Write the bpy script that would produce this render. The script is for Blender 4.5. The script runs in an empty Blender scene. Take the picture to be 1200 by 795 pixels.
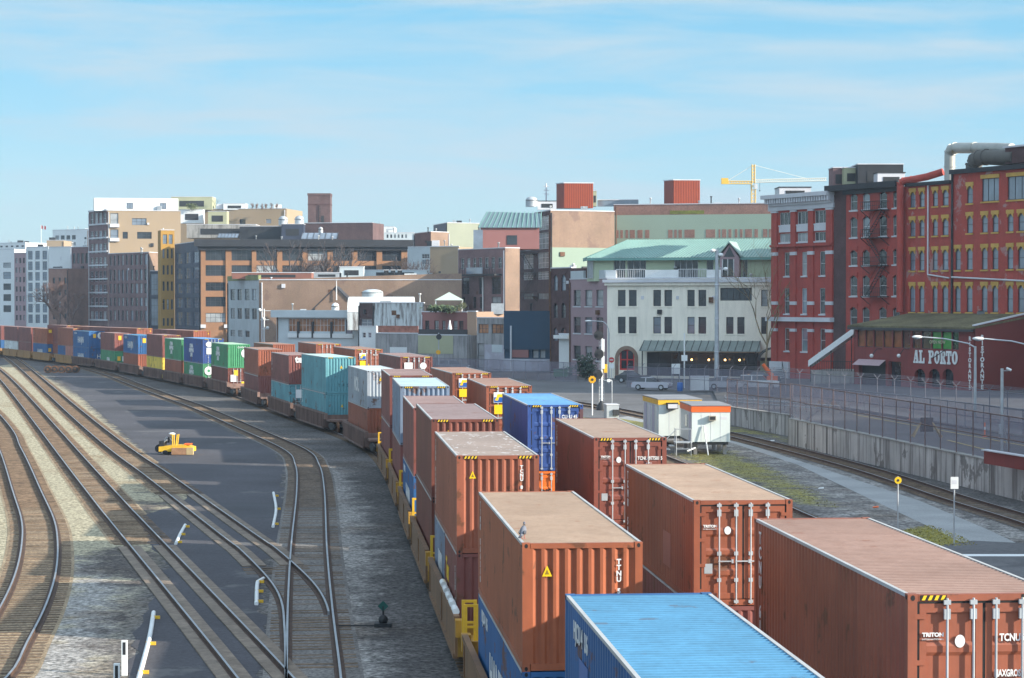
import bpy, math, random
from mathutils import Vector, Matrix
R = math.radians
rng = random.Random(7)
sc = bpy.context.scene
COL = sc.collection

# ------------------------------------------------------------------ camera, sky, sun, exposure
F, CX, CY, HZ, CAMZ = 2613.0, 600.0, 397.5, 351.2, 10.6
PITCH = math.atan((CY - HZ) / F)
cd = bpy.data.cameras.new('camera'); cam = bpy.data.objects.new('camera', cd); COL.objects.link(cam)
cam.location = (0, 0, CAMZ); cam.rotation_euler = (math.pi / 2 - PITCH, 0, 0)
cd.sensor_width = 36; cd.lens = F / 1200 * 36; cd.clip_start = .5; cd.clip_end = 8000
sc.camera = cam
SUN_EL, SUN_AZ = R(20.5), R(110)          # azimuth clockwise from +Y
SKY_STRENGTH, SUN_STRENGTH, EXPOSURE = 0.15, 4.4, 1.08
HAZE = 0.00012
w = bpy.data.worlds.new('World'); sc.world = w; w.use_nodes = True
nt = w.node_tree; N = nt.nodes; N.clear(); LK = nt.links.new
out = N.new('ShaderNodeOutputWorld'); bg = N.new('ShaderNodeBackground'); LK(bg.outputs[0], out.inputs[0])
bg.inputs[1].default_value = SKY_STRENGTH
sky = N.new('ShaderNodeTexSky'); sky.sky_type = 'NISHITA'; sky.sun_disc = False
sky.sun_elevation = SUN_EL; sky.sun_rotation = SUN_AZ; sky.air_density = 1.0; sky.dust_density = .6; sky.ozone_density = 2.5
tc = N.new('ShaderNodeTexCoord'); mp = N.new('ShaderNodeMapping'); mp.inputs['Scale'].default_value = (5.0, 5.0, 42); mp.inputs['Rotation'].default_value = (0, .045, 0)
LK(tc.outputs['Generated'], mp.inputs[0])
nz = N.new('ShaderNodeTexNoise'); nz.inputs['Scale'].default_value = 1.25; nz.inputs['Detail'].default_value = 8; nz.inputs['Roughness'].default_value = .55; nz.inputs['Distortion'].default_value = .4
LK(mp.outputs[0], nz.inputs['Vector'])
rp = N.new('ShaderNodeMapRange'); rp.inputs[1].default_value = .43; rp.inputs[2].default_value = .66; rp.inputs[3].default_value = 0; rp.inputs[4].default_value = .9
LK(nz.outputs[0], rp.inputs[0])
sx = N.new('ShaderNodeSeparateXYZ'); LK(tc.outputs['Generated'], sx.inputs[0])
cr = N.new('ShaderNodeValToRGB'); LK(sx.outputs[2], cr.inputs[0]); cr.color_ramp.elements[0].color = (1.30, 2.0, 2.46, 1); cr.color_ramp.elements[1].color = (2.6, 3.1, 3.7, 1)
for p_, c_ in ((.045, (1.18, 1.98, 2.5)), (.08, (.82, 1.86, 2.58)), (.15, (.46, 1.62, 2.48)), (.26, (2.3, 2.9, 3.6))):
    e_ = cr.color_ramp.elements.new(p_); e_.color = (*c_, 1)
m0 = N.new('ShaderNodeMix'); m0.data_type = 'RGBA'; m0.inputs[0].default_value = .85; LK(sky.outputs[0], m0.inputs[6]); LK(cr.outputs[0], m0.inputs[7])
mx = N.new('ShaderNodeMix'); mx.data_type = 'RGBA'; LK(rp.outputs[0], mx.inputs[0]); LK(m0.outputs[2], mx.inputs[6]); mx.inputs[7].default_value = (1.78, 2.30, 2.65, 1)
dt = N.new('ShaderNodeVectorMath'); dt.operation = 'DOT_PRODUCT'; LK(tc.outputs['Generated'], dt.inputs[0]); dt.inputs[1].default_value = (math.sin(R(140)), math.cos(R(140)), 0)
dr = N.new('ShaderNodeMapRange'); dr.inputs[1].default_value = -.9; dr.inputs[2].default_value = .9; dr.inputs[3].default_value = .5; dr.inputs[4].default_value = 2.0; LK(dt.outputs['Value'], dr.inputs[0])
el = N.new('ShaderNodeMapRange'); el.inputs[1].default_value = .14; el.inputs[2].default_value = .28; LK(sx.outputs[2], el.inputs[0])
df = N.new('ShaderNodeMix'); df.data_type = 'FLOAT'; LK(el.outputs[0], df.inputs[0]); df.inputs[2].default_value = 1; LK(dr.outputs[0], df.inputs[3])
dm_ = N.new('ShaderNodeVectorMath'); dm_.operation = 'SCALE'; LK(mx.outputs[2], dm_.inputs[0]); LK(df.outputs[0], dm_.inputs['Scale'])
LK(dm_.outputs[0], bg.inputs[0])   # upper sky brightened behind and right of the camera, added fill light
sd = bpy.data.lights.new('sun', 'SUN'); sd.energy = SUN_STRENGTH; sd.angle = R(.5); sd.color = (1.0, .90, .76)
sun = bpy.data.objects.new('sun', sd); COL.objects.link(sun)
SV = Vector((math.sin(SUN_AZ) * math.cos(SUN_EL), math.cos(SUN_AZ) * math.cos(SUN_EL), math.sin(SUN_EL)))
sun.rotation_euler = SV.to_track_quat('Z', 'Y').to_euler(); sun.location = (60, -20, 60)
sc.view_settings.view_transform = 'Standard'; sc.view_settings.look = 'None'
sc.view_settings.exposure = EXPOSURE; sc.view_settings.gamma = 1
sc.cycles.use_denoising = True
sc.cycles.max_bounces = 5; sc.cycles.diffuse_bounces = 3; sc.cycles.glossy_bounces = 2; sc.cycles.transparent_max_bounces = 12; sc.cycles.volume_bounces = 0
sc.cycles.sample_clamp_indirect = 4

# ------------------------------------------------------------------ pixel -> world
cP, sP = math.cos(PITCH), math.sin(PITCH)
def ray(px, py):
    yv = (CY - py) / F
    return Vector(((px - CX) / F, cP + yv * sP, -sP + yv * cP))
def at(px, py, Y):
    d = ray(px, py); return Vector((0, 0, CAMZ)) + d * (Y / d.y)
def gp(px, py, z=0.0):
    d = ray(px, py); return Vector((0, 0, CAMZ)) + d * ((z - CAMZ) / d.z)
def zat(py, Y): return at(600, py, Y).z
def xat(px, Y): return (px - CX) / F * Y
def S(r, g, b, k=1.0):
    f = lambda v: ((v / 255 + .055) / 1.055) ** 2.4 if v > 10 else v / 255 / 12.92
    return (min(f(r) * k, .9), min(f(g) * k, .9), min(f(b) * k, .9))

# ------------------------------------------------------------------ materials
MATS = {}
def M(name, col=None, rough=.6, var=.18, scale=.6, metal=0., bump=0., bscale=25., streak=0., dirt=(.05, .04, .035), spots=0., spotcol=(.55, .5, .48), spotscale=1.2, fine=0., finescale=9., spec=.4, vstretch=.12):
    if name in MATS: return MATS[name]
    m = bpy.data.materials.new(name); m.use_nodes = True; MATS[name] = m
    nt = m.node_tree; n = nt.nodes; lk = nt.links.new; b = n['Principled BSDF']
    b.inputs['Roughness'].default_value = rough; b.inputs['Metallic'].default_value = metal
    b.inputs['Specular IOR Level'].default_value = spec
    geo = n.new('ShaderNodeNewGeometry'); pos = geo.outputs['Position']
    def noise(sc_, det=5, stretch=None, rgh=.6):
        src = pos
        if stretch:
            mp = n.new('ShaderNodeMapping'); mp.inputs['Scale'].default_value = stretch; lk(pos, mp.inputs[0]); src = mp.outputs[0]
        t = n.new('ShaderNodeTexNoise'); t.inputs['Scale'].default_value = sc_; t.inputs['Detail'].default_value = det; t.inputs['Roughness'].default_value = rgh
        lk(src, t.inputs['Vector']); return t.outputs[0]
    def rng_(src, a, b_, c, d):
        r = n.new('ShaderNodeMapRange'); r.inputs[1].default_value = a; r.inputs[2].default_value = b_; r.inputs[3].default_value = c; r.inputs[4].default_value = d
        lk(src, r.inputs[0]); return r.outputs[0]
    def mix(fac, a, c, mode='MIX'):
        x = n.new('ShaderNodeMix'); x.data_type = 'RGBA'; x.blend_type = mode
        for s, v in ((0, fac), (6, a), (7, c)):
            if isinstance(v, (int, float)): x.inputs[s].default_value = v
            elif isinstance(v, tuple): x.inputs[s].default_value = (*v, 1) if len(v) == 3 else v
            else: lk(v, x.inputs[s])
        return x.outputs[2]
    cur = tuple(col)
    if var:
        v = rng_(noise(scale), .3, .7, 1 - var, 1 + var)
        cmb = n.new('ShaderNodeCombineColor')
        for i in range(3): lk(v, cmb.inputs[i])
        cur = mix(1.0, cur, cmb.outputs[0], 'MULTIPLY')
    if fine:
        v = rng_(noise(finescale, 3, None, .8), .3, .7, 1 - fine, 1 + fine)
        cmb = n.new('ShaderNodeCombineColor')
        for i in range(3): lk(v, cmb.inputs[i])
        cur = mix(1.0, cur, cmb.outputs[0], 'MULTIPLY')
    if streak:
        cur = mix(rng_(noise(2.2, 5, (1, 1, vstretch)), .46, .66, 0, streak), cur, tuple(dirt))
    if spots:
        cur = mix(rng_(noise(spotscale, 8, None, .65), .64 - spots * .12, .67 - spots * .1, 0, .85), cur, tuple(spotcol))
    if isinstance(cur, tuple): b.inputs['Base Color'].default_value = (*cur, 1)
    else: lk(cur, b.inputs['Base Color'])
    if bump:
        bp = n.new('ShaderNodeBump'); bp.inputs['Strength'].default_value = bump; bp.inputs['Distance'].default_value = .05
        lk(noise(bscale, 4), bp.inputs['Height']); lk(bp.outputs[0], b.inputs['Normal'])
    return m
def emissive(name, col, st):
    if name in MATS: return MATS[name]
    m = M(name, col, .4, 0); b = m.node_tree.nodes['Principled BSDF']
    b.inputs['Emission Color'].default_value = (*col, 1); b.inputs['Emission Strength'].default_value = st
    return m
def seethrough(name, col, alpha):
    if name in MATS: return MATS[name]
    m = M(name, col, .6, .1); b = m.node_tree.nodes['Principled BSDF']; b.inputs['Alpha'].default_value = alpha
    return m

GLASS = M('glass_dark', (.025, .032, .04), .08, .5, .35, spec=.7)
GLASS_B = M('glass_blind', (.28, .30, .31), .25, .35, .5, spec=.6)
GLASS_S = M('glass_sky', (.16, .20, .25), .06, .3, .3, spec=1.0)  # pale blue base colour imitates reflected sky
GLASS_W = M('glass_warm', (.34, .16, .08), .2, .6, .5, spec=.6)  # warm reflected light painted into the pane colour
STEEL = M('galvanised_steel', (.42, .45, .47), .45, .15, 1.5, .3)
DARK = M('dark_iron', (.025, .027, .03), .6, .2)
BLACK = M('black_rubber', (.015, .015, .016), .8, .1)
WHITE = M('white_paint', (.72, .74, .73), .5, .08, .8)
YELLOW = M('yellow_paint', (.70, .42, .03), .5, .12, 2)
RUST = M('rusty_iron', (.13, .065, .035), .85, .35, 2.5)
CONC = M('concrete', (.30, .29, .27), .9, .2, .5, streak=.6, dirt=(.08, .075, .07))
TIMBER = M('timber', (.13, .085, .055), .9, .4, 1.5, fine=.3)
REDM = M('red_paint', (.48, .03, .025), .5, .1)
ORANGE = M('orange_paint', (.75, .13, .02), .5, .1)

# ------------------------------------------------------------------ mesh builder
class MB:
    def __init__(s): s.v = []; s.f = []; s.m = []; s.sm = []
    def add(s, vs, fs, m=0, smooth=False):
        o = len(s.v); s.v += [tuple(p) for p in vs]
        for f in fs: s.f.append([i + o for i in f]); s.m.append(m); s.sm.append(smooth)
        return s
    def box(s, x0, x1, y0, y1, z0, z1, m=0, T=None):
        vs = [(x0, y0, z0), (x1, y0, z0), (x1, y1, z0), (x0, y1, z0), (x0, y0, z1), (x1, y0, z1), (x1, y1, z1), (x0, y1, z1)]
        if T: vs = [T @ Vector(p) for p in vs]
        return s.add(vs, [(0, 3, 2, 1), (4, 5, 6, 7), (0, 1, 5, 4), (1, 2, 6, 5), (2, 3, 7, 6), (3, 0, 4, 7)], m)
    def poly(s, pts, m=0): return s.add(pts, [list(range(len(pts)))], m)
    def prism(s, pts, d, m=0):
        n = len(pts); d = Vector(d); a = [Vector(p) for p in pts]; b = [p + d for p in a]
        return s.add(a + b, [list(range(n))[::-1], list(range(n, 2 * n))] + [(i, (i + 1) % n, n + (i + 1) % n, n + i) for i in range(n)], m)
    def tube(s, pts, r, n=8, m=0, cap=True, smooth=True):
        pts = [Vector(p) for p in pts]; rs = r if isinstance(r, (list, tuple)) else [r] * len(pts)
        vs = []
        for i, p in enumerate(pts):
            t = (pts[min(i + 1, len(pts) - 1)] - pts[max(i - 1, 0)]).normalized()
            a = t.cross(Vector((0, 0, 1)) if abs(t.z) < .9 else Vector((1, 0, 0))).normalized(); b = t.cross(a)
            for k in range(n):
                q = 2 * math.pi * k / n; vs.append(p + (a * math.cos(q) + b * math.sin(q)) * rs[i])
        fs = [(i * n + k, i * n + (k + 1) % n, (i + 1) * n + (k + 1) % n, (i + 1) * n + k) for i in range(len(pts) - 1) for k in range(n)]
        s.add(vs, fs, m, smooth)
        if cap: s.add(vs[:n], [list(range(n))], m); s.add(vs[-n:], [list(range(n))[::-1]], m)
        return s
    def sphere(s, c, r, m=0, n=10, k=6, sc_=(1, 1, 1)):
        vs = []; c = Vector(c)
        for i in range(k + 1):
            a = math.pi * i / k
            for j in range(n):
                b = 2 * math.pi * j / n
                vs.append(c + Vector((r * sc_[0] * math.sin(a) * math.cos(b), r * sc_[1] * math.sin(a) * math.sin(b), r * sc_[2] * math.cos(a))))
        return s.add(vs, [(i * n + j, (i + 1) * n + j, (i + 1) * n + (j + 1) % n, i * n + (j + 1) % n) for i in range(k) for j in range(n)], m, True)
    def mesh(s, name, mats):
        me = bpy.data.meshes.new(name); me.from_pydata(s.v, [], s.f)
        for m in (mats if isinstance(mats, (list, tuple)) else [mats]): me.materials.append(m)
        me.polygons.foreach_set('material_index', s.m); me.polygons.foreach_set('use_smooth', s.sm); me.update()
        return me
    def build(s, name, mats, parent=None, loc=(0, 0, 0), rz=0): return put(name, s.mesh(name, mats), parent, loc, rz)
def put(name, me, parent=None, loc=(0, 0, 0), rz=0):
    o = bpy.data.objects.new(name, me); COL.objects.link(o); o.location = loc; o.rotation_euler = (0, 0, rz)
    if parent: o.parent = parent
    return o
def tag(o, label=None, cat=None, group=None, kind=None):
    if label: o['label'] = label
    if cat: o['category'] = cat
    if group: o['group'] = group
    if kind: o['kind'] = kind
    return o
def thing(name, label, cat, loc=(0, 0, 0), rz=0, group=None):
    o = bpy.data.objects.new(name, None); COL.objects.link(o); o.empty_display_size = .5
    o.location = loc; o.rotation_euler = (0, 0, rz); return tag(o, label, cat, group)
def copy_tree(o, parent=None):
    c = o.copy(); COL.objects.link(c)
    if parent: c.parent = parent
    for ch in list(o.children): copy_tree(ch, c)
    return c
CACHE = {}
def cached(key, fn):
    if key not in CACHE: CACHE[key] = fn()
    return CACHE[key]
def text_mesh(txt, size, mat, bold=0.0, align='CENTER', spacing=1.0, xs=1.0):
    def mk():
        cu = bpy.data.curves.new('lettering', 'FONT'); cu.body = txt; cu.size = size; cu.align_x = align; cu.offset = bold
        cu.extrude = .004; cu.space_character = spacing; cu.resolution_u = 3; cu.space_line = .85
        ob = bpy.data.objects.new('tmp', cu); COL.objects.link(ob)
        dg = bpy.context.evaluated_depsgraph_get(); me = bpy.data.meshes.new_from_object(ob.evaluated_get(dg))
        bpy.data.objects.remove(ob); me.materials.clear(); me.materials.append(mat)
        if xs != 1: me.transform(Matrix.Diagonal((xs, 1, 1, 1)))
        return me
    return cached(('txt', txt, size, mat.name, bold, align, spacing, xs), mk)
def letters(txt, size, mat, parent, loc, xdir, bold=0.0, align='CENTER', spacing=1.0, xs=1.0, name='lettering'):
    """text standing upright, reading along the horizontal direction xdir"""
    xd = Vector((xdir[0], xdir[1], 0)).normalized(); zd = Vector((0, 0, 1)); nd = xd.cross(zd)
    o = put(name, text_mesh(txt, size, mat, bold, align, spacing, xs), parent)
    mt = Matrix((xd, zd, nd)).transposed().to_4x4(); mt.translation = Vector(loc); o.matrix_local = mt
    return o
def spline(pts, step=1.0):
    p = [Vector((a[0], a[1], 0)) for a in pts]; p = [p[0] * 2 - p[1]] + p + [p[-1] * 2 - p[-2]]; res = []
    for i in range(1, len(p) - 2):
        n = max(1, int((p[i + 1] - p[i]).length / step))
        for k in range(n):
            t = k / n
            res.append(.5 * (2 * p[i] + (p[i + 1] - p[i - 1]) * t + (2 * p[i - 1] - 5 * p[i] + 4 * p[i + 1] - p[i + 2]) * t * t + (3 * p[i] - p[i - 1] - 3 * p[i + 1] + p[i + 2]) * t ** 3))
    res.append(p[-2]); return res
def offset(path, d):
    r = []
    for i, p in enumerate(path):
        t = (path[min(i + 1, len(path) - 1)] - path[max(i - 1, 0)]).normalized()
        r.append(p + Vector((t.y, -t.x, 0)) * d)
    return r
def sweep(mb, path, prof, m=0):
    """prof: (sideways, up, material) closed outline swept along path"""
    n = len(prof); vs = []
    for i, p in enumerate(path):
        t = (path[min(i + 1, len(path) - 1)] - path[max(i - 1, 0)]).normalized(); sdv = Vector((t.y, -t.x, 0))
        for q in prof: vs.append(p + sdv * q[0] + Vector((0, 0, q[1])))
    for k in range(n):
        fs = [(i * n + k, (i + 1) * n + k, (i + 1) * n + (k + 1) % n, i * n + (k + 1) % n) for i in range(len(path) - 1)]
        if k == 0: mb.add(vs, fs, prof[k][2] if len(prof[k]) > 2 else m); base = len(mb.v) - len(vs)
        else:
            for f in fs: mb.f.append([a + base for a in f]); mb.m.append(prof[k][2] if len(prof[k]) > 2 else m); mb.sm.append(False)
    mb.add(vs[:n], [list(range(n))], m); mb.add(vs[-n:], [list(range(n))[::-1]], m)
def sheet(name, pts, mat, z, kind='structure', jag=0):
    if jag:
        r = random.Random(len(pts)); q = [Vector((p[0], p[1], 0)) for p in pts]; pts = []
        for a, b in zip(q, q[1:] + q[:1]):
            n = max(1, int((b - a).length / 1.2)); n = min(n, 60); s_ = Vector(((b - a).y, -(b - a).x, 0)).normalized()
            for k in range(n): pts.append(a.lerp(b, k / n) + s_ * (r.uniform(-1, 1) * jag if k else 0))
    o = MB().poly([(p[0], p[1], z) for p in pts], 0).build(name, mat); o['kind'] = kind
    if o.data.polygons[0].normal.z < 0: o.data.flip_normals()
    return o

# ------------------------------------------------------------------ ground
BALLAST = M('dark_ballast', (.095, .09, .086), .95, .3, .18, bump=.6, bscale=8, fine=.8, finescale=8)
GRAVEL = M('pale_gravel', (.43, .375, .255), .95, .28, .16, bump=.5, bscale=9, fine=.5, finescale=3.0, spots=.5, spotcol=(.20, .15, .09), spotscale=.14)
GREYGRAVEL = M('grey_gravel', (.30, .29, .265), .95, .25, .2, bump=.5, bscale=9, fine=.6, finescale=3.4, spots=.5, spotcol=(.09, .08, .07), spotscale=.2)
TRACKBED = M('brown_trackbed', (.27, .205, .13), .95, .35, .25, bump=.5, bscale=8, fine=.75, finescale=8)
ASPHALT = M('asphalt', (.062, .060, .069), .85, .35, .10, bump=.25, bscale=12, fine=.3, finescale=5, spots=.35, spotcol=(.12, .118, .118), spotscale=.16, streak=.35, dirt=(.05, .05, .058), vstretch=1)
FRESH = M('fresh_asphalt', (.06, .06, .068), .85, .2, .3, fine=.2)
PATH = M('grey_path', (.29, .30, .30), .9, .15, .3, fine=.2)
STREET = M('street_asphalt', (.105, .105, .11), .9, .3, .10, fine=.25, finescale=4, spots=.45, spotcol=(.07, .07, .075), spotscale=.14, streak=.3, dirt=(.16, .16, .155), vstretch=1)
SOIL = M('dark_soil', (.06, .052, .05), .95, .3, .3, fine=.6, finescale=4)
sheet('ground', [(-1500, -60), (1500, -60), (1500, 4000), (-1500, 4000)], BALLAST, 0)
G = lambda *a: [gp(x, y) for x, y in a]
import numpy as np
def yard_ground():
    xs = np.arange(-82, 34, .8); ys = np.concatenate([np.arange(52, 130, .7), np.arange(130, 420, 1.1)]); X, Y_ = np.meshgrid(xs, ys)
    def sdist(poly):
        poly = [(p[0], p[1]) for p in poly]; d = np.full(X.shape, 1e9); ins = np.zeros(X.shape, bool)
        for (ax, ay), (bx, by) in zip(poly, poly[1:] + poly[:1]):
            ex, ey = bx - ax, by - ay; t = np.clip(((X - ax) * ex + (Y_ - ay) * ey) / (ex * ex + ey * ey + 1e-9), 0, 1)
            d = np.minimum(d, np.hypot(X - ax - ex * t, Y_ - ay - ey * t))
            c = (ay > Y_) != (by > Y_); ins ^= c & (X < ex * (Y_ - ay) / (ey + 1e-9) + ax)
        return np.where(ins, d, -d)
    w_ = lambda poly, soft=1.2: np.clip(.5 + sdist(poly) / (2 * soft), 0, 1)
    pale = w_([(-160, 30), (-9.5, 40)] + G((140, 795), (165, 705), (188, 650), (200, 602), (225, 580), (150, 520), (95, 468), (50, 440), (10, 424)) + [(-110, 395), (-170, 440)], 1.0)
    grey = np.maximum.reduce([w_(G((-60, 830), (150, 830), (165, 705), (150, 650), (85, 655), (72, 690), (45, 735)), 3), .95 * w_(G((350, 830), (345, 700), (345, 600), (345, 545), (395, 548), (425, 590), (440, 650), (420, 730), (470, 830)), 2.0), .5 * w_(G((640, 500), (780, 520), (1100, 690), (1300, 700), (1250, 610), (860, 505), (700, 470)), 2)])
    soil = np.maximum.reduce([w_(G((95, 655), (150, 640), (190, 652), (165, 720), (150, 830), (112, 830), (120, 740), (148, 690), (105, 668)), 1.6), .8 * w_(G((120, 600), (150, 588), (215, 586), (185, 610), (150, 612)), 1.5), .8 * w_(G((145, 545), (175, 545), (205, 578), (180, 585)), 1.2)])
    moss = np.maximum.reduce([.68 * w_(G((785, 533), (850, 527), (905, 548), (955, 575), (985, 596), (935, 592), (880, 565), (820, 545)), 1.3), w_(G((1058, 622), (1090, 615), (1125, 628), (1146, 639), (1100, 641), (1070, 632)), .6), .7 * w_(G((850, 506), (900, 512), (930, 520), (925, 513), (850, 498)), 1.2), .75 * w_(G((640, 487), (700, 492), (770, 505), (770, 497), (700, 482)), 1.2)])
    n, m = X.shape; me = bpy.data.meshes.new('gravel_bed'); idx = np.arange(n * m).reshape(n, m)
    f = np.stack([idx[:-1, :-1], idx[:-1, 1:], idx[1:, 1:], idx[1:, :-1]], -1).reshape(-1, 4)
    me.from_pydata(np.stack([X, Y_, np.full(X.shape, .004)], -1).reshape(-1, 3).tolist(), [], f.tolist())
    ca = me.color_attributes.new('cover', 'FLOAT_COLOR', 'POINT'); ca.data.foreach_set('color', np.stack([pale, grey, soil, moss], -1).reshape(-1).astype(np.float32))
    m_ = M('yard_ground', (.085, .08, .078), .95, .3, .18, bump=.7, bscale=7); nt = m_.node_tree; nn = nt.nodes; lk = nt.links.new; b = nn['Principled BSDF']
    at_ = nn.new('ShaderNodeAttribute'); at_.attribute_name = 'cover'; sp = nn.new('ShaderNodeSeparateColor'); lk(at_.outputs['Color'], sp.inputs[0]); geo = nn.new('ShaderNodeNewGeometry')
    def nz_(sc_, det): t = nn.new('ShaderNodeTexNoise'); t.inputs['Scale'].default_value = sc_; t.inputs['Detail'].default_value = det; t.inputs['Roughness'].default_value = .75; lk(geo.outputs['Position'], t.inputs['Vector']); return t.outputs[0]
    edge = nz_(.55, 8); cur = b.inputs['Base Color'].links[0].from_socket
    for src, c in ((sp.outputs[0], (.32, .285, .195)), (sp.outputs[1], (.26, .25, .235)), (sp.outputs[2], (.075, .064, .058)), (at_.outputs['Alpha'], (.21, .19, .05))):
        a = nn.new('ShaderNodeMath'); a.operation = 'MULTIPLY_ADD'; lk(edge, a.inputs[0]); a.inputs[1].default_value = 2.0; a.inputs[2].default_value = -1.0
        a2 = nn.new('ShaderNodeMath'); a2.operation = 'ADD'; lk(a.outputs[0], a2.inputs[0]); lk(src, a2.inputs[1])
        r = nn.new('ShaderNodeMapRange'); r.inputs[1].default_value = .3; r.inputs[2].default_value = .7; lk(a2.outputs[0], r.inputs[0])
        r2 = nn.new('ShaderNodeMath'); r2.operation = 'MULTIPLY'; lk(r.outputs[0], r2.inputs[0]); r3 = nn.new('ShaderNodeMath'); r3.operation = 'GREATER_THAN'; lk(src, r3.inputs[0]); r3.inputs[1].default_value = .02; lk(r3.outputs[0], r2.inputs[1])
        x = nn.new('ShaderNodeMix'); x.data_type = 'RGBA'; lk(r2.outputs[0], x.inputs[0]); lk(cur, x.inputs[6]); x.inputs[7].default_value = (*c, 1); cur = x.outputs[2]
    st_ = nn.new('ShaderNodeMapRange'); st_.inputs[1].default_value = .52; st_.inputs[2].default_value = .68; st_.inputs[4].default_value = .85; lk(nz_(.13, 7), st_.inputs[0])
    x = nn.new('ShaderNodeMix'); x.data_type = 'RGBA'; x.blend_type = 'MULTIPLY'; lk(st_.outputs[0], x.inputs[0]); lk(cur, x.inputs[6]); x.inputs[7].default_value = (.62, .50, .40, 1); cur = x.outputs[2]
    for sc_, lo, hi in ((5.0, .15, 2.0), (1.8, .72, 1.28)):
        v = nn.new('ShaderNodeMapRange'); v.inputs[1].default_value = .3; v.inputs[2].default_value = .7; v.inputs[3].default_value = lo; v.inputs[4].default_value = hi; lk(nz_(sc_, 2), v.inputs[0])
        vs = nn.new('ShaderNodeVectorMath'); vs.operation = 'SCALE'; lk(cur, vs.inputs[0]); lk(v.outputs[0], vs.inputs['Scale']); cur = vs.outputs[0]
    lk(cur, b.inputs['Base Color']); me.materials.append(m_)
    o = bpy.data.objects.new('gravel_bed', me); COL.objects.link(o); o['kind'] = 'structure'
yard_ground()
sheet('asphalt_yard', G((62, 438), (95, 437), (150, 450), (218, 482), (272, 507), (318, 527), (331, 546), (333, 600), (326, 640), (308, 662), (300, 690), (314, 742), (302, 775), (312, 800), (150, 800), (167, 722), (180, 702), (196, 690), (196, 652), (178, 640), (165, 606), (212, 592), (223, 580), (180, 538), (100, 470)), ASPHALT, .016, jag=.22)
sheet('asphalt_patch', G((222, 585), (262, 590), (330, 590), (331, 608), (240, 606)), FRESH, .020, jag=.3)
# right-hand side
sheet('path', G((705, 487), (770, 498), (860, 520), (935, 545), (1030, 590), (1105, 625), (1230, 690), (1230, 655), (1160, 622), (1080, 588), (960, 548), (880, 522), (790, 492), (715, 482)), PATH, .008)
sheet('asphalt_apron', G((1080, 643), (1140, 634), (1260, 640), (1260, 720), (1150, 690)), STREET, .012)
sheet('sunlit_streak', G((1115, 650), (1240, 650), (1240, 652.5), (1115, 652.5)), WHITE, .016)  # streak of sunlight on the ground, painted as a white strip
GRASSM = M('rough_grass', (.22, .20, .075), .95, .45, .5)
MOSS = M('yellow_moss', (.27, .235, .04), .95, .4, .6)
def grass(name, poly, mat, n, h, seed):
    r = random.Random(seed); mb = MB(); xs = [p[0] for p in poly]; ys = [p[1] for p in poly]
    def inside(x, y):
        c = False; j = len(poly) - 1
        for i in range(len(poly)):
            if (poly[i][1] > y) != (poly[j][1] > y) and x < (poly[j][0] - poly[i][0]) * (y - poly[i][1]) / (poly[j][1] - poly[i][1]) + poly[i][0]: c = not c
            j = i
        return c
    k = 0
    while k < n:
        x, y = r.uniform(min(xs), max(xs)), r.uniform(min(ys), max(ys))
        if not inside(x, y): continue
        k += 1; a = r.uniform(0, 6.3); hh = h * r.uniform(.4, 1.3); ww = .03
        mb.poly([(x - ww * math.cos(a), y - ww * math.sin(a), .01), (x + ww * math.cos(a), y + ww * math.sin(a), .01), (x + r.uniform(-.08, .08), y + r.uniform(-.08, .08), hh)])
    o = mb.build(name, mat); o['kind'] = 'stuff'
grass('grass', G((785, 533), (850, 527), (905, 548), (955, 575), (985, 596), (935, 592), (880, 565), (820, 545)), GRASSM, 2200, .06, 1)
grass('grass.001', G((1058, 622), (1090, 615), (1125, 628), (1146, 639), (1100, 641), (1070, 632)), MOSS, 1300, .05, 2)
sheet('street', G((470, 462), (705, 492), (800, 480), (850, 474), (905, 455), (905, 441), (640, 446), (480, 447)), STREET, .010)
# raised street behind the retaining wall: a gentle ramp to about one metre
ZS = .95
st = MB(); a0, a1 = gp(850, 474), gp(850, 447)
QA, QB, WA, WB, WC = gp(850, 497), gp(926, 512), gp(923.5, 521), gp(1200, 588), Vector((33.5, 55, 0))
mv = lambda p, z: Vector((p.x + .3, p.y, z))
st.add([mv(QA, .03), mv(QB, .6), mv(WA, .85), mv(WB, ZS), mv(WC, ZS), Vector((25.5, 292, .3)), Vector((45, 285, ZS)), Vector((70, 220, ZS)), Vector((110, 120, ZS)), Vector((110, 55, ZS))],
       [(0, 1, 5), (1, 6, 5), (1, 2, 6), (2, 7, 6), (2, 3, 7), (3, 8, 7), (3, 4, 9, 8)])
st.build('raised_street', STREET)['kind'] = 'structure'
ZSm = ZS + .012
def strip_line(name, a, b, wd, mat, z):
    a, b = Vector(a), Vector(b); t = (b - a).normalized(); s_ = Vector((t.y, -t.x, 0)) * wd / 2
    sheet(name, [a - s_, a + s_, b + s_, b - s_], mat, z)
YLINE = M('yellow_line_paint', (.55, .42, .12), .7, .2, 1)
strip_line('yellow_line', gp(1000, 486, ZS), gp(1230, 528, ZS), .22, YLINE, ZSm)
strip_line('yellow_line.001', gp(1110, 516, ZS), gp(1230, 546, ZS), .22, YLINE, ZSm)
WALK = M('pavement', (.24, .24, .235), .9, .12, .3)
kb = MB(); k0, k1 = gp(985, 478, ZS), gp(1240, 519, ZS)
sweep(kb, [k0 + (k1 - k0) * t / 8 for t in range(9)], [(0, .002), (0, .13), (-2.2, .13), (-2.2, .002)])
kb.build('pavement', WALK)['kind'] = 'structure'

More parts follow.
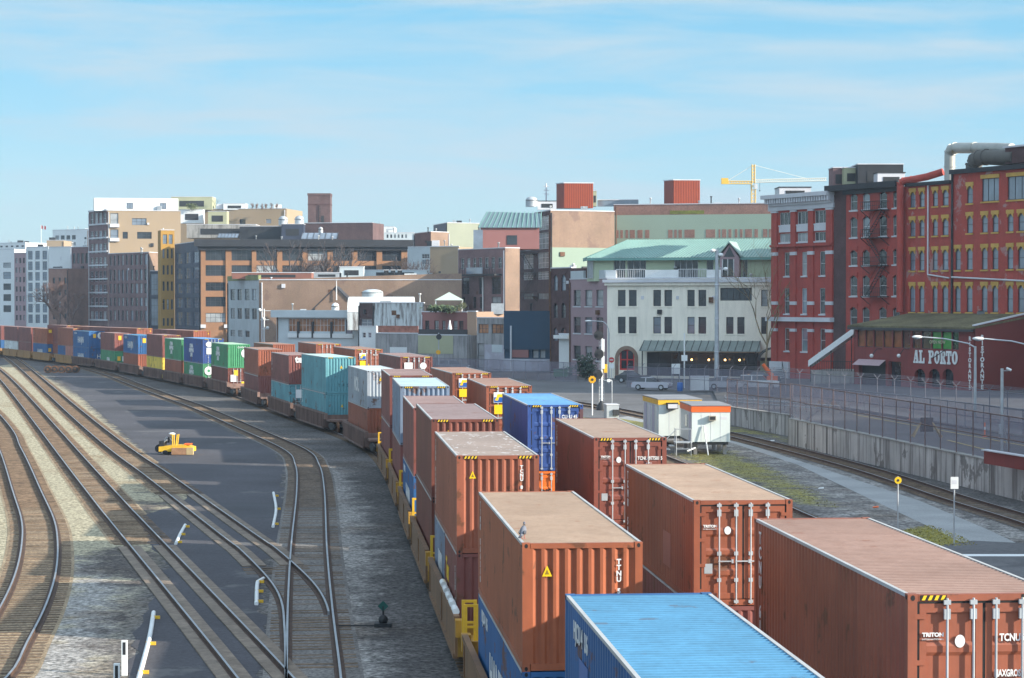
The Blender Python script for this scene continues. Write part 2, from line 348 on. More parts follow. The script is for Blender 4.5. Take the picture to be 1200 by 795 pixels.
# ------------------------------------------------------------------ tracks
RAILTOP = M('rail_steel', (.33, .34, .36), .35, .2, 1.0, .4)
RAILSIDE = M('rail_rust_and_shade', (.075, .045, .032), .8, .3, 2)
SLEEPER = M('sleeper_timber', (.15, .105, .07), .9, .45, .9, fine=.4, finescale=4)
PANEL = M('crossing_timber', (.20, .16, .125), .9, .25, .8, fine=.25, finescale=3)
RP = [(-.16, .03, 1), (-.15, .05, 1), (-.035, .055, 1), (-.036, .165, 1), (-.034, .178, 0), (.034, .178, 1), (.036, .165, 1), (.035, .055, 1), (.15, .05, 1), (.16, .03, 1)]  # widened dark foot paints the shadow and oily ballast beside each rail
def sleeper_mesh():
    return cached('sleeper', lambda: MB().box(-1.3, 1.3, -.11, .11, -.06, .042).mesh('sleeper', SLEEPER))
def track(label, path, sleepers=True, parts=100, bed=None, panel=None, ymin=58, short=None, bedname='trackbed'):
    tr = thing('rail_track', label, 'track', path[0])
    P0 = path[0]; loc = [p - P0 for p in path]
    for s_ in (-1, 1):
        mb = MB(); pth = offset(loc, s_ * .752)
        if short and s_ == short[0]: pth = [q for q in pth if (q + P0).y > short[1]]
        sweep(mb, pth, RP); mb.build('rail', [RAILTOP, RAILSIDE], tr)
        if panel:
            for a, b in ((-.48, -.11), (.11, .48)):
                pm = MB(); seg = [q for q in pth if panel[0] < (q + P0).y < panel[1]]
                if len(seg) > 1: sweep(pm, seg, [(a, .018), (a, .06), (b, .06), (b, .018)]); pm.build('crossing_panel', PANEL, tr)
    if bed:
        vs = []; fs = []
        L_, R_ = offset(path, -1.42), offset(path, 1.42)
        for a, b in zip(L_, R_): vs += [(a.x, a.y, bed[1]), (b.x, b.y, bed[1])]
        for i in range(len(path) - 1):
          if not (panel and path[i].y < panel[1]): fs.append((2 * i, 2 * i + 1, 2 * i + 3, 2 * i + 2))
        MB().add(vs, fs).build(bedname, bed[0])['kind'] = 'structure'
    if sleepers:
        acc = 0; n = 0; rest = MB()
        for i in range(len(loc) - 1):
            sg = (loc[i + 1] - loc[i]); ln = sg.length; t = sg.normalized(); rz = math.atan2(-t.x, t.y)
            d = -acc
            while True:
                d += .56
                if d > ln: acc = ln - (d - .56); break
                p = loc[i] + t * d
                if panel and panel[0] < (p + P0).y < panel[1]: continue
                if (p + P0).y < ymin: continue
                j = rng.uniform(-.03, .03)
                if n < parts: put('sleeper', sleeper_mesh(), tr, (p.x, p.y, rng.uniform(-.024, .0)), rz + j)
                else: rest.box(-1.3, 1.3, -.11, .11, -.06, .042, 0, Matrix.Translation(p) @ Matrix.Rotation(rz + j, 4, 'Z'))
                n += 1
        if rest.v: rest.build('sleepers', SLEEPER, tr)['kind'] = 'stuff'
    return tr
def from_rails(l, r, step=1.5):
    a = spline([gp(*p, .17) for p in l], .5); b = spline([gp(*p, .17) for p in r], .5); res = []
    for p in a:
        q = min(b, key=lambda q: (q - p).length); res.append((p + q) / 2)
    return spline(res[::3], step)
# far-left curved track (from its right-hand rail)
ra = spline([gp(*p, .17) for p in ((-70, 850), (8, 793), (32, 752), (54.5, 707), (65.8, 668), (67.4, 633), (62.6, 607), (48, 575), (25, 526), (0, 486), (-60, 425))], 1.5)
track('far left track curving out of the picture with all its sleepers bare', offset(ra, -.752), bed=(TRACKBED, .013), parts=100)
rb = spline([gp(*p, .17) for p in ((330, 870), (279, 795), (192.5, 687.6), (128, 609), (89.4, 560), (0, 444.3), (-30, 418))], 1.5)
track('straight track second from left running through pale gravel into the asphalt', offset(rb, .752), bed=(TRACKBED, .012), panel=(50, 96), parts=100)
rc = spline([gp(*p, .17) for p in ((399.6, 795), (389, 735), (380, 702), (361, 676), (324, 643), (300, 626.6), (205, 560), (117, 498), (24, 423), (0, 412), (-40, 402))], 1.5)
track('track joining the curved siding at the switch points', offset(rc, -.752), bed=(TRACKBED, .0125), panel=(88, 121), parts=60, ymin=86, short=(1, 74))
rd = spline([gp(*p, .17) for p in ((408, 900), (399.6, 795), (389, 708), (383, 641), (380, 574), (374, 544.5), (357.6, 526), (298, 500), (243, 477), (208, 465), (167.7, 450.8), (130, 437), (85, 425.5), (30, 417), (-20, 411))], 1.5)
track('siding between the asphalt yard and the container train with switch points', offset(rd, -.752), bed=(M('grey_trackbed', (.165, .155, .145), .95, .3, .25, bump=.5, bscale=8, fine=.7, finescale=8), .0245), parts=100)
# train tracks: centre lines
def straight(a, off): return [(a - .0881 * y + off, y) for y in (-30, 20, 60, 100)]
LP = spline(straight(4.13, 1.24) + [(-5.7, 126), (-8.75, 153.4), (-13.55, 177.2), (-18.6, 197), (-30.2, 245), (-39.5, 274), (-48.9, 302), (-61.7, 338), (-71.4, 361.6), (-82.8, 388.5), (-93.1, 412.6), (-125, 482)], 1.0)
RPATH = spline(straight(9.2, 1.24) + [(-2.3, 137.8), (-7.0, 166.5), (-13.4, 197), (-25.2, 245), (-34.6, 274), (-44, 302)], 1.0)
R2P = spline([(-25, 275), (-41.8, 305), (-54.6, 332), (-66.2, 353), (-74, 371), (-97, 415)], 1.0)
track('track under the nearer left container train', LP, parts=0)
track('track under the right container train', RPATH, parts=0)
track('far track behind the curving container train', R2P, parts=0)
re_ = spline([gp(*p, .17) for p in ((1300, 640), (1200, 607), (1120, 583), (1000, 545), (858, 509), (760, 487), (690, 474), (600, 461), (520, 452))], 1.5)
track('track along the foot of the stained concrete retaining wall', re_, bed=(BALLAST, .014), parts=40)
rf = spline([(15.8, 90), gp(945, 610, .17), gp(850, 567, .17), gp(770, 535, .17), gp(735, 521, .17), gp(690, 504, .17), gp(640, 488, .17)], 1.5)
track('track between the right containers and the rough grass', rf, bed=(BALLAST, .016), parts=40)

# ------------------------------------------------------------------ containers
W2 = 1.219
def corr(u0, u1, pitch, dep, fl=.28):
    """corrugation outline: list of (u, depth)"""
    n = max(1, round((u1 - u0) / pitch)); p = (u1 - u0) / n; r = [(u0, 0)]
    for i in range(n):
        a = u0 + i * p
        r += [(a + p * fl, 0), (a + p * .5, dep), (a + p * (.5 + fl * .8), dep), (a + p, 0)]
    return r
def side_me(L, H, mat, sg):
    def f():
        mb = MB(); pr = corr(.17, L - .17, .278, .036); z0, z1 = .16, H - .06
        vs = [];
        for u, d in pr: vs += [(sg * (W2 - .006 - d), u, z0), (sg * (W2 - .006 - d), u, z1)]
        mb.add(vs, [(2 * i, 2 * i + 1, 2 * i + 3, 2 * i + 2) if sg < 0 else (2 * i + 2, 2 * i + 3, 2 * i + 1, 2 * i) for i in range(len(pr) - 1)])
        return mb.mesh('side_panel', mat)
    return cached(('side', L, H, mat.name, sg), f)
def roof_me(L, H, mat):
    def f():
        mb = MB(); pr = corr(.18, L - .18, .209, .022); vs = []
        for u, d in pr: vs += [(-W2 + .06, u, H - .012 - d), (W2 - .06, u, H - .012 - d)]
        mb.add(vs, [(2 * i, 2 * i + 1, 2 * i + 3, 2 * i + 2) for i in range(len(pr) - 1)])
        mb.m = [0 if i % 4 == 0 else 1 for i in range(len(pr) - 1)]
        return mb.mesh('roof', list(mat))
    return cached(('roof', L, H, mat[0].name), f)
def end_me(H, mat, y, sg):
    def f():
        mb = MB(); pr = corr(-W2 + .15, W2 - .15, .25, .05, .26); z0, z1 = .16, H - .11; vs = []
        for u, d in pr: vs += [(u, y + sg * (.012 + d), z0), (u, y + sg * (.012 + d), z1)]
        mb.add(vs, [(2 * i, 2 * i + 2, 2 * i + 3, 2 * i + 1) for i in range(len(pr) - 1)])
        return mb.mesh('end_panel', mat)
    return cached(('end', H, mat.name, y, sg), f)
def frame_me(L, H, mat, railmat, cast=True):
    def f():
        mb = MB(); p = .15
        for sx in (-1, 1):
            x0, x1 = sorted((sx * W2, sx * (W2 - p)))
            for y0, y1 in ((0, .17), (L - .17, L)): mb.box(x0, x1, y0, y1, .12, H - .118)
            a, b = sorted((sx * W2, sx * (W2 - .062)))
            mb.box(a, b, .18, L - .18, H - .06, H - .002, 1); mb.box(a, b, .18, L - .18, .02, .16)
        for y0, y1 in ((.008, .11), (L - .11, L - .008)):
            mb.box(-W2 + .17, W2 - .17, y0, y1, H - .11, H - .006); mb.box(-W2 + .17, W2 - .17, y0, y1, .02, .16)
        mb.box(-W2 + .06, W2 - .06, .11, L - .11, .1, .15)
        mb.box(-W2 + .07, W2 - .07, .1, .18, H - .03, H - .012); mb.box(-W2 + .07, W2 - .07, L - .18, L - .1, H - .03, H - .012)
        if not cast:
            for sx in (-1, 1):
                for y0 in (0, L - .178):
                    for z0 in (0, H - .118): mb.box(*sorted((sx * (W2 + .002), sx * (W2 - .16))), y0 - .002, y0 + .18, z0, z0 + .119)
        return mb.mesh('frame', [mat, railmat])
    return cached(('frame', L, H, mat.name, railmat.name, cast), f)
def casting_me(mat):
    def f():
        mb = MB(); w_, d, h = .162, .178, .118
        mb.box(-w_ / 2, w_ / 2, -d / 2, d / 2, 0, h, 0)
        for sg in (-1, 1):
            mb.prism([(.035 * math.cos(k * math.pi / 5), sg * (d / 2 + .002), h / 2 + .045 * math.sin(k * math.pi / 5)) for k in range(10)], (0, sg * .001, 0), 1)
            mb.prism([(sg * (w_ / 2 + .002), .05 * math.cos(k * math.pi / 5), h / 2 + .035 * math.sin(k * math.pi / 5)) for k in range(10)], (sg * .001, 0, 0), 1)
        return mb.mesh('corner_casting', [mat, BLACK])
    return cached(('cast', mat.name), f)
def door_me(H, mat, sg):
    def f():
        x0, x1 = (-W2 + .19, -.024) if sg < 0 else (.024, W2 - .19); z0, z1 = .18, H - .15; mb = MB()
        mb.box(x0, x1, .045, .07, z0, z1)
        mb.box(x0, x0 + .11, .015, .045, z0, z1); mb.box(x1 - .11, x1, .015, .045, z0, z1)
        mb.box(x0 + .11, x1 - .11, .015, .045, z0, z0 + .14); mb.box(x0 + .11, x1 - .11, .015, .045, z1 - .14, z1)
        n = 4; a, b = z0 + .14, z1 - .14; st_ = (b - a) / n
        for i in range(1, n):   # horizontal swages, bevelled
            zc = a + i * st_
            xa, xb = x0 + .112, x1 - .112
            mb.add([(xa, .045, zc - .11), (xb, .045, zc - .11), (xb, .018, zc - .05), (xa, .018, zc - .05), (xa, .018, zc + .05), (xb, .018, zc + .05), (xb, .045, zc + .11), (xa, .045, zc + .11)],
                   [(0, 1, 2, 3), (3, 2, 5, 4), (4, 5, 6, 7), (0, 3, 4, 7), (1, 6, 5, 2)])
        xe = x0 if sg < 0 else x1                      # dark gasket round the leaf
        mb.box(x0 - (.04 if sg < 0 else .023), x0 - .002, .02, .06, z0, z1 + .04, 1); mb.box(x1 + .002, x1 + (.023 if sg < 0 else .04), .02, .06, z0, z1 + .04, 1); mb.box(x0, x1, .02, .06, z1 + .002, z1 + .04, 1)
        for i in range(4):
            zh = z0 + .2 + i * (z1 - z0 - .4) / 3; mb.box(xe - .09, xe + .09, -.002, .014, zh - .04, zh + .04)
        return mb.mesh('door', [mat, BLACK])
    return cached(('door', H, mat.name, sg), f)
def rod_me(H):
    def f():
        mb = MB(); mb.tube([(0, -.03, .06), (0, -.03, H - .06)], .021, 8)
        for z in (.1, H - .14): mb.box(-.055, .055, -.05, .014, z - .02, z + .05)
        for z in (H * .25, H * .5, H - .34): mb.box(-.05, .05, -.045, .014, z - .05, z + (.11 if z > H * .8 else .04))
        mb.box(-.02, .34, -.055, -.035, H * .42, H * .42 + .03); mb.box(.3, .35, -.06, .014, H * .42 - .03, H * .42 + .06)
        return mb.mesh('lock_rod', STEEL)
    return cached(('rod', H), f)
def tri_me(): return cached('tri', lambda: MB().prism([(-.15, 0, 0), (.15, 0, 0), (.0, 0, .28)], (0, .004, 0), 0).prism([(-.07, -.002, .05), (.07, -.002, .05), (0, -.002, .18)], (0, .002, 0), 1).mesh('warning_sign', [M('sign_yellow', (.8, .5, .01), .5, .05), M('sign_mark', (.25, .17, .02), .5, 0)]))
def stripe_me():
    def f():
        mb = MB(); mb.box(0, .42, -.003, .002, 0, .085, 0)
        for k in range(4): x = .02 + k * .1; mb.prism([(x, -.005, .006), (x + .05, -.005, .006), (x + .085, -.005, .08), (x + .035, -.005, .08)], (0, .002, 0), 1)
        return mb.mesh('hazard_stripe', [BLACK, M('stripe_yellow', (.75, .48, .02), .5, .05)])
    return cached('stripe', f)
def plate_me(key, w_, h, mats, fn=None):
    def f():
        mb = MB(); mb.box(-w_ / 2, w_ / 2, -.004, .002, 0, h, 0)
        if fn: fn(mb)
        return mb.mesh('placard', mats)
    return cached(('plate', key), f)
def disc_me(key, r, mats, fn=None, rx=1.0):
    def f():
        mb = MB(); mb.prism([(r * rx * math.cos(k * math.pi / 12), -.006, r * math.sin(k * math.pi / 12)) for k in range(24)], (0, .005, 0), 0)
        if fn: fn(mb)
        return mb.mesh('emblem', mats)
    return cached(('disc', key), f)
SIGNWHITE = M('sign_white', (.68, .70, .69), .5, .06)
SIGNBLUE = M('sign_blue', (.02, .09, .32), .4, .05)
LETTERW = M('letter_white', (.66, .67, .66), .6, .08)
def paint(name, c, rough=.5, rustk=.40):
    return M('paint_' + name, c, rough, .2, .35, streak=.38, bump=.12, bscale=1.4, dirt=(c[0] * .55, c[1] * .5 + .01, c[2] * .5 + .01), spots=rustk, spotcol=(.12, .05, .025), spotscale=.9, fine=.06, finescale=6)
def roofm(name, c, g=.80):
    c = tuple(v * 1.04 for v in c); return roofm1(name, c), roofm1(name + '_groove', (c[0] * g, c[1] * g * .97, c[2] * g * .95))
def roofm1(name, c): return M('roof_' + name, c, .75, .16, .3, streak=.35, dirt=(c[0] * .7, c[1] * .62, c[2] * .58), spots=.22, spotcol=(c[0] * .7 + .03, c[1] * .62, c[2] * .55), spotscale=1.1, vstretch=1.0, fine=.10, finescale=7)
pm_rgb = {'hblue': (.03, .10, .30), 'orange_rust': (.27, .09, .06), 'brown': (.19, .055, .037), 'rust': (.24, .068, .04)}
COLS = {  # paint, roof
 'orange': (paint('orange', (.32, .094, .042)), roofm('beige', (.36, .265, .195))),
 'brown': (paint('brown', (.215, .064, .043)), roofm('dusty', (.33, .25, .20))),
 'rust': (paint('rust', (.27, .085, .047)), roofm('pinkish', (.36, .235, .19), .62)),
 'orange_rust': (paint('orange_rust', (.27, .082, .042)), roofm('sandy', (.37, .27, .20), .86)),
 'maroon': (paint('maroon', (.19, .064, .054)), roofm('maroon', (.28, .20, .19))),
 'darkbrown': (paint('dark', (.15, .047, .033)), roofm('mauve', (.25, .195, .195))),
 'hblue': (paint('hblue', (.025, .105, .265)), roofm('skyblue', (.085, .27, .45), .7)),
 'cblue': (paint('cblue', (.032, .075, .25)), roofm('midblue', (.12, .31, .58))),
 'green': (paint('green', (.055, .235, .11)), roofm('palegreen', (.36, .55, .40))),
 'teal': (paint('teal', (.105, .285, .325)), roofm('paleteal', (.42, .62, .64))),
 'grey': (paint('grey', (.30, .34, .38)), roofm('palegrey', (.50, .58, .62))),
 'bluegrey': (paint('bluegrey', (.17, .22, .30)), roofm('icy', (.42, .56, .62))),
 'yellow': (paint('yellow', (.66, .48, .07)), roofm('paleyellow', (.6, .5, .2))),
 'white': (paint('white', (.62, .66, .66)), roofm('white', (.6, .62, .62))),
 'pink': (paint('pink', (.40, .17, .13)), roofm('pink', (.5, .3, .25))),
 'lorange': (paint('lorange', (.72, .16, .02)), roofm('lorange', (.6, .25, .1))),
}
RAILS = M('top_rail_sunlit_grey', (.42, .43, .43), .6, .15, 1)  # light grey puts the sunlit look of the rail tops into their colour
H40 = {'s': 2.591, 'h': 2.896}
def side_text(t, txt, size, y, z, mat=LETTERW, bold=0, xs=1.0, stack=False, spacing=1.0):
    if stack: txt = '\n'.join(txt)
    o = letters(txt, size, mat, t, (-W2 - .006, y, z), (0, -1), bold, 'CENTER', spacing, xs)
    return o
def end_text(t, txt, size, x, z, mat=LETTERW, bold=0, xs=1.0, stack=False, align='CENTER'):
    if stack: txt = '\n'.join(txt)
    return letters(txt, size, mat, t, (x, -.008, z), (1, 0), bold, align, 1.0, xs)
def container(label, col, kind='s', L=12.192, end='blank', det=2, deco=()):
    pm, rm = COLS[col]; H = H40[kind]
    t = thing('shipping_container', label, 'container', group='shipping containers on the train')
    put('frame', frame_me(L, H, pm, RAILS if det else pm, det == 2), t)
    for sg in (-1, 1): put('side_panel', side_me(L, H, pm, sg), t)
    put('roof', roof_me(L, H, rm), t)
    put('end_panel', end_me(H, pm, L, -1), t)
    if end == 'door':
        for sg in (-1, 1):
            d = put('door', door_me(H, pm, sg), t)
            if det:
                for x in ((.18, .60) if sg > 0 else (-.60, -.18)): put('lock_rod', rod_me(H), d, (x, 0, 0))
    else: put('end_panel', end_me(H, pm, 0, 1), t)
    if det == 2:
        for sx in (-1, 1):
            for y in (.087, L - .087):
                for z in (-.001, H - .118 + .002): put('corner_casting', casting_me(pm), t, (sx * (W2 - .079), y, z))
    if kind == 'h' and L > 8:
        for x in (-W2 + .2, W2 - .62): put('hazard_stripe', stripe_me(), t, (x, .004, H - .10))
    for d in deco:
        k = d[0]
        if k == 'tri': put('warning_sign', tri_me(), t, (d[1], -.004, d[2])).scale = (.68, 1, .8)
        elif k == 'et': end_text(t, d[1], d[2], d[3], d[4], *(d[5:]))
        elif k == 'st': side_text(t, *d[1:])
        elif k == 'sp': MB().box(-W2 - .008, -W2 - .002, d[1] - d[3] / 2, d[1] + d[3] / 2, d[2], d[2] + d[4]).build('repair_patch', M('patch_' + col, tuple(v * d[5] + .02 for v in pm_rgb[col]), .5, .15), t)
        elif k == 'obj': put('placard' if d[1].name.startswith('pl') else 'emblem', d[1], t, d[2])
    return t
# car parts -----------------------------------------------------------
WCOL = {'yellow': M('car_yellow', (.21, .115, .055), .6, .2, .5, streak=.5, dirt=(.10, .06, .04)),
        'brown': M('car_brown', (.20, .125, .10), .75, .25, .5, streak=.5, dirt=(.05, .035, .03)),
        'gold': M('car_gold', (.36, .19, .06), .65, .15, .5, streak=.35, dirt=(.15, .08, .04))}
def wheel_me():
    def f():
        mb = MB()
        for a, b, r in ((-.07, .06, .42), (.055, .085, .455)):
            mb.tube([(a, 0, 0), (b, 0, 0)], r, 16)
        mb.tube([(-.1, 0, 0), (.1, 0, 0)], .11, 10)
        return mb.mesh('wheel', RUST)
    return cached('wheel', f)
def bogie(parent, y):
    def f():
        mb = MB()
        for sx in (-1, 1):
            mb.prism([(sx * 1.0, -1.15, .5), (sx * 1.0, -1.15, .72), (sx * 1.0, -.4, .9), (sx * 1.0, .4, .9), (sx * 1.0, 1.15, .72), (sx * 1.0, 1.15, .5), (sx * 1.0, .35, .36), (sx * 1.0, -.35, .36)], (sx * .13, 0, 0))
        mb.box(-1.0, 1.0, -.2, .2, .5, .8)
        for yy in (-.88, .88): mb.tube([(-.9, yy, .63), (.9, yy, .63)], .08, 8)
        return mb.mesh('bogie', DARK)
    b = put('bogie', cached('bogie', f), parent, (0, y, 0))
    for yy in (-.88, .88):
        for sx in (-1, 1): put('wheel', wheel_me(), b, (sx * .75, yy, .625), math.pi if sx > 0 else 0)
def well_car(label, ln, style, caps=False):
    ln = round(ln * 2) / 2; mat = WCOL[style]
    t = thing('well_car', label, 'rail car', group='well cars of the container trains')
    y0, y1 = 1.75, ln - 1.75
    def sidef(sx):
        def f():
            mb = MB(); X = 1.36
            a, b = sorted((sx * X, sx * (X + .03))); mb.box(a, b, y0, y1, .5, 1.5, 1)
            a, b = sorted((sx * (X - .06), sx * (X + .10))); mb.box(a, b, y0, y1, 1.5, 1.64); mb.box(a, b, y0 + .5, y1 - .5, .36, .5)
            if style == 'brown':
                n = int((y1 - y0) / .62)
                for i in range(n): yy = y0 + .3 + i * (y1 - y0 - .6) / (n - 1); mb.box(*sorted((sx * (X + .03), sx * (X + .13))), yy - .075, yy + .075, .5, 1.5)
            else:
                for yy in (y0 + .1, (y0 + y1) / 2, y1 - .1): mb.box(*sorted((sx * (X + .03), sx * (X + .07))), yy - .08, yy + .08, .5, 1.5)
            return mb.mesh('side_sill', [mat, M('car_brown_panel', (.085, .055, .048), .8, .25, .5, streak=.5, dirt=(.04, .03, .028)) if style == 'brown' else mat])  # plates between the brown ribs darkened in colour to imitate shade
        return f
    for sx in (-1, 1):
        o = put('side_sill', cached(('sill', ln, style, sx), sidef(sx)), t)
        if caps and sx < 0:
            for k in range(5): MB().tube([(-1.37, y0 + .5 + k * 1.5, 1.70), (-1.37, y0 + 1.3 + k * 1.5, 1.70)], .10, 10).build('guide_roller', WHITE, o)
    def endf(y, sg):
        def f():
            mb = MB()
            mb.box(-1.25, 1.25, *sorted((y, y + sg * 1.75)), .98, 1.12)
            mb.box(-1.36, 1.36, *sorted((y + sg * 1.66, y + sg * 1.8)), .5, 1.45)
            mb.box(-.3, .3, *sorted((y + sg * .1, y + sg * 1.6)), .72, .98)
            mb.box(-1.45, -1.2, *sorted((y + sg * 1.2, y + sg * 1.62)), 1.12, 1.6); mb.box(1.2, 1.45, *sorted((y + sg * 1.2, y + sg * 1.62)), 1.12, 1.6)
            return mb.mesh('end_platform', M('platform_yellow', (.42, .225, .03), .6, .25, 1, streak=.5, dirt=(.10, .06, .04)) if style == 'yellow' else mat)
        return f
    for y, sg in ((0, 1), (ln, -1)):
        e = put('end_platform', cached(('plat', ln, style, y, sg), endf(y, sg)), t)
        if style == 'yellow':
            def gr():
                mb = MB()
                for x in (-.165, .165): mb.box(x - .045, x + .045, -.05, .05, 0, 1.15)
                mb.box(-.12, .12, -.03, .03, .5, .56); mb.box(-.12, .12, -.03, .03, 1.08, 1.15)
                return mb.mesh('handrail', YELLOW)
            for x in (-1.115, 1.115): put('handrail', cached('handrail', gr), e, (x, y + sg * .5, 1.12))
    MB().box(-1.2, 1.2, y0, y1, .40, .48).build('floor', mat, t)
    bogie(t, 0)
    return t, ln
def path_s(path):
    s = [0]
    for a, b in zip(path, path[1:]): s.append(s[-1] + (b - a).length)
    return s
def at_s(path, S_, s):
    import bisect
    i = min(max(bisect.bisect_right(S_, s) - 1, 0), len(path) - 2); return path[i].lerp(path[i + 1], (s - S_[i]) / (S_[i + 1] - S_[i]))
def find_s(path, S_, px, side, L=12.192):
    best = None; s = 0
    while s < S_[-1] - L - 1:
        a, b = at_s(path, S_, s), at_s(path, S_, s + L); d = (b - a).normalized(); rt = Vector((d.y, -d.x, 0))
        c = a + rt * W2 * side
        if c.y > 8:
            e = abs(CX + F * c.x / c.y - px)
            if best is None or e < best[0]: best = (e, s, a, d)
        s += .1
    return best
Z0 = .52
def place_train(path, rows, trainname):
    S_ = path_s(path); pos = []
    for r in rows: pos.append(find_s(path, S_, r[0], r[1]))
    mids = [p[1] + 6.1 for p in pos]; n = len(rows)
    for i, (r, p) in enumerate(zip(rows, pos)):
        _, _, style, up, lo, desc = r; e, s, a, d = p; rz = math.atan2(-d.x, d.y)
        up.location = (a.x, a.y, Z0 + lo[0]); up.rotation_euler = (0, 0, rz)
        for c, dy in lo[1]:
            q = a + d * dy; c.location = (q.x, q.y, Z0); c.rotation_euler = (0, 0, rz)
        lo_b = (mids[i] + mids[i - 1]) / 2 if i else mids[i] - (mids[1] - mids[0]) / 2
        hi_b = (mids[i] + mids[i + 1]) / 2 if i + 1 < n else mids[i] + (mids[-1] - mids[-2]) / 2
        if hi_b - mids[i] > 11: hi_b = mids[i] + 8.5
        if mids[i] - lo_b > 11: lo_b = mids[i] - 8.5
        ln = max(hi_b - lo_b, 15.8); base = (hi_b + lo_b) / 2 - ln / 2
        base = min(base, s - 1.5); ln = max(ln, s + 12.2 + 1.3 - base)
        car, ln2 = well_car(f'{style} {"ribbed" if style == "brown" else "smooth sided"} well car carrying {desc}', ln, style, caps=(i in (1, 2) and trainname == 'L'))
        b0 = at_s(path, S_, base); car.location = (b0.x, b0.y, 0); b1 = at_s(path, S_, base + ln2); dd = b1 - b0; car.rotation_euler = (0, 0, math.atan2(-dd.x, dd.y))
C = container
def HJ(mb):
    for k in range(24):
        a, b = k * math.pi / 12, (k + 1) * math.pi / 12
        mb.prism([(.36 * math.cos(a), -.009, .36 * math.sin(a)), (.36 * math.cos(b), -.009, .36 * math.sin(b)), (.46 * math.cos(b), -.009, .46 * math.sin(b)), (.46 * math.cos(a), -.009, .46 * math.sin(a))], (0, .002, 0), 0)
    for x in (-.17, .06): mb.box(x, x + .11, -.011, -.006, -.26, .26, 1)
    mb.box(-.1, .1, -.011, -.006, -.06, .06, 1)
def logo_h(): return disc_me('hj', .52, [SIGNWHITE, SIGNBLUE], HJ)
def logo_c(key, col): return disc_me('c' + key, .5, [SIGNWHITE, col], lambda mb: mb.prism([(.18 * math.cos(k * math.pi / 5), -.010, .18 * math.sin(k * math.pi / 5)) for k in range(10)], (0, .003, 0), 1), 1.0)
def oval(key, rx, r): return disc_me('o' + key, r, [SIGNWHITE], None, rx)
def florens(mb):
    mb.box(-.26, .26, -.007, -.004, .02, .30, 1)
    mb.prism([(-.2, -.010, .12), (-.05, -.010, .12), (.0, -.010, .30), (.2, -.010, .30), (.24, -.010, .46), (-.08, -.010, .46), (-.14, -.010, .26), (-.2, -.010, .2)], (0, .003, 0), 2)
PLF = plate_me('fl', .56, .56, [SIGNWHITE, SIGNBLUE, MATS['sign_yellow'] if 'sign_yellow' in MATS else M('sign_yellow', (.8, .5, .01), .5, .05)], florens)
PLY = plate_me('y', .5, .5, [M('sign_yellow')], None)
PLW = plate_me('w', .62, .75, [SIGNWHITE], None)
PLCH = lambda k: plate_me('ch' + k, .01, .01, [SIGNWHITE])
YPL = plate_me('yp', .45, .62, [M('placard_yellow', (.75, .42, .03), .5, .05)])
def hanjin(big=True): return [('st', 'HJCU 4  U6', .42, 10.0, 2.05, LETTERW, .006, .9), ('st', 'HANJIN', 1.3, 6.2, .75, LETTERW, .03, 1.0)]
def hanjin_end(): return [('obj', logo_h(), (.62, -.004, 1.9)), ('obj', YPL, (-.35, -.004, 1.55))]
def china(): return [('st', 'CHINA\nSHIPPING\nLINE', .62, 7.2, 1.75, LETTERW, .035, 1.1)]
idst = lambda txt, y=11.6, z=2.2, sz=.22: ('st', txt, sz, y, z, LETTERW, .006, 1.0, True)
lock = .0
rowsL = []
def L_(px, style, up, lo, desc, side=-1): rowsL.append((px, side, style, up, lo, desc))
def one(c, kind): return (H40[kind], [(c, 0)])
L_(806, 'yellow', C('bright blue container with streaked sky blue roof, nearest of all at the bottom', 'hblue', 's', deco=hanjin() + [('sp', 9.6, .75, 1.1, 1.1, 1.2)]), one(C('brown container under the nearest bright blue container', 'brown'), 's'), 'the nearest blue container')
L_(612, 'yellow', C('orange brown container with a pigeon on its roof and a yellow triangle', 'orange', 's', deco=[('tri', -.72, 1.92), ('et', 'TTNU 56', .14, .735, 2.16, LETTERW, .006, 1.0, True), idst('TTNU 566218', 11.4, 2.25)]), one(C('lower blue container with white lettering under the orange one with the pigeon', 'hblue', 's', deco=hanjin()), 's'), 'the orange container with the pigeon')
COLS['flecked'] = (COLS['rust'][0], tuple(M('roof_flecked' + k, c, .8, .15, .3, spots=.42, spotcol=(.55, .55, .55), spotscale=3.2, fine=.1) for k, c in (('', (.27, .22, .195)), ('_groove', (.24, .195, .17)))))
L_(535.1, 'yellow', C('brown container with white flecks scattered on its dusty roof', 'flecked', 'h', deco=[('tri', -.75, 2.22), ('et', 'TCNU 8', .14, .70, 2.5, LETTERW, .006, 1.0, True), idst('TCNU 8432961', 11.4, 2.5)]),
   (H40['s'], [(C('short maroon container with yellow lettering under the fleck roofed brown one', 'maroon', 's', 6.058, deco=[('st', 'Tex', .9, 4.6, 1.3, M('sign_yellow'), .03), idst('TEXU 3', .7, 2.0)]), 0), (C('short blue grey container with white lettering behind the short maroon one', 'bluegrey', 's', 6.058, deco=[('st', 'NYK', 1.1, 2.6, .9, LETTERW, .03)]), 6.13)]), 'the fleck roofed brown container')
L_(505.6, 'yellow', C('dark brown container with mauve roof and yellow corner stripes', 'darkbrown', 'h', deco=[('tri', -.62, 2.28), ('et', 'T', .3, .75, 2.2)]), one(C('lower dark brown container under the mauve roofed one', 'darkbrown', 'h'), 'h'), 'the mauve roofed dark container')
L_(484.6, 'yellow', C('brown container with bright orange corner post and pinkish roof', 'maroon', 'h', deco=[('tri', -.62, 2.28)]), one(C('lower blue container with white lettering under the pinkish roofed brown one', 'hblue', 's', deco=hanjin()), 's'), 'the pinkish roofed brown container')
L_(469, 'yellow', C('blue grey container with pale icy roof between two brown ones', 'bluegrey', 'h', deco=[idst('CAXU 9', 11.4, 2.4)]), one(C('maroon container under the blue grey container with icy roof', 'maroon', 'h'), 'h'), 'the blue grey container')
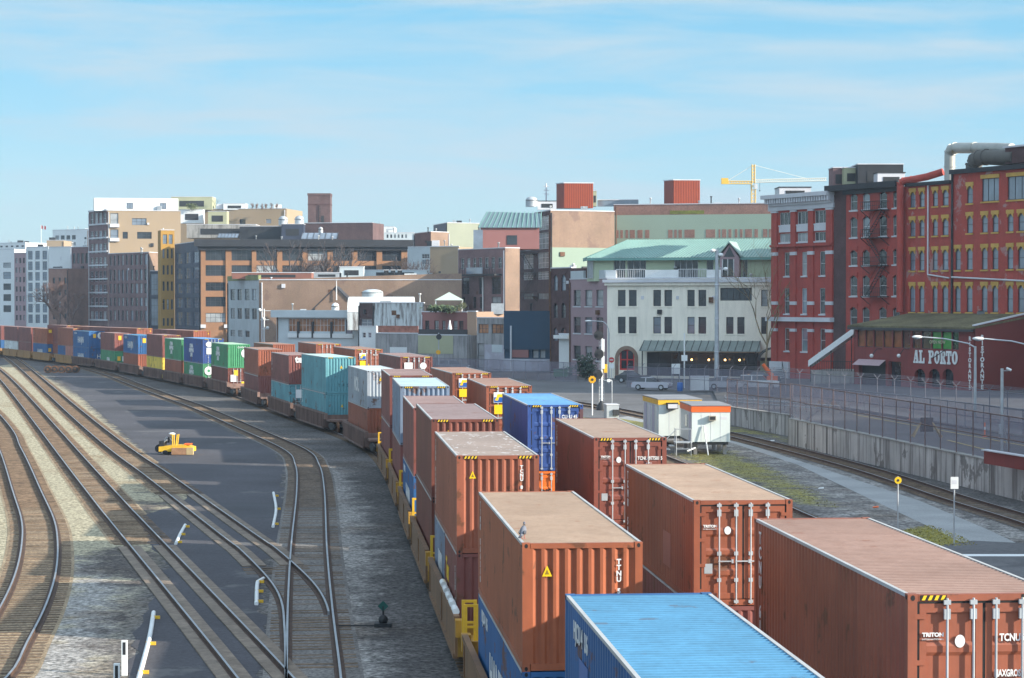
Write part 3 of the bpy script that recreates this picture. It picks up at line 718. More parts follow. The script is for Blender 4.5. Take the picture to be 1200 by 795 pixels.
L_(456.6, 'yellow', C('maroon container with dusty pink roof just behind the blue grey one', 'maroon', 'h'), one(C('maroon container at the bottom of the all maroon stack', 'maroon', 'h'), 'h'), 'the all maroon stack')
L_(430.2, 'brown', C('pale grey container with white emblem lettering on its side', 'grey', 's', deco=[('st', 'MOL', 1.35, 6.6, 1.0, LETTERW, .05, 1.1), ('tri', -.3, 1.9)]), one(C('rust brown container under the pale grey container', 'rust', 's', deco=[('tri', -.2, 1.9)]), 's'), 'the pale grey container')
L_(381.5, 'brown', C('teal container on top of another teal container', 'teal', 'h', deco=[('tri', .05, 2.0), ('et', 'T  F  S  U', .32, .4, .55, BLACK)]), one(C('lower teal container beneath the other teal container', 'teal', 's', deco=[('tri', .1, 1.5), idst('TFSU 2', 11.6, 2.2, .3)]), 's'), 'the two teal containers')
L_(338.4, 'brown', C('maroon container with white three letter word above a teal one', 'maroon', 's', deco=[('et', 'tex', .82, -.1, 1.95, LETTERW, .04), idst('TEXU 4', 11.6, 2.2, .3)]), one(C('teal blue container with a white square on its doors', 'teal', 's', end='door', det=1, deco=[('obj', PLW, (-.3, -.06, 1.4)), idst('TGHU 6', 11.6, 2.3, .3)]), 's'), 'the maroon container above the teal blue one')
L_(302.7, 'brown', C('rust container with sunlit orange end right of the large green one', 'rust', 's', deco=[idst('GESU 5', 11.8, 2.1, .26)]), one(C('maroon container under the rust one right of the green', 'maroon', 's'), 's'), 'the rust container beside the green one')
L_(266.9, 'brown', C('green container above maroon doors, nearer of the two upper green ones', 'green', 's', det=1, deco=china() + [('obj', logo_c('g', COLS['green'][0]), (.75, -.004, 1.6)), ('et', 'CHINA', .3, .3, 2.15)]), one(C('maroon container with its doors showing under the nearer green container', 'darkbrown', 's', end='door', det=1, deco=[('obj', YPL, (-.35, -.06, 1.75)), ('obj', PLW, (-.62, -.06, 1.1)), ('obj', PLY, (.5, -.06, .6))]), 's'), 'the nearer upper green container')
L_(237.8, 'brown', C('mid blue container with white oval on its doors, left of the nearer green', 'cblue', 'h', end='door', det=1, deco=china() + [('obj', oval('a', 1.3, .3), (-.5, -.06, 2.25)), ('obj', PLW, (-.5, -.06, 1.1))]), one(C('green container with round white emblem on its doors, under mid blue one', 'green', 's', end='door', det=1, deco=china() + [('obj', logo_c('g2', COLS['green'][0]), (-.55, -.06, 1.75)), ('obj', oval('b', 1, .2), (-.55, -.06, .8))]), 's'), 'the mid blue container')
L_(212.3, 'brown', C('green container left of the mid blue one, farther of the two upper green', 'green', 's', det=1, deco=china() + [('obj', logo_c('g', COLS['green'][0]), (.95, -.004, 1.7))]), one(C('maroon container with sunlit end under the farther green container', 'rust', 's', det=1), 's'), 'the farther upper green container')
L_(190.1, 'brown', C('maroon container with white three letter word above a yellow one', 'maroon', 'h', det=0, deco=[('et', 'tex', .9, -.2, 2.0, LETTERW, .04)]), one(C('yellow container under the maroon container with the white word', 'yellow', 's', det=0), 's'), 'the yellow container')
L_(161.6, 'brown', C('blue container with round white emblem above a brown one', 'hblue', 's', det=1, deco=hanjin() + hanjin_end()), one(C('brown container under the blue container with the round emblem', 'rust', 's', det=0), 's'), 'the blue container above a brown one')
L_(134.2, 'brown', C('maroon container between two blue ones with sunlit emblem end', 'maroon', 's', det=0, deco=[('obj', logo_c('m', COLS['maroon'][0]), (.75, -.004, 2.0)), ('obj', YPL, (-.45, -.004, 1.6))]), one(C('green container with white letters under the maroon one between two blues', 'green', 's', end='door', det=0, deco=[('st', 'CHINA\nSHIPPING', .8, 5.5, 1.0, LETTERW, .04), ('obj', YPL, (-.6, -.06, 1.2)), ('obj', PLW, (.2, -.06, 1.1))]), 's'), 'the maroon container between two blues')
L_(104.2, 'brown', C('blue container with round emblem stacked on another blue one', 'hblue', 's', det=1, deco=hanjin() + hanjin_end()), one(C('lower blue container with white lettering under another blue one', 'hblue', 's', det=0, end='door', deco=[('st', 'HANJIN', 1.3, 6.2, .75, LETTERW, .03), ('et', 'H', .9, .3, 1.0)]), 's'), 'the pair of blue containers')
L_(85.6, 'gold', C('rust red container in shade left of the blue pair', 'rust', 'h', det=0), (H40['s'], [(C('short salmon container with sunlit corrugated end below the rust red one', 'pink', 's', 6.058, det=0), 0), (C('short blue container behind the short salmon one', 'hblue', 's', 6.058, det=0), 6.13)]), 'the rust red container left of the blues')
L_(55.2, 'gold', C('orange container with large sunlit end at the far left curve', 'orange', 's', det=0, deco=[('obj', PLY, (-.7, -.004, 1.9)), ('obj', PLY, (.75, -.004, .4)), idst('TRLU 7', 11.6, 2.3, .3)]), one(C('blue container with white lettering under the far orange one', 'hblue', 's', det=0, end='door', deco=[('st', 'HANJIN', 1.3, 6.2, .75, LETTERW, .03), ('obj', YPL, (-.8, -.06, 1.3))]), 's'), 'the far orange container')
L_(36, 'gold', C('maroon container with thin sunlit end left of the far orange one', 'maroon', 's', det=0), one(C('maroon container at bottom of the far left maroon stack', 'maroon', 's', det=0), 's'), 'the far left maroon stack')
L_(20.5, 'gold', C('maroon container with small white marks above a white one', 'maroon', 's', det=0, deco=[('obj', oval('c', 1, .25), (-.4, -.004, 1.8))]), one(C('white container on the train at far left', 'white', 's', det=0), 's'), 'the white container')
L_(1, 'gold', C('maroon container at the very left edge above a blue one', 'maroon', 's', det=0), one(C('blue container at the very left edge', 'hblue', 's', det=0), 's'), 'the leftmost container')
place_train(LP, rowsL, 'L')
rowsR = []
def R_(px, side, up, lo, desc): rowsR.append((px, side, 'yellow', up, lo, desc))
def triton(num, extra=()): return [('et', 'TRITON', .13, -.74, 1.98 if num else 1.9, LETTERW, .004, 1.15), ('obj', oval('t', .72, .16), (-.5, -.012, 1.8))] + list(extra)
def trit(z, code, num, extra=()): return [('et', 'TRITON', .085, -.82, z - .66, LETTERW, .004, 1.1), ('et', 'INTERNATIONAL', .035, -.82, z - .715, LETTERW, .0, 1.3), ('obj', disc_me('ot', .10, [SIGNWHITE], None, .8), (-.385, .012, z - .74)), ('et', code, .16, .41, z - .74, LETTERW, .005, .75)] + list(extra)
DKP = plate_me('dk', .2, .24, [STEEL])
R_(1064, -1, C('large rust container with ribbed pink roof and doors at right edge', 'rust', 'h', end='door', deco=trit(2.896, 'TCNU', 0, [('et', '612840 5', .15, .8, 2.16, LETTERW, .005, .75), ('et', 'MAXGROSS', .15, .39, 1.6, LETTERW, .005, .6), ('et', '30480 KG', .11, .8, 1.62, LETTERW, .005, .6), idst('TCNU 612', 11.55, 2.42, .36)])), one(C('brown container under the large rust one at right edge', 'brown', 's'), 's'), 'the large rust container at right')
R_(813.7, -1, C('rust container with white oval on its doors and flat beige roof, middle of right row', 'orange_rust', 's', end='door', deco=trit(2.591, ' ', 0, [('sp', 4.2, .5, 1.3, .9, 1.0), ('obj', DKP, (-.86, .012, .8)), idst('TCNU 588', 11.55, 2.2, .32)])), one(C('red container under the rust one with the flat beige roof', 'maroon', 's'), 's'), 'the beige roofed rust container')
R_(695.9, -1, C('brown container with white code on its doors just right of the deep blue one', 'brown', 'h', end='door', deco=trit(2.896, 'TCNU', 0, [('et', '977501 5', .16, .85, 2.156, LETTERW, .005, .75), ('et', '45G1', .12, .62, 1.98, LETTERW, .003, .75), ('obj', DKP, (-.86, .012, .8)), idst('TCNU 977501', 11.55, 2.5, .24)])), one(C('brown container under the one with the white door code', 'brown', 's'), 's'), 'the brown container beside the deep blue one')
R_(618.3, -1, C('deep blue container with full yellow striped header and white lock rods', 'cblue', 'h', end='door', deco=[('obj', oval('q', 1, .2), (-.2 - .9, -.004, -9))][:0] + [('et', 'CLHU 45', .22, .62, 2.3, SIGNWHITE, .004, .8)]), one(C('orange container with dark lettering under the deep blue one', 'lorange', 's', end='door', deco=[('et', 'LINE', .3, -.5, 1.6, BLACK, .01)]), 's'), 'the deep blue container')
fl = lambda: [('obj', PLF, (-.55, -.062, 2.0)), ('obj', PLY, (-.55, -.062, 1.4)), ('tri', -.02, 1.42), ('et', 'FCIU 8', .17, .55, 2.35, SIGNWHITE, .004, .8), ('et', 'FLORENS', .14, -.4, 1.15, SIGNWHITE, .004, .8)]
R_(569.9, -1, C('rust container with square logo and yellow plate just behind the deep blue one', 'rust', 'h', end='door', deco=fl()), one(C('brown container under the logo bearing rust one next to the deep blue', 'brown', 's'), 's'), 'the rust logo container behind the blue')
R_(530.2, -1, C('rust container with square logo, farther of the two behind the deep blue', 'rust', 'h', end='door', deco=fl()), one(C('brown container under the farther logo bearing rust one', 'brown', 's'), 's'), 'the farther logo container')
R_(469.2, -1, C('maroon container with red doors and two white plates', 'maroon', 'h', end='door', det=1, deco=[('obj', PLW, (-.62, -.06, 1.7)), ('obj', oval('z', 1, .25), (.5, -.06, 2.2))]), one(C('brown container under the maroon one with red doors', 'brown', 'h', det=0), 'h'), 'the maroon container with red doors')
R_(415.8, -1, C('rust container showing a square logo above the pale grey one', 'rust', 'h', end='door', det=1, deco=fl()), one(C('brown container hidden low behind the pale grey one', 'brown', 'h', det=0), 'h'), 'the rust logo container behind the grey')
R_(370.5, -1, C('rust container with orange door end behind the upper teal one', 'rust', 'h', end='door', det=1), one(C('brown container hidden low behind the teal ones', 'brown', 'h', det=0), 'h'), 'the rust container behind the teal')
R_(345.7, 1, C('rust container whose beige roof shows behind the maroon one above teal', 'rust', 's', det=1), one(C('brown container hidden low behind the maroon one above teal', 'brown', 's', det=0), 's'), 'the rust container behind the maroon above teal')
place_train(RPATH, rowsR, 'R')
rows3 = []
for px, cl, ds in ((226.7, 'rust', 'above the upper green and blue ones'), (207, 'maroon', 'behind the one above yellow'), (160.4, 'rust', 'above the blue emblem one'), (135.5, 'maroon', 'above the maroon emblem one'), (105.5, 'rust', 'above the pair of blues'), (78, 'maroon', 'behind the far orange one')):
    rows3.append((px, -1, 'brown', C(f'{cl} container on the farthest track seen {ds}', cl, 'h', det=0, deco=[('tri', .9, 2.4)]), one(C(f'hidden brown container on the farthest track {ds}', 'brown', 'h', det=0), 'h'), f'farthest track containers {ds}'))
place_train(R2P, rows3, '3')

# ------------------------------------------------------------------ buildings
UMBER = M('umber_brick', (.115, .07, .068), .85, .25, .4, fine=.3, finescale=4)
BRICKRED = M('painted_red_brick', (.37, .058, .042), .75, .14, .5, fine=.12, finescale=6, streak=.25, dirt=(.16, .03, .03))
BRICKPEEL = M('peeling_red_paint', (.37, .058, .042), .75, .14, .5, fine=.12, finescale=6, streak=.25, dirt=(.17, .035, .03), spots=.55, spotcol=(.36, .22, .21), spotscale=.38)
BRICKDARK = M('sooty_brick', (.085, .045, .045), .85, .3, .6, fine=.3, finescale=5)
BRICKPURPLE = M('purple_brown_brick', (.18, .11, .112), .85, .2, .5, fine=.2, finescale=5)
BRICKTAN = M('tan_brick', (.245, .168, .12), .85, .22, .16, fine=.16, finescale=5, spots=.6, spotcol=(.185, .12, .095), spotscale=.22, streak=.2, dirt=(.2, .12, .1))
BRICKBROWN = M('brown_brick', (.24, .135, .105), .85, .25, .3, fine=.25, finescale=4)
ORNG = M('orange_brick', (.27, .14, .072), .8, .14, .3, fine=.12)
TANR = M('tan_render', (.33, .25, .165), .8, .06, .1)
YELR = M('yellow_brick', (.36, .20, .035), .8, .15, .3)
CREAM = M('cream_render', (.86, .80, .67), .75, .07, .15, streak=.18, dirt=(.36, .35, .28))
PALEG = M('pale_sage_paint', (.26, .34, .27), .8, .07, .08)
GREYB = M('blue_grey_render', (.42, .47, .49), .8, .1, .2, streak=.3, dirt=(.2, .22, .23))
WHITER = M('white_render', (.66, .69, .69), .7, .06, .2)
PALEB = M('pale_blue_cladding', (.48, .54, .56), .6, .08, .3)
NAVY = M('navy_hoarding', (.012, .045, .085), .6, .15, .2)
BLUEBLK = M('blue_black_render', (.035, .045, .075), .6, .2, .4)
BLACKC = M('black_cornice', (.02, .022, .027), .6, .15)
PURPLER = M('mauve_render', (.34, .235, .25), .8, .08, .2)
COPPER = M('green_metal_roof', (.28, .385, .345), .45, .1, .3)
COPPERD = M('green_metal_seam', (.14, .30, .27), .45, .1, .3)
PEACH = M('peach_render', (.40, .27, .19), .8, .06, .2)
SALMON = M('salmon_render', (.27, .12, .11), .8, .08, .2)
STAINED = M('stained_concrete', (.58, .62, .62), .85, .1, .2, streak=.95, dirt=(.09, .06, .05))
DCONC = M('dark_concrete', (.30, .295, .295), .9, .25, .3, streak=.5, dirt=(.07, .07, .07))
GRAFF = M('graffiti_wall', (.36, .35, .40), .85, .25, .25, spots=1.0, spotcol=(.42, .44, .50), spotscale=.25)
REDBOX = M('red_corrugated_metal', (.42, .085, .032), .55, .08, .3)
REDBOXD = M('red_corrugated_groove', (.24, .042, .02), .55, .08, .3)
TRIMS = M('stone_trim', (.56, .57, .60), .75, .1, .4)
YTRIM = M('yellow_trim', (.52, .32, .075), .7, .15, .8)
ROOFING = M('roof_felt', (.13, .125, .12), .9, .25, .2)
GREENP = M('pale_green_panel', (.40, .47, .32), .6, .08, .3)
MURAL = M('pale_yellow_paint', (.36, .37, .24), .8, .08, .3)
FRAMEW = M('white_window_frame', (.55, .56, .56), .5, .05)
FRAMED = M('dark_window_frame', (.04, .04, .045), .5, .05)

class Face:
    """a vertical wall plane between two ground points, seen from the camera side"""
    def __init__(s, A, B):
        s.A, s.B = Vector((A[0], A[1], 0)), Vector((B[0], B[1], 0)); s.L = (s.B - s.A).length; s.d = (s.B - s.A).normalized()
        s.n = Vector((s.d.y, -s.d.x, 0)); s.rz = math.atan2(s.d.y, s.d.x)
        if s.n.dot(-(s.A + s.B) / 2) < 0: s.n = s.n * 1
    def u(s, px):
        k = (px - CX) / F; den = s.d.x - k * s.d.y
        return (k * s.A.y - s.A.x) / den
    def p(s, u, z=0, out=0): q = s.A + s.d * u + s.n * out; return Vector((q.x, q.y, z))
    def z(s, py, px): return zat(py, s.p(s.u(px)).y)
def pxp(px, Y): return (xat(px, Y), Y)
def wall(par, f, z0, z1, holes=(), mat=None, rev=.22, name='wall', rmat=None, u0=0, u1=None):
    """wall on a face with rectangular openings and their reveals; par.location is the origin"""
    u1 = f.L if u1 is None else u1
    us = sorted({u0, u1} | {max(u0, min(u1, h[k])) for h in holes for k in (0, 1)}); zs = sorted({z0, z1} | {max(z0, min(z1, h[k])) for h in holes for k in (2, 3)})
    us = [a for i, a in enumerate(us) if i == 0 or a - us[i - 1] > 1e-4]; zs = [a for i, a in enumerate(zs) if i == 0 or a - zs[i - 1] > 1e-4]
    o = par.location; mb = MB(); idx = {}; inv = {}
    def vid(i, k):
        if (i, k) not in idx: idx[(i, k)] = len(mb.v); mb.v.append(tuple(f.p(us[i], zs[k]) - o))
        return idx[(i, k)]
    for i in range(len(us) - 1):
        for k in range(len(zs) - 1):
            uc, zc = (us[i] + us[i + 1]) / 2, (zs[k] + zs[k + 1]) / 2
            if any(h[0] < uc < h[1] and h[2] < zc < h[3] for h in holes): continue
            mb.f.append([vid(i, k), vid(i + 1, k), vid(i + 1, k + 1), vid(i, k + 1)]); mb.m.append(0); mb.sm.append(False)
    for h in holes:
        a, b, c, d = h[:4]; q = [f.p(a, c), f.p(b, c), f.p(b, d), f.p(a, d)]; r = [p - f.n * rev for p in q]
        mb.add([p - o for p in q + r], [(0, 4, 5, 1), (1, 5, 6, 2), (2, 6, 7, 3), (3, 7, 4, 0)], 1)
    return mb.build(name, [mat, rmat or mat], par)
def window_me(w_, h, nx, nz, fm, gm, fr=.07, sill=None, lintel=None, sub=True):
    w_, h = round(w_, 2), round(h, 2)
    def f():
        mb = MB(); a = w_ / 2
        mb.box(-a, -a + fr, -.04, .03, 0, h); mb.box(a - fr, a, -.04, .03, 0, h); mb.box(-a + fr, a - fr, -.04, .03, 0, fr); mb.box(-a + fr, a - fr, -.04, .03, h - fr, h)
        for i in range(1, nx): x = -a + w_ * i / nx; mb.box(x - fr * .4, x + fr * .4, -.03, .02, fr, h - fr)
        for k in range(1, nz): z = h * k / nz; mb.box(-a + fr, a - fr, -.035, .025, z - fr * .4, z + fr * .4)
        if not sub: mb.add([(-a, 0, 0), (a, 0, 0), (a, 0, h), (-a, 0, h)], [(0, 1, 2, 3)], 1)
        return mb.mesh('window', [fm, gm])
    return cached(('win', w_, h, nx, nz, fm.name, gm.name, fr, sub), f)
def pane_me(w_, h, gm):
    w_, h = round(w_, 2), round(h, 2)
    return cached(('pane', w_, h, gm.name), lambda: MB().add([(-w_ / 2, 0, 0), (w_ / 2, 0, 0), (w_ / 2, 0, h), (-w_ / 2, 0, h)], [(0, 1, 2, 3)]).mesh('pane', gm))
def sill_me(w_, mat, hgt=.18, out=.28, over=.12): return cached(('sill_', round(w_, 2), mat.name, hgt), lambda: MB().box(-w_ / 2 - over, w_ / 2 + over, -out, .0, -hgt, -.003).mesh('sill', mat))
def lintel_me(w_, mat, hgt=.42, arch=0., out=.25):
    def f():
        mb = MB(); a = w_ / 2; mb.box(-a - .14, a + .14, -out, 0, .003, hgt)
        if arch:
            n = 8; top = [(-a + w_ * i / n, -out + .03, .002) for i in range(n + 1)]
            low = [(-a + w_ * i / n, -out + .03, -arch * (1 - math.sin(math.pi * (i / n)))) for i in range(n + 1)]
            for i in range(n): mb.prism([low[i], low[i + 1], top[i + 1], top[i]], (0, out - .06, 0))
        return mb.mesh('lintel', mat)
    return cached(('lin', round(w_, 2), mat.name, hgt, arch), f)
GL = [GLASS, GLASS, GLASS, GLASS, GLASS, GLASS_B, GLASS_S]
def win(par, f, u0, u1, z0, z1, nx=1, nz=2, fm=None, gm=None, sub=True, rev=.22, sill=None, lintel=None, arch=0., fr=.07):
    fm = fm or FRAMED; gm = gm or rng.choice(GL); w_, h = u1 - u0, z1 - z0
    c = f.p((u0 + u1) / 2, z0, -rev + .02) - par.location
    o = put('window', window_me(w_, h, nx, nz, fm, gm, fr, sub=sub), par, c, f.rz)
    if sub: put('pane', pane_me(w_, h, gm), o, (0, .012, 0))
    if sill: put('sill', sill_me(w_, sill), o)
    if lintel: put('lintel', lintel_me(w_, lintel, arch=arch), o, (0, 0, h))
    return o
def holes_px(f, cols, rows, ref):
    return [(f.u(a), f.u(b), f.z(d, ref), f.z(c, ref)) for a, b in cols for c, d in rows]
def ledge(par, f, u0, u1, z0, z1, out, mat, name='cornice', depth=.0):
    o = par.location
    q = [f.p(u0, z0, -depth), f.p(u1, z0, -depth), f.p(u1, z0, out), f.p(u0, z0, out)]
    return MB().prism([p - o for p in q], (0, 0, z1 - z0)).build(name, mat, par)
def shell(par, pts, z0, z1, mat, roof, front=0, parapet=.35):
    """back and side walls of the footprint (the first `front` edges are built elsewhere) and a flat roof behind a parapet"""
    o = par.location; n = len(pts); mb = MB()
    for i in range(front, n):
        a, b = pts[i], pts[(i + 1) % n]
        mb.poly([(a[0] - o.x, a[1] - o.y, z0), (b[0] - o.x, b[1] - o.y, z0), (b[0] - o.x, b[1] - o.y, z1), (a[0] - o.x, a[1] - o.y, z1)])
    if front < n: mb.build('rear_wall', mat, par)
    c = Vector((sum(p[0] for p in pts) / n, sum(p[1] for p in pts) / n)); rf_ = MB()
    rf_.poly([(p[0] - o.x, p[1] - o.y, z1 - parapet) for p in pts]).build('roof', roof, par)
def building(name, label, corners, ytop, depth, mats, roof=None, z0=0.0, cat='building', grids=(), ref=0, parapet=.35):
    """corners: (px, distance) left to right along the visible walls; ytop: picture row of the roof line at corners[ref]"""
    P = [Vector((*pxp(*c), 0)) for c in corners]; fs = [Face(P[i], P[i + 1]) for i in range(len(P) - 1)]
    z1 = zat(ytop, corners[ref][1]); t = thing(name, label, cat, (P[0].x, P[0].y, 0))
    if len(P) == 2: back = [P[1] - fs[0].n * depth, P[0] - fs[0].n * depth]
    else: back = [P[0] + P[2] - P[1]]
    H = [[] for _ in fs]
    for g in grids:
        fi, cols, rows, rf = g[:4]; kw = g[4] if len(g) > 4 else {}
        f = fs[fi]; hs = holes_px(f, cols, rows, rf); H[fi] += hs
        for h in hs: win(t, f, *h, **kw)
    for f, hs, m in zip(fs, H, mats): wall(t, f, z0, z1, hs, m)
    shell(t, [tuple(p.xy) for p in P + back], z0, z1, mats[-1], roof or ROOFING, len(fs), parapet)
    for i, f in enumerate(fs): ledge(t, f, 0, f.L, z1 + .003, z1 + .16, .09, TRIMS if mats[i] not in (ORNG,) else BLACKC, 'coping', .28)
    # pipes, vents and rooftop bits that belong to the building
    o = t.location; r = random.Random(int(corners[0][0] * 7 + ytop * 3)); hgt = z1 - z0
    if hgt > 8 and cat == 'building':
        for f, hs, m in zip(fs, H, mats):
            if f.L < 5: continue
            u = f.L * r.choice((.015, .985)); q = MB(); q.tube([f.p(u, z0, .12) - o, f.p(u, z1 - .4, .12) - o], .11, 6); q.build('drainpipe', r.choice((TRIMS, DARK, RUST)), t)
            for k in range(int(f.L / 9) + 1):
                u, z = f.L * r.uniform(.05, .95), z0 + hgt * r.uniform(.45, .93); a, b = r.uniform(.2, .5), r.uniform(.2, .45)
                if any(h[0] - a - .1 < u < h[1] + a + .1 and h[2] - b - .1 < z < h[3] + b + .1 for h in hs): continue
                MB().prism([p - o for p in (f.p(u - a, z - b, .004), f.p(u + a, z - b, .004), f.p(u + a, z + b, .004), f.p(u - a, z + b, .004))], f.n * r.choice((.03, .3))).build('wall_vent', r.choice((DARK, DARK, TRIMS, RUST)), t)
        f = fs[-1]
        for k in range(min(6, int(f.L / 5) + 1)):
            u, d, hh = f.L * r.uniform(.05, .95), -r.uniform(1.2, 4), r.uniform(.7, 1.9); c = f.p(u, z1 - parapet, d) - o; q = MB()
            if r.random() < .5: q.tube([c, c + Vector((0, 0, hh)), c + Vector((0, 0, hh + .03)), c + Vector((0, 0, hh + .2))], [.12, .12, .25, .22], 8)
            else: a = r.uniform(.4, 1.1); q.box(c.x - a, c.x + a, c.y - a, c.y + a, c.z, c.z + hh)
            q.build('roof_vent', r.choice((STEEL, TRIMS, DARK, WHITER)), t)
    return t, fs, z1
def cols(a, b, n, fill=.6):
    st_ = (b - a) / n; return [(a + st_ * (i + .5 - fill / 2), a + st_ * (i + .5 + fill / 2)) for i in range(n)]
def rowsf(a, b, n, fill=.6): return cols(a, b, n, fill)
def rbox(par, px0, px1, py0, py1, Y, dep, mat, name, m2=None):
    """a box-shaped piece seen frontally between picture columns at a distance"""
    x0, x1, z1, z0 = xat(px0, Y), xat(px1, Y), zat(py0, Y), zat(py1, Y); o = par.location
    return MB().box(x0 - o.x, x1 - o.x, Y - o.y, Y + dep - o.y, z0, z1).build(name, mat, par)
def topbox(name, label, cat, px0, px1, py0, py1, Y, dep, mat, group=None):
    x0, x1, z1, z0 = xat(px0, Y), xat(px1, Y), zat(py0, Y), zat(py1, Y); t = thing(name, label, cat, ((x0 + x1) / 2, Y, z0), 0, group)
    return t, x1 - x0, z1 - z0
S_ = dict(sub=False)
# --- far left cluster
building('apartment_building', 'white balconied building at the far left edge of the street', [(-40, 640), (17, 632)], 293, 20, [WHITER], grids=[(0, [(4, 13)], [(308, 314), (319, 327), (332.5, 340), (345, 353), (358, 366)], 8, S_), (0, [(-20, -6)], rowsf(300, 368, 5), 8, S_)])
building('brick_building', 'narrow pinkish building between the balconied and the pale glazed one', [(17, 632), (31, 630)], 297, 20, [PURPLER], grids=[(0, cols(17.5, 30.5, 3, .5), rowsf(300, 378, 7, .55), 24, S_)])
t, fs, z1 = building('apartment_building', 'pale greenish building with three bays of large glazed windows', [(31, 628), (57, 624)], 290, 20, [WHITER], grids=[(0, cols(31.5, 57, 3, .62), rowsf(293, 380, 7, .8), 44, dict(sub=False, gm=GLASS_S, nx=2, nz=3))])
building('apartment_building', 'blank white party wall above a small red brick building', [(57.3, 622), (84, 618)], 290, 20, [WHITER])
building('brick_building', 'small red brick building behind the bare tree at the far left', [(57, 600), (80, 597)], 315, 10, [BRICKBROWN], grids=[(0, cols(60, 80, 3, .4), rowsf(322, 378, 4, .5), 70, S_)])
building('tower_block', 'white modern block rising behind the far left street', [(62, 860), (104, 850)], 270, 25, [WHITER], grids=[(0, cols(64, 90, 4, .7), [(276, 281), (284, 288)], 80, S_)])
building('office_block', 'low tan block beside the white modern block behind the street', [(55, 780), (75, 780)], 282, 15, [TANR])
building('office_block', 'distant pale row of roofs at the left edge behind the street', [(-30, 900), (30, 880)], 286, 25, [WHITER], grids=[(0, cols(-20, 30, 8, .5), [(288, 290)], 10, S_)])
building('brick_building', 'dark purple brick building with pale upper windows left of the frame tower', [(84, 612), (105, 608)], 290, 20, [BRICKPURPLE], grids=[(0, cols(84.5, 104.5, 4, .6), [(297, 309), (316, 328), (334, 344), (349, 361), (366, 376)], 95, dict(sub=False, nz=2))])
t, fs, z1 = building('apartment_building', 'tall tan building with brown gridded frame front and white penthouse', [(104.5, 604), (126.5, 592), (212, 596)], 247, 30, [BRICKPURPLE, TANR], ref=1, grids=[
    (0, cols(105.5, 125.5, 4, .72), [(250, 264), (271, 281), (286, 297), (302, 314), (318, 330), (334, 345), (349, 361), (365, 376)], 115, dict(sub=False, nx=2, fm=TRIMS)),
    (1, [(155, 172), (161, 178)][:1], [(256, 264)], 160, dict(sub=False, nx=3)), (1, [(161, 178)], [(272, 280)], 160, dict(sub=False, nx=3)), (1, [(144, 150)], [(272, 280)], 160, S_), (1, [(129.5, 139)], [(250, 266), (269, 283)], 130, S_)])
for i in range(9): ledge(t, fs[0], 0, fs[0].L, zat(248 + i * 16, 598), zat(246.2 + i * 16, 598), .25, TRIMS, 'floor_band')
pent = MB()
o = t.location; A, B = fs[1].p(-3.5, z1, -1.5) - o, fs[1].p(fs[1].L - .5, z1, -1.5) - o; nn = -fs[1].n * 8
pent.prism([A, B, B + nn, A + nn], (0, 0, zat(233, 598) - z1)); pw = pent.build('penthouse', WHITER, t)
for px in (153, 192): put('window', window_me(1.6, 1.6, 2, 1, FRAMED, GLASS_S, sub=False), pw, fs[1].p(fs[1].u(px), z1 + .6, -1.46) - o, fs[1].rz)
for py in (266.5, 283): ledge(t, fs[1], fs[1].u(129), fs[1].u(140), fs[1].z(py, 135), fs[1].z(py - 4, 135), .6, TRIMS, 'balcony')
building('brick_building', 'purple brick warehouse with a grid of narrow windows beside the frame tower', [(127, 586), (174, 566), (188.5, 574)], 296, 25, [BRICKPURPLE, BRICKTAN], ref=1, grids=[(0, cols(127.5, 151, 5, .5) + cols(152, 173.5, 4, .6), [(299, 311), (316, 329), (332.5, 344), (349, 359), (364, 376)], 150, dict(sub=False, nz=2))])
building('glazed_building', 'narrow building with tall reflecting glass between brick and yellow buildings', [(176, 560), (188.5, 560)], 318, 10, [BLUEBLK], grids=[(0, [(177, 187.5)], [(321, 346), (350, 382)], 182, dict(sub=False, gm=GLASS_S, nx=3, nz=4))])
building('brick_building', 'narrow bright yellow brick building with six storeys of windows', [(188.7, 552), (204.6, 553)], 270, 5, [YELR], grids=[(0, [(191, 196), (198, 202.5)], [(275, 286)], 196, dict(sub=False, gm=GLASS_S, nx=2)), (0, cols(189.5, 204, 3, .48), [(292, 303), (311, 322), (330, 341), (351, 363), (373, 382)], 196, S_)])
# --- the large orange and black building
t, fs, z1 = building('office_building', 'large orange brick building with black cornice and blue black left wall', [(205, 552), (235, 520), (479, 528)], 283, 40, [BLUEBLK, ORNG], ref=1, grids=[
    (0, cols(205.8, 234.5, 3, .68), [(296, 309), (314, 327), (332, 344), (349, 361), (366, 382)], 220, dict(sub=False, nx=2, nz=3, gm=GLASS_S)),
    (1, [(241, 264.3), (271.5, 295), (300.5, 324.5), (331, 354), (360.5, 383.5), (390, 412), (419, 441), (448, 470)], [(292.5, 305.5), (311, 323.5), (331, 341), (348, 359.5), (367, 378)], 253, dict(sub=False, nx=4, nz=2))])
W2_ = fs[1]
for a, b in zip([235.5, 264.6, 295.3, 324.8, 354.3, 383.8, 412.3, 441.3, 470.3], [240.7, 271.2, 300.2, 330.7, 360.2, 389.7, 418.7, 447.7, 478.5]):
    ledge(t, W2_, W2_.u(a), W2_.u(b), 0, W2_.z(291.5, 253), .35, ORNG, 'pier')
ledge(t, W2_, -1.5, W2_.L + 1.0, z1 - 1.2, z1 + .5, 1.6, BLACKC); ledge(t, W2_, -.6, W2_.L + .4, z1 - 2.0, z1 - 1.203, .9, BLACKC)
ledge(t, W2_, 0, W2_.L, W2_.z(291.3, 253), W2_.z(289.8, 253), .42, BLACKC, 'string_course')
for px in (238, 265.5): ledge(t, W2_, W2_.u(px - 3), W2_.u(px + 3), W2_.z(384.5, 253), W2_.z(380.5, 253), .7, TRIMS, 'capital')
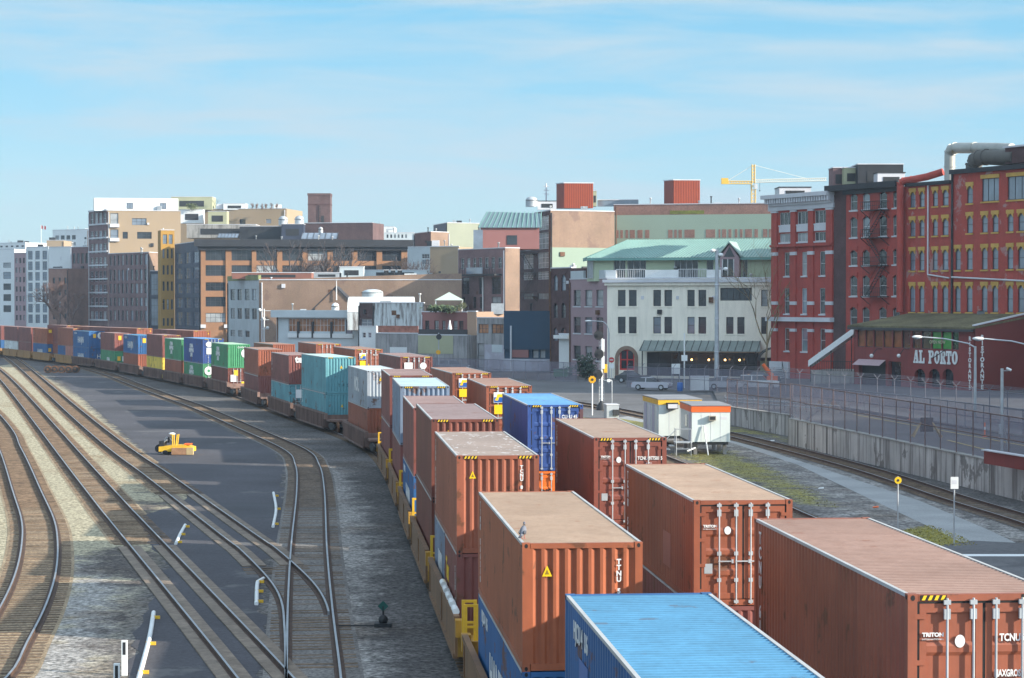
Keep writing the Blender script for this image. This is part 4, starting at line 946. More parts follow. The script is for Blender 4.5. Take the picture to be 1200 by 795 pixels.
def roofunit(label, px0, px1, py0, py1, Y, dep, mat, cat='roof unit', name='rooftop_unit', kind='box'):
    t, w_, h = topbox(name, label, cat, px0, px1, py0, py1, Y, dep, mat); mb = MB()
    if kind == 'box':
        mb.box(-w_ / 2, w_ / 2, 0, dep, 0, h); mb.build('housing', mat, t); MB().box(-w_ / 2 - .08, w_ / 2 + .08, -.08, dep + .08, h + .003, h + .12).build('lid', TRIMS if mat is not TRIMS else DARK, t)
        MB().box(-w_ * .3, w_ * .3, -.05, -.005, h * .25, h * .7).build('grille', DARK, t)
    elif kind == 'tank':
        mb.tube([(0, dep / 2, 0), (0, dep / 2, h * .62)], w_ / 2, 16); mb.build('tank', mat, t)
        MB().sphere((0, dep / 2, h * .62), w_ / 2, 0, 14, 8, (1, 1, (h * .38) / (w_ / 2))).build('dome', mat, t)
        MB().tube([(-w_ * .5, -.1, h * .6), (w_ * .5, -.1, h * .6)], .07).build('band', DARK, t)
    elif kind == 'skylight':
        mb.prism([(-w_ / 2, 0, 0), (w_ / 2, 0, 0), (w_ / 2, dep, h), (-w_ / 2, dep, h)], (0, .05, -.08)); mb.build('glazing', GLASS_S, t)
        fb = MB()
        for i in range(7): x = -w_ / 2 + w_ * i / 6; fb.prism([(x - .06, -.02, .02), (x + .06, -.02, .02), (x + .06, dep, h + .04), (x - .06, dep, h + .04)], (0, 0, .08))
        fb.build('frame', FRAMED, t)
        MB().prism([(-w_ / 2, dep + .06, 0), (w_ / 2, dep + .06, 0), (w_ / 2, dep + .06, h - .02), (-w_ / 2, dep + .06, h - .02)], (0, .2, 0)).build('curb', mat, t)
    return t
roofunit('long low dark plant room with louvres on the orange building roof', 281, 330, 265.5, 282, 545, 6, BLACKC)
roofunit('grey concrete roof structure behind the left cornice of the orange building', 219, 300, 263.5, 279, 552, 8, CONC)
roofunit('sloping skylight strip at the left of the orange building roof', 255, 279, 273.5, 278.5, 530, 3, BLACKC, 'skylight', 'skylight', 'skylight')
roofunit('long pale blue skylight near the middle of the orange building roof', 353, 395, 272.5, 280, 535, 4, BLACKC, 'skylight', 'skylight', 'skylight')
roofunit('left of two round galvanised ventilators on the orange building', 326, 337, 253, 264, 545, 2.4, STEEL, 'ventilator', 'roof_ventilator', 'tank')
roofunit('right of two round galvanised ventilators on the orange building', 345, 356, 252.5, 264, 545, 2.4, STEEL, 'ventilator', 'roof_ventilator', 'tank')
roofunit('small round ventilator in front of the brown brick penthouse', 373, 378.5, 266, 273, 542, 1.2, STEEL, 'ventilator', 'roof_ventilator', 'tank')
roofunit('dark glazed stair head box on the orange building roof', 330, 356, 263, 281, 541, 4, BLUEBLK)
t, fs, z1 = building('penthouse', 'long brown brick penthouse on the orange building roof', [(355, 560), (437, 556)], 262, 10, [UMBER], z0=zat(284, 556), cat='penthouse')
# brick tower
x0, x1 = xat(361, 565), xat(387, 565); t = thing('brick_tower', 'square brown brick water tower with parapet rising above the roofs', 'tower', ((x0 + x1) / 2, 565, zat(275, 565)))
hw = (x1 - x0) / 2; hh = zat(227, 565) - t.location.z
MB().box(-hw, hw, 0, 2 * hw, 0, hh).build('shaft', UMBER, t); MB().box(-hw - .12, hw + .12, -.12, 2 * hw + .12, hh - .5, hh + .06).build('parapet', UMBER, t)
MB().box(-hw - .08, hw + .08, -.08, 2 * hw + .08, hh * .72, hh * .75).build('string_course', BRICKDARK, t)
ld = MB()
for x in (-.1, .3): ld.box(x - .04, x + .04, -.2, -.12, hh * .1, hh * .72)
for i in range(14): ld.box(-.1, .3, -.18, -.14, hh * (.12 + .043 * i), hh * (.12 + .043 * i) + .06)
ld.build('ladder', DARK, t); MB().box(.6, 1.3, -.06, -.005, hh * .3, hh * .46).build('hatch', DARK, t)
# --- tan building behind
t, fs, z1 = building('apartment_building', 'tan rendered building with roof terrace behind the orange building', [(196, 655), (336, 650)], 245.5, 20, [TANR], grids=[(0, [(312, 318)], [(257, 262)], 300, S_), (0, [(281, 288)], [(257, 263)], 300, S_)])
roofunit('pale cream stair tower on the tan building', 201, 249, 231, 246, 652, 8, MURAL, 'roof tower', 'stair_tower')
roofunit('tall cream block at the left of the tan building', 244, 266, 248, 264, 640, 5, MURAL, 'roof tower', 'stair_tower')
roofunit('white penthouse with sloping roof on the tan building', 262, 288, 239, 246, 652, 6, WHITER, 'penthouse', 'penthouse')
roofunit('terrace balcony block left of the cream tower', 212, 238, 246, 262, 645, 4, WHITER, 'balcony', 'terrace')
# --- background between the buildings
building('office_block', 'distant white block right of the brown brick penthouse', [(437, 760), (462, 760)], 266, 15, [WHITER])
building('office_block', 'distant pale glazed block behind the right end of the orange building', [(450, 720), (486, 720)], 273, 15, [PALEB], grids=[(0, cols(452, 478, 6, .5), [(275, 279)], 465, S_)])
t, fs, z1 = building('office_block', 'olive cream block with dark left wall behind the tan brick wall', [(508, 640), (524, 620), (562, 625)], 261.5, 20, [BLUEBLK, M('olive_grey_render', (.27, .29, .22), .8, .08, .2)], ref=1)
building('brick_building', 'brown brick gable and tan wall in the gap right of the orange building', [(486, 560), (505, 545), (526, 550)], 272, 10, [UMBER, BRICKTAN], ref=1)
building('brick_building', 'pale tan blank wall below the olive cream block', [(504, 500), (538, 498)], 289.5, 10, [TANR])
building('house', 'grey clad back house with white framed windows in the gap', [(478, 520), (505, 515)], 290, 8, [PALEB], grids=[(0, [(494, 503)], [(298, 303), (304.5, 310)], 498, dict(sub=False, fm=FRAMEW, nx=3))])
# --- grey building with the long tan brick wall
t, fs, z1 = building('warehouse', 'long tan brick warehouse with blue grey painted end wall', [(267, 424), (303.5, 404), (541, 404)], 328.5, 25, [GREYB, BRICKTAN], ref=1, grids=[
    (0, [(270, 275.5), (278, 283.5), (286.5, 292.5), (295, 301)], [(339, 352), (361.5, 374)], 285, dict(sub=False, nx=2, nz=3)), (0, [(270, 275.5), (278.5, 284), (287, 292.5)], [(387.5, 395)], 285, dict(sub=False, nx=2))])
ledge(t, fs[0], 0, fs[0].L, z1, z1 + .9, .1, M('mossy_parapet', (.20, .22, .10), .9, .3, .4), 'parapet', .4)
pr = MB(); o = t.location; L1 = fs[1].L
pr.prism([fs[1].p(0, z1) - o, fs[1].p(L1, z1) - o, fs[1].p(L1, z1 + 1.2) - o, fs[1].p(L1 * .75, z1 + 1.0) - o], (0, .35, 0)); pr.build('parapet', BRICKTAN, t)
roofunit('rusty red roof lantern behind the grey end parapet', 272, 365, 320, 327, 412, 5, M('rusty_roof', (.25, .11, .08), .8, .2, .4))
roofunit('white air handling unit on the tan warehouse roof', 398, 426, 313, 326, 420, 3, PALEB, 'air handler', 'air_handler')
roofunit('low galvanised plant deck on the tan warehouse roof', 366, 400, 320, 326, 420, 3, STEEL, 'roof deck', 'plant_deck')
roofunit('long pale plant deck right of the white air handler', 426, 500, 317, 325, 425, 3, PALEB, 'roof deck', 'plant_deck')
for i, (a, b) in enumerate(((450, 455), (458, 463), (466, 471))): roofunit(('left', 'middle', 'right')[i] + ' one of three small dark condensers on the long plant deck', a, b, 317, 322, 418, 1, DARK, 'condenser', 'condenser')
# gabled brick annex with mast
Y = 392; t = thing('gabled_annex', 'tan brick gable with dark sloping stair and pale mast', 'annex', (xat(389, Y), Y, 0))
g = lambda px, py: (xat(px, Y) - t.location.x, 0, zat(py, Y))
MB().prism([g(369, 420), g(409, 420), g(409, 352), g(393, 337), g(385, 344), g(369, 361)], (0, 7, 0)).build('wall', BRICKTAN, t)
rfm = MB(); rfm.prism([g(364, 364), g(393.5, 335.5), g(393.5, 337.6), g(366, 364)], (0, 7.3, 0)); rfm.prism([g(393.5, 335.5), g(410, 351.5), g(409, 353.3), g(393.5, 337.6)], (0, 7.3, 0)); ro = rfm.build('roof', FRAMED, t); ro.location = (0, -.2, 0)
MB().tube([(g(394.5, 352)[0], -.35, g(394, 352)[2]), (g(394.5, 329)[0], -.35, g(394, 329)[2])], [.13, .06], 8).build('mast', FRAMEW, t)
# pale blue shed with long window
t, fs, z1 = building('workshop', 'pale blue grey workshop with long window and flat projecting roof', [(324, 384), (421, 378)], 366, 15, [PALEB], grids=[(0, [(338, 404)], [(373.5, 389)], 370, dict(sub=False, nx=16, fm=FRAMEW, gm=GLASS_W)), (0, [(405, 413)], [(375, 395)], 370, S_)])
ledge(t, fs[0], -.6, fs[0].L + .4, z1 - .9, z1 + .35, 1.0, PALEB, 'roof_edge', 2); ledge(t, fs[0], fs[0].u(338), fs[0].u(414), fs[0].z(396, 370), fs[0].z(391, 370), .3, WHITER, 'apron')
for px in (350, 367, 389): ledge(t, fs[0], fs[0].u(px - 1), fs[0].u(px + 1), fs[0].z(396, 370), fs[0].z(377, 370), .35, DARK, 'post')
roofunit('white round tank on the pale blue workshop roof', 388, 397, 355, 366, 384, 1.5, WHITER, 'tank', 'water_tank', 'tank')
# utility pole with transformers
def pole(name, label, cat, px, pyb, pyt, Y, r=.14, mat=STEEL):
    b = Vector((xat(px, Y), Y, max(0, zat(pyb, Y)))); t = thing(name, label, cat, b); h = zat(pyt, Y) - b.z
    MB().tube([(0, 0, 0), (0, 0, h)], [r, r * .7], 10).build('pole', mat, t); return t, h
t, h = pole('utility_pole', 'utility pole with pale insulators in front of the tan warehouse', 'utility pole', 309.5, 410, 362, 395, .16, FRAMEW)
for k in range(3): MB().tube([(-.9 + .2 * k, 0, h * (.95 - .22 * k)), (1.2 - .3 * k, 0, h * (.95 - .22 * k))], .06).build('crossarm', FRAMEW, t); MB().sphere((-.8 + .7 * k, 0, h * (.97 - .22 * k)), .32, 0).build('insulator', FRAMEW, t)
# white vaulted roof
Y = 372; t = thing('vaulted_shed', 'white barrel vaulted shed roof in front of the tan warehouse', 'shed', (xat(407, Y), Y, zat(366, Y)))
wd = xat(484, Y) - xat(407, Y); hv = zat(348, Y) - t.location.z
MB().prism([(0, 4 - 4 * math.cos(a), hv * math.sin(a)) for a in [math.pi * k / 12 for k in range(13)]], (wd, 0, 0)).build('vault', WHITER, t); MB().box(0, wd, .05, 7.9, -3, -.01).build('wall', STAINED, t)
roofunit('round blue grey roof drum behind the white vault', 423, 448, 339, 350, 394, 5, PALEB, 'roof drum', 'roof_drum', 'tank')
t, fs, z1 = building('warehouse', 'grey concrete warehouse wall with dark rust streaks', [(421, 366), (437, 360), (497, 356)], 355.5, 12, [BRICKDARK, STAINED], ref=1, grids=[(0, [(423, 436)], [(374, 383)], 430, dict(sub=False, nx=2, fm=FRAMEW, gm=GLASS_S))])
building('hut', 'small white clad hut with two windows at the warehouse foot', [(421, 350), (441, 348)], 383, 4, [WHITER], grids=[(0, [(424.5, 428.5), (431, 435)], [(390, 396)], 430, dict(sub=False, fm=TRIMS))], cat='hut')
# salmon terrace building
t, fs, z1 = building('terrace_building', 'salmon rendered building with fenced roof terrace and planting', [(494, 352), (547.5, 346)], 366, 12, [SALMON], grids=[(0, [(498, 503), (509, 514), (518, 522), (531, 536), (538, 543)], [(376, 392)], 520, dict(sub=False, nx=2))])
o = t.location
rl = MB()
for u in [fs[0].L * k / 12 for k in range(13)]: p = fs[0].p(u, z1, -.3) - o; rl.box(p.x - .04, p.x + .04, p.y - .04, p.y + .04, z1, z1 + 1.0)
a, b = fs[0].p(0, z1 + 1, -.3) - o, fs[0].p(fs[0].L, z1 + 1, -.3) - o; rl.tube([a, b], .05, 6); rl.build('railing', DARK, t)
for nm, a0_, b0_ in (('planter', 497, 515), ('planter', 524, 534)): ledge(t, fs[0], fs[0].u(a0_), fs[0].u(b0_), z1 - .2, z1 + .7, -.5, TIMBER, nm, 1.2)
Y = 352; t = thing('gazebo', 'white pyramid gazebo on the terrace above the salmon building', 'gazebo', (xat(526, Y), Y, zat(366, Y)))
gw, gh0, gh1 = xat(543, Y) - xat(526, Y), zat(352, Y) - t.location.z, zat(342.5, Y) - t.location.z
MB().add([(-gw, -.1, gh0), (gw, -.1, gh0), (gw, 4, gh0), (-gw, 4, gh0), (0, 2, gh1)], [(0, 1, 4), (1, 2, 4), (2, 3, 4), (3, 0, 4), (3, 2, 1, 0)]).build('canopy', M('pale_green_canvas', (.42, .52, .45), .8, .06), t)
for x in (-gw + .2, gw - .2):
    for y in (.1, 3.8): MB().box(x - .06, x + .06, y - .06, y + .06, 0, gh0).build('post', FRAMEW, t)
# concrete yard walls
t, fs, z1 = building('yard_wall', 'low dark concrete yard building with white roller door', [(440, 342), (490, 338)], 391, 8, [DCONC])
ledge(t, fs[0], fs[0].u(457), fs[0].u(477), 0, fs[0].z(407, 465), .06, WHITER, 'roller_door'); ledge(t, fs[0], fs[0].u(442), fs[0].u(489), z1 + .17, z1 + 1.2, -.3, M('rusty_boards', (.32, .13, .09), .8, .4, 1.2), 'board_fence', .2)
t, fs, z1 = building('yard_wall', 'concrete yard wall with large pale yellow painted panel', [(490, 338), (547, 334)], 393, 8, [DCONC])
ledge(t, fs[0], 0, fs[0].u(531), fs[0].z(414.5, 500), z1 - .02, .05, MURAL, 'painted_panel'); ledge(t, fs[0], 0, fs[0].L, z1 + .17, z1 + .9, -.25, FRAMED, 'railing', .05)
Y = 338
t = thing('parasol', 'closed white parasol on the yard wall terrace', 'parasol', (xat(527, Y), Y, zat(393, Y))); MB().tube([(0, .6, 0), (0, .6, 1.0), (0, .6, 2.3)], [.05, .32, .05], 8).build('canopy', WHITE, t)
building('party_wall', 'peach rendered party wall beside the grey shop', [(547.5, 344), (558.5, 341)], 365.5, 10, [PEACH])
t, fs, z1 = building('shop', 'grey shop with warm lit upper windows and graffiti at street level', [(558.7, 334), (591, 330)], 373, 10, [DCONC], grids=[(0, [(560.5, 572.5), (576, 590)], [(380, 391)], 575, dict(sub=False, nx=3, gm=GLASS_W)), (0, [(559.5, 567)], [(403, 432)], 575, S_)])
ledge(t, fs[0], fs[0].u(568), fs[0].L, 0, fs[0].z(404, 575), .06, GRAFF, 'painted_front'); ledge(t, fs[0], fs[0].u(577), fs[0].u(589), fs[0].z(413, 575), fs[0].z(404, 575), .1, PALEB, 'shutter')
t, fs, z1 = building('hoarding_building', 'dark building with a large navy hoarding above a graffiti wall', [(591.5, 330), (668, 326)], 366, 10, [NAVY], grids=[(0, [(624, 631), (632.5, 639)], [(402, 420)], 630, dict(sub=False, gm=GLASS_B))])
ledge(t, fs[0], 0, fs[0].u(646), 0, fs[0].z(420.5, 600), .5, GRAFF, 'graffiti_wall'); ledge(t, fs[0], 0, fs[0].u(646), z1 - 5.5, z1 + .2, .35, NAVY, 'hoarding')
ledge(t, fs[0], fs[0].u(600), fs[0].u(620), fs[0].z(419, 600), fs[0].z(410, 600), .3, SALMON, 'board')
dp = MB(); p = fs[0].p(1.2, 0, .5) - t.location; dp.tube([(p.x, p.y, 0), (p.x, p.y, z1 - 2)], .14, 8); dp.build('drainpipe', TRIMS, t)
t, fs, z1 = building('kiosk', 'small white kiosk with flat white awning beside the mauve building', [(655, 318), (670, 316)], 392, 4, [WHITER], cat='kiosk'); ledge(t, fs[0], -.3, fs[0].L, z1 - .6, z1 - .1, .8, WHITE, 'awning')
# --- brown brick building with balcony
t, fs, z1 = building('brick_building', 'brown brick building with long balcony and blank tan end strip', [(537, 412), (592, 396), (609, 398)], 291, 18, [BRICKPURPLE, BRICKTAN], ref=1, grids=[(0, [(540, 544), (547, 551), (554, 558)] + [(561, 565), (568, 572.5), (575.5, 580), (583.5, 588)], [(302, 315)], 570, dict(sub=False, fm=FRAMEW)), (0, [(541, 550)] + [(561, 565), (576, 587)], [(325, 345)], 570, dict(sub=False, nx=2, nz=3)), (0, [(541, 545), (554, 558), (562, 566), (576, 587)], [(348, 362)], 570, dict(sub=False, nx=2, nz=2))])
for i, (a, b) in enumerate(((547, 588),)):
    ledge(t, fs[0], fs[0].u(a), fs[0].u(b), fs[0].z(323.5, 570), fs[0].z(321.5, 570), 1.5, DARK, 'balcony')
    q = MB(); o = t.location
    for k in range(15): p = fs[0].p(fs[0].u(a) + (fs[0].u(b) - fs[0].u(a)) * k / 14, fs[0].z(321.5, 570), 1.42) - o; q.box(p.x - .05, p.x + .05, p.y - .05, p.y + .05, p.z, p.z + 1.1)
    p0, p1 = fs[0].p(fs[0].u(a), fs[0].z(321.5, 570) + 1.1, 1.42) - o, fs[0].p(fs[0].u(b), fs[0].z(321.5, 570) + 1.1, 1.42) - o; q.tube([p0, p1], .06, 6); q.build('railing', DARK, t)
    ledge(t, fs[0], fs[0].u(555), fs[0].u(574), fs[0].z(321, 570), fs[0].z(313.5, 570), 1.5, GLASS_S, 'glass_screen', -1.44)
dp = MB(); p = fs[0].p(fs[0].u(567), 0, .2) - t.location; dp.tube([(p.x, p.y, 2), (p.x, p.y, fs[0].z(325, 567))], .14, 8); dp.build('drainpipe', FRAMEW, t)
# rooftop house with green mansard
Y = 415; t = thing('rooftop_house', 'rooftop house with green seamed mansard roof and salmon walls', 'rooftop house', (xat(590, Y), Y, zat(292, Y)))
o = t.location; q = lambda px, py, y=0: (xat(px, Y) - o.x, y, zat(py, Y) - o.z)
MB().prism([q(563, 292), q(632, 292), q(632, 266), q(563, 266)], (0, 10, 0)).build('wall', SALMON, t)
rm = MB(); rm.add([q(560, 267, -.4), q(634, 267, -.4), q(634, 249, 5), q(570, 247, 5)], [(0, 1, 2, 3)])
rm.add([q(560, 267, -.4), q(570, 247, 5), q(570, 247, 8), q(560, 267, 10.4)], [(0, 1, 2, 3)]); rm.add([q(570, 247, 5), q(634, 249, 5), q(634, 249, 9), q(570, 247, 9)], [(0, 1, 2, 3)]); rm.build('roof', M('slate_green_metal', (.12, .18, .205), .5, .1, .3), t)
sm = MB()
for k in range(14):
    a, b = Vector(q(561 + k * 5.6, 267, -.42)), Vector(q(571 + k * 4.9, 247.2, 4.95)); sm.tube([a, b], .07, 5)
sm.build('seam', COPPERD, t)
MB().box(q(555, 290)[0], q(566, 290)[0], -2, -.05, q(555, 294)[2], q(555, 270)[2]).build('glass_bay', GLASS_S, t)
MB().box(q(594, 290)[0], q(606, 290)[0], -.08, -.005, q(594, 287)[2], q(594, 276)[2]).build('window', GLASS, t)
# --- dark tall building with fire escape, tan flank
t, fs, z1 = building('warehouse', 'tall dark gridded warehouse front with fire escape and tan brick flank', [(608.7, 452), (645, 424), (720, 430)], 247, 25, [BRICKDARK, BRICKTAN], ref=1, grids=[(0, [(613, 625), (630, 643)], [(255, 271), (274, 293), (297, 315), (319, 328)], 627, dict(sub=False, nx=3, nz=3, fm=TRIMS, gm=GLASS_B)), (0, [(613, 625), (630, 643)], [(344, 351)], 627, dict(sub=False, nx=3, gm=GLASS_B))])
ledge(t, fs[1], 0, fs[1].L, 0, fs[1].z(290.5, 680), .05, PALEG, 'painted_band')
def fire_escape(f, u0, u1, levels, outw=1.1, label='', zig=True):
    e = thing('fire_escape', label, 'fire escape', f.p(u0, levels[-1], .02)); o = e.location
    for i, z in enumerate(levels):
        mb = MB(); q = [f.p(u0, z, .03), f.p(u1, z, .03), f.p(u1, z, outw), f.p(u0, z, outw)]; mb.prism([p - o for p in q], (0, 0, .08)); pl = mb.build('platform', DARK, e)
        rb = MB()
        for k in range(11): p = f.p(u0 + (u1 - u0) * k / 10, z, outw - .04) - o; rb.box(p.x - .025, p.x + .025, p.y - .025, p.y + .025, p.z + .08, p.z + 1.05)
        rb.tube([f.p(u0, z + 1.05, outw - .04) - o, f.p(u1, z + 1.05, outw - .04) - o], .035, 5); rb.tube([f.p(u0, z + .55, outw - .04) - o, f.p(u1, z + .55, outw - .04) - o], .03, 5)
        for uu in (u0, u1): rb.tube([f.p(uu, z + 1.05, .03) - o, f.p(uu, z + 1.05, outw - .04) - o], .035, 5); rb.tube([f.p(uu, z - .9, .03) - o, f.p(uu, z, outw - .1) - o], .05, 5)
        rb.build('railing', DARK, pl)
    for i in range(len(levels) - 1):
        a, b = (u0 + .3, u1 - .3) if i % 2 else (u1 - .3, u0 + .3); st_ = MB()
        for d in (.35, .85): st_.tube([f.p(a, levels[i] + .05, d) - o, f.p(b, levels[i + 1] + .1, d) - o], .05, 5)
        for k in range(1, 12): w_ = k / 12; st_.tube([f.p(a + (b - a) * w_, levels[i] + (levels[i + 1] - levels[i]) * w_, .35) - o, f.p(a + (b - a) * w_, levels[i] + (levels[i + 1] - levels[i]) * w_, .85) - o], .03, 4)
        st_.tube([f.p(a, levels[i] + 1.0, .85) - o, f.p(b, levels[i + 1] + 1.0, .85) - o], .03, 5); st_.build('stair', DARK, e)
    return e
fire_escape(fs[0], fs[0].u(615), fs[0].u(630), [fs[0].z(y, 622) for y in (272, 298, 322, 348)], 1.2, 'dark iron fire escape zigzagging down the tall gridded warehouse')
# green wall warehouse
t, fs, z1 = building('warehouse', 'long sage green painted warehouse wall with bricked up windows', [(719, 440), (930, 432)], 240.5, 30, [BRICKBROWN])
f = fs[0]; ledge(t, f, 0, f.L, 0, f.z(252, 780), .06, PALEG, 'painted_band')
for a, b in [(721.5, 725), (727, 730), (733, 736), (738, 744), (747, 753), (756, 761), (783, 788), (790, 793), (795, 799), (802, 814), (827, 838), (842, 844), (846, 851), (853.5, 857), (861, 864), (867, 870), (873, 881), (884, 888), (894, 899), (901, 906)]:
    ledge(t, f, f.u(a), f.u(b), f.z(279, 780), f.z(269.5, 780), .10, BRICKBROWN, 'bricked_window')
ledge(t, f, f.u(785), f.u(825), f.z(251, 800), f.z(247, 800), .03, M('ivy', (.16, .17, .03), .9, .3, 1), 'ivy')
def redbox(label, px0, px1, pxc, py0, py1, Y):
    P = [Vector((*pxp(px0, Y + 3.5), 0)), Vector((*pxp(pxc, Y), 0)), Vector((*pxp(px1, Y + .6), 0))]
    t = thing('rooftop_stair_box', label, 'roof box', (P[1].x, P[1].y, zat(py1, Y))); h = zat(py0, Y) - t.location.z; o = Vector((P[1].x, P[1].y, 0)); P3 = P[0] + P[2] - P[1]
    MB().prism([p - o for p in (P[0], P[1], P[2], P3)], (0, 0, h)).build('housing', REDBOXD, t)
    rb = MB(); f = Face(P[1], P[2]); n = 16
    for k in range(n): rb.prism([f.p(f.L * (k + .3) / n) - o, f.p(f.L * (k + .7) / n) - o, f.p(f.L * (k + .7) / n, 0, .07) - o, f.p(f.L * (k + .3) / n, 0, .07) - o], (0, 0, h))
    rb.build('rib_cladding', REDBOX, t)
    c = (P[0] + P[2]) / 2 - o; q = [c + (p - o - c) * 1.05 for p in (P[0], P[1], P[2], P3)]; MB().prism([Vector((p.x, p.y, h + .004)) for p in q], (0, 0, .18)).build('cap', TRIMS, t)
redbox('left red corrugated rooftop box above the tan brick flank', 652, 695, 661, 215, 244, 436)
redbox('right red corrugated rooftop box above the sage green warehouse', 778, 820, 789, 211.5, 240, 442)
roofunit('round galvanised cooling vent left of the left red roof box', 616, 630, 230, 242, 432, 3, STEEL, 'ventilator', 'roof_ventilator', 'tank')
roofunit('low grey machinery in front of the left red roof box', 630, 652, 236, 246, 434, 2, TRIMS)
t, h = pole('antenna_mast', 'thin lattice antenna mast left of the left red roof box', 'antenna', 640, 240, 215, 440, .18, TRIMS)
for k in range(3): MB().tube([(-.5, 0, h * (.5 + .18 * k)), (.5, 0, h * (.5 + .18 * k))], .08).build('crossbar', TRIMS, t)
roofunit('olive stair head right of the left red roof box', 695, 699, 224, 242, 446, 3, MURAL, 'roof tower', 'stair_tower')
t, fs, z1 = building('rail_screen', 'glass balustrade on the roof between the two red boxes', [(700, 448), (748, 447)], 235, .4, [GLASS_S], z0=zat(242, 447), cat='balustrade')
# dark brick with arched windows
building('brick_building', 'dark sooty brick building with arched windows left of the mauve one', [(645.5, 322), (670, 316)], 315, 15, [BRICKDARK], grids=[(0, [(648.5, 653.5), (657.5, 663)], [(322, 341), (355, 373), (384, 400)], 655, dict(sub=False, nz=2, lintel=BRICKDARK, arch=.5))])
# --- mauve and white building
t, fs, z1 = building('hotel_building', 'white rendered building with mauve left wall, red arched door and green hipped penthouse roof', [(668, 313), (711.5, 300), (912, 293)], 327, 22, [PURPLER, CREAM], ref=1, z0=0, grids=[
    (0, [(672, 680.5), (685.5, 694), (698.5, 707)], [(340, 359), (372, 391), (406, 422)], 690, dict(nz=2, sill=TRIMS)),
    (1, [(724, 733), (737, 746), (765.5, 774.5), (778.5, 787.5), (805.5, 814), (818.5, 827.5), (892, 899.5)], [(340, 359)], 760, dict(nz=2, sill=CREAM)),
    (1, [(724, 733), (737, 746), (765.5, 774.5), (778.5, 787.5), (805.5, 814), (818.5, 827.5), (851, 859.5), (864, 872.5), (892, 899.5)], [(371.5, 391)], 760, dict(nz=2, sill=CREAM)),
    (1, [(844, 881)], [(337.5, 352.5)], 860, dict(nx=5, nz=1, fr=.12)),
    (1, [(758, 889)], [(413, 441)], 800, dict(nx=9, nz=2, fr=.12, gm=GLASS)), (1, [(726, 743.5)], [(409.5, 434)], 734, dict(nx=2, nz=2, fm=REDM, gm=GLASS, fr=.22))])
f = fs[1]; ledge(t, f, -.3, f.L, z1 - .9, z1 - .5, .35, CREAM); ledge(t, f, -.5, f.L, z1 - .497, z1 - .1, .6, TRIMS, 'cornice')
for a, b in ((711, 722), (756, 795), (828, 845)): ledge(t, f, f.u(a) if a > 711 else -.2, f.u(b), z1 + .16, f.z(316.5, 760), .1, WHITE, 'parapet', .4)
for a, b in ((722, 756), (795, 828)):
    q = MB(); o = t.location
    for k in range(17): p = f.p(f.u(a) + (f.u(b) - f.u(a)) * k / 16, z1 + .16, 0) - o; q.box(p.x - .035, p.x + .035, p.y - .03, p.y + .03, p.z, p.z + 1.1)
    q.tube([f.p(f.u(a), z1 + 1.25) - o, f.p(f.u(b), z1 + 1.25) - o], .05, 6); q.build('balustrade', FRAMEW, t)
for px in (753, 794, 836): ledge(t, f, f.u(px - 1.6), f.u(px + 1.6), f.z(351, 753), f.z(347, 753), .06, TRIMS, 'ornament')
f0 = fs[0]
for a, b in ((669, 684), (692, 708)): ledge(t, f0, f0.u(a), f0.u(b), z1 + .16, z1 + 1.2, .05, PALEB, 'parapet', .3)
arch = MB(); o = t.location; cu, zc = f.u(734.5), f.z(420, 734)
for k in range(18):
    a, b = math.pi * k / 18, math.pi * (k + 1) / 18
    arch.prism([f.p(cu + r * math.cos(t_), zc + r * 1.05 * math.sin(t_), .02) - o for r, t_ in ((1.12, a), (1.58, a), (1.58, b), (1.12, b))], f.n * .16)
for s_ in (-1, 1): arch.prism([f.p(cu + s_ * 1.12, 0, .02) - o, f.p(cu + s_ * 1.58, 0, .02) - o, f.p(cu + s_ * 1.58, zc, .02) - o, f.p(cu + s_ * 1.12, zc, .02) - o], f.n * .16)
arch.build('brick_arch', BRICKTAN, t)
sp = MB()
for s_ in (-1, 1):
    for k in range(9):
        a, b = math.pi / 2 * k / 9, math.pi / 2 * (k + 1) / 9; zt = f.z(408.5, 734)
        sp.prism([f.p(cu + s_ * 1.13 * math.cos(a), zc + 1.17 * math.sin(a), -.1) - o, f.p(cu + s_ * 1.13 * math.cos(b), zc + 1.17 * math.sin(b), -.1) - o, f.p(cu + s_ * 1.13 * math.cos(b), zt + .1, -.1) - o, f.p(cu + s_ * 1.13 * math.cos(a), zt + .1, -.1) - o], f.n * .11)
sp.build('arch_spandrel', CREAM, t)
cn = MB(); u0, u1 = f.u(755), f.u(891); zt, zb = f.z(400, 800), f.z(411.5, 800)
cn.prism([f.p(u0, zt, .02) - o, f.p(u1, zt, .02) - o, f.p(u1 + .4, zb, 2.2) - o, f.p(u0 - .2, zb, 2.2) - o], (0, 0, .08)); cw = cn.build('canopy', M('canopy_metal', (.20, .235, .22), .5, .2, .6), t)
sm = MB()
for k in range(17): sm.tube([f.p(u0 + (u1 - u0) * k / 16, zt + .1, .02) - o, f.p(u0 + (u1 - u0) * k / 16, zb + .1, 2.2) - o], .05, 5)
sm.build('canopy_rib', DARK, cw)
for px in (757, 800, 845, 889): p = f.p(f.u(px), 0, 2.0) - o; MB().tube([(p.x, p.y, 0), (p.x, p.y, zb)], .08, 8).build('canopy_post', DARK, t)
LAMPG = emissive('warm_lamp', (1, .55, .18), 3)
for px in (813, 833, 852, 869): p = f.p(f.u(px), f.z(421.5, 820), 1.2) - o; MB().sphere(p, .14, 0, 8, 6).build('pendant_lamp', LAMPG, t)
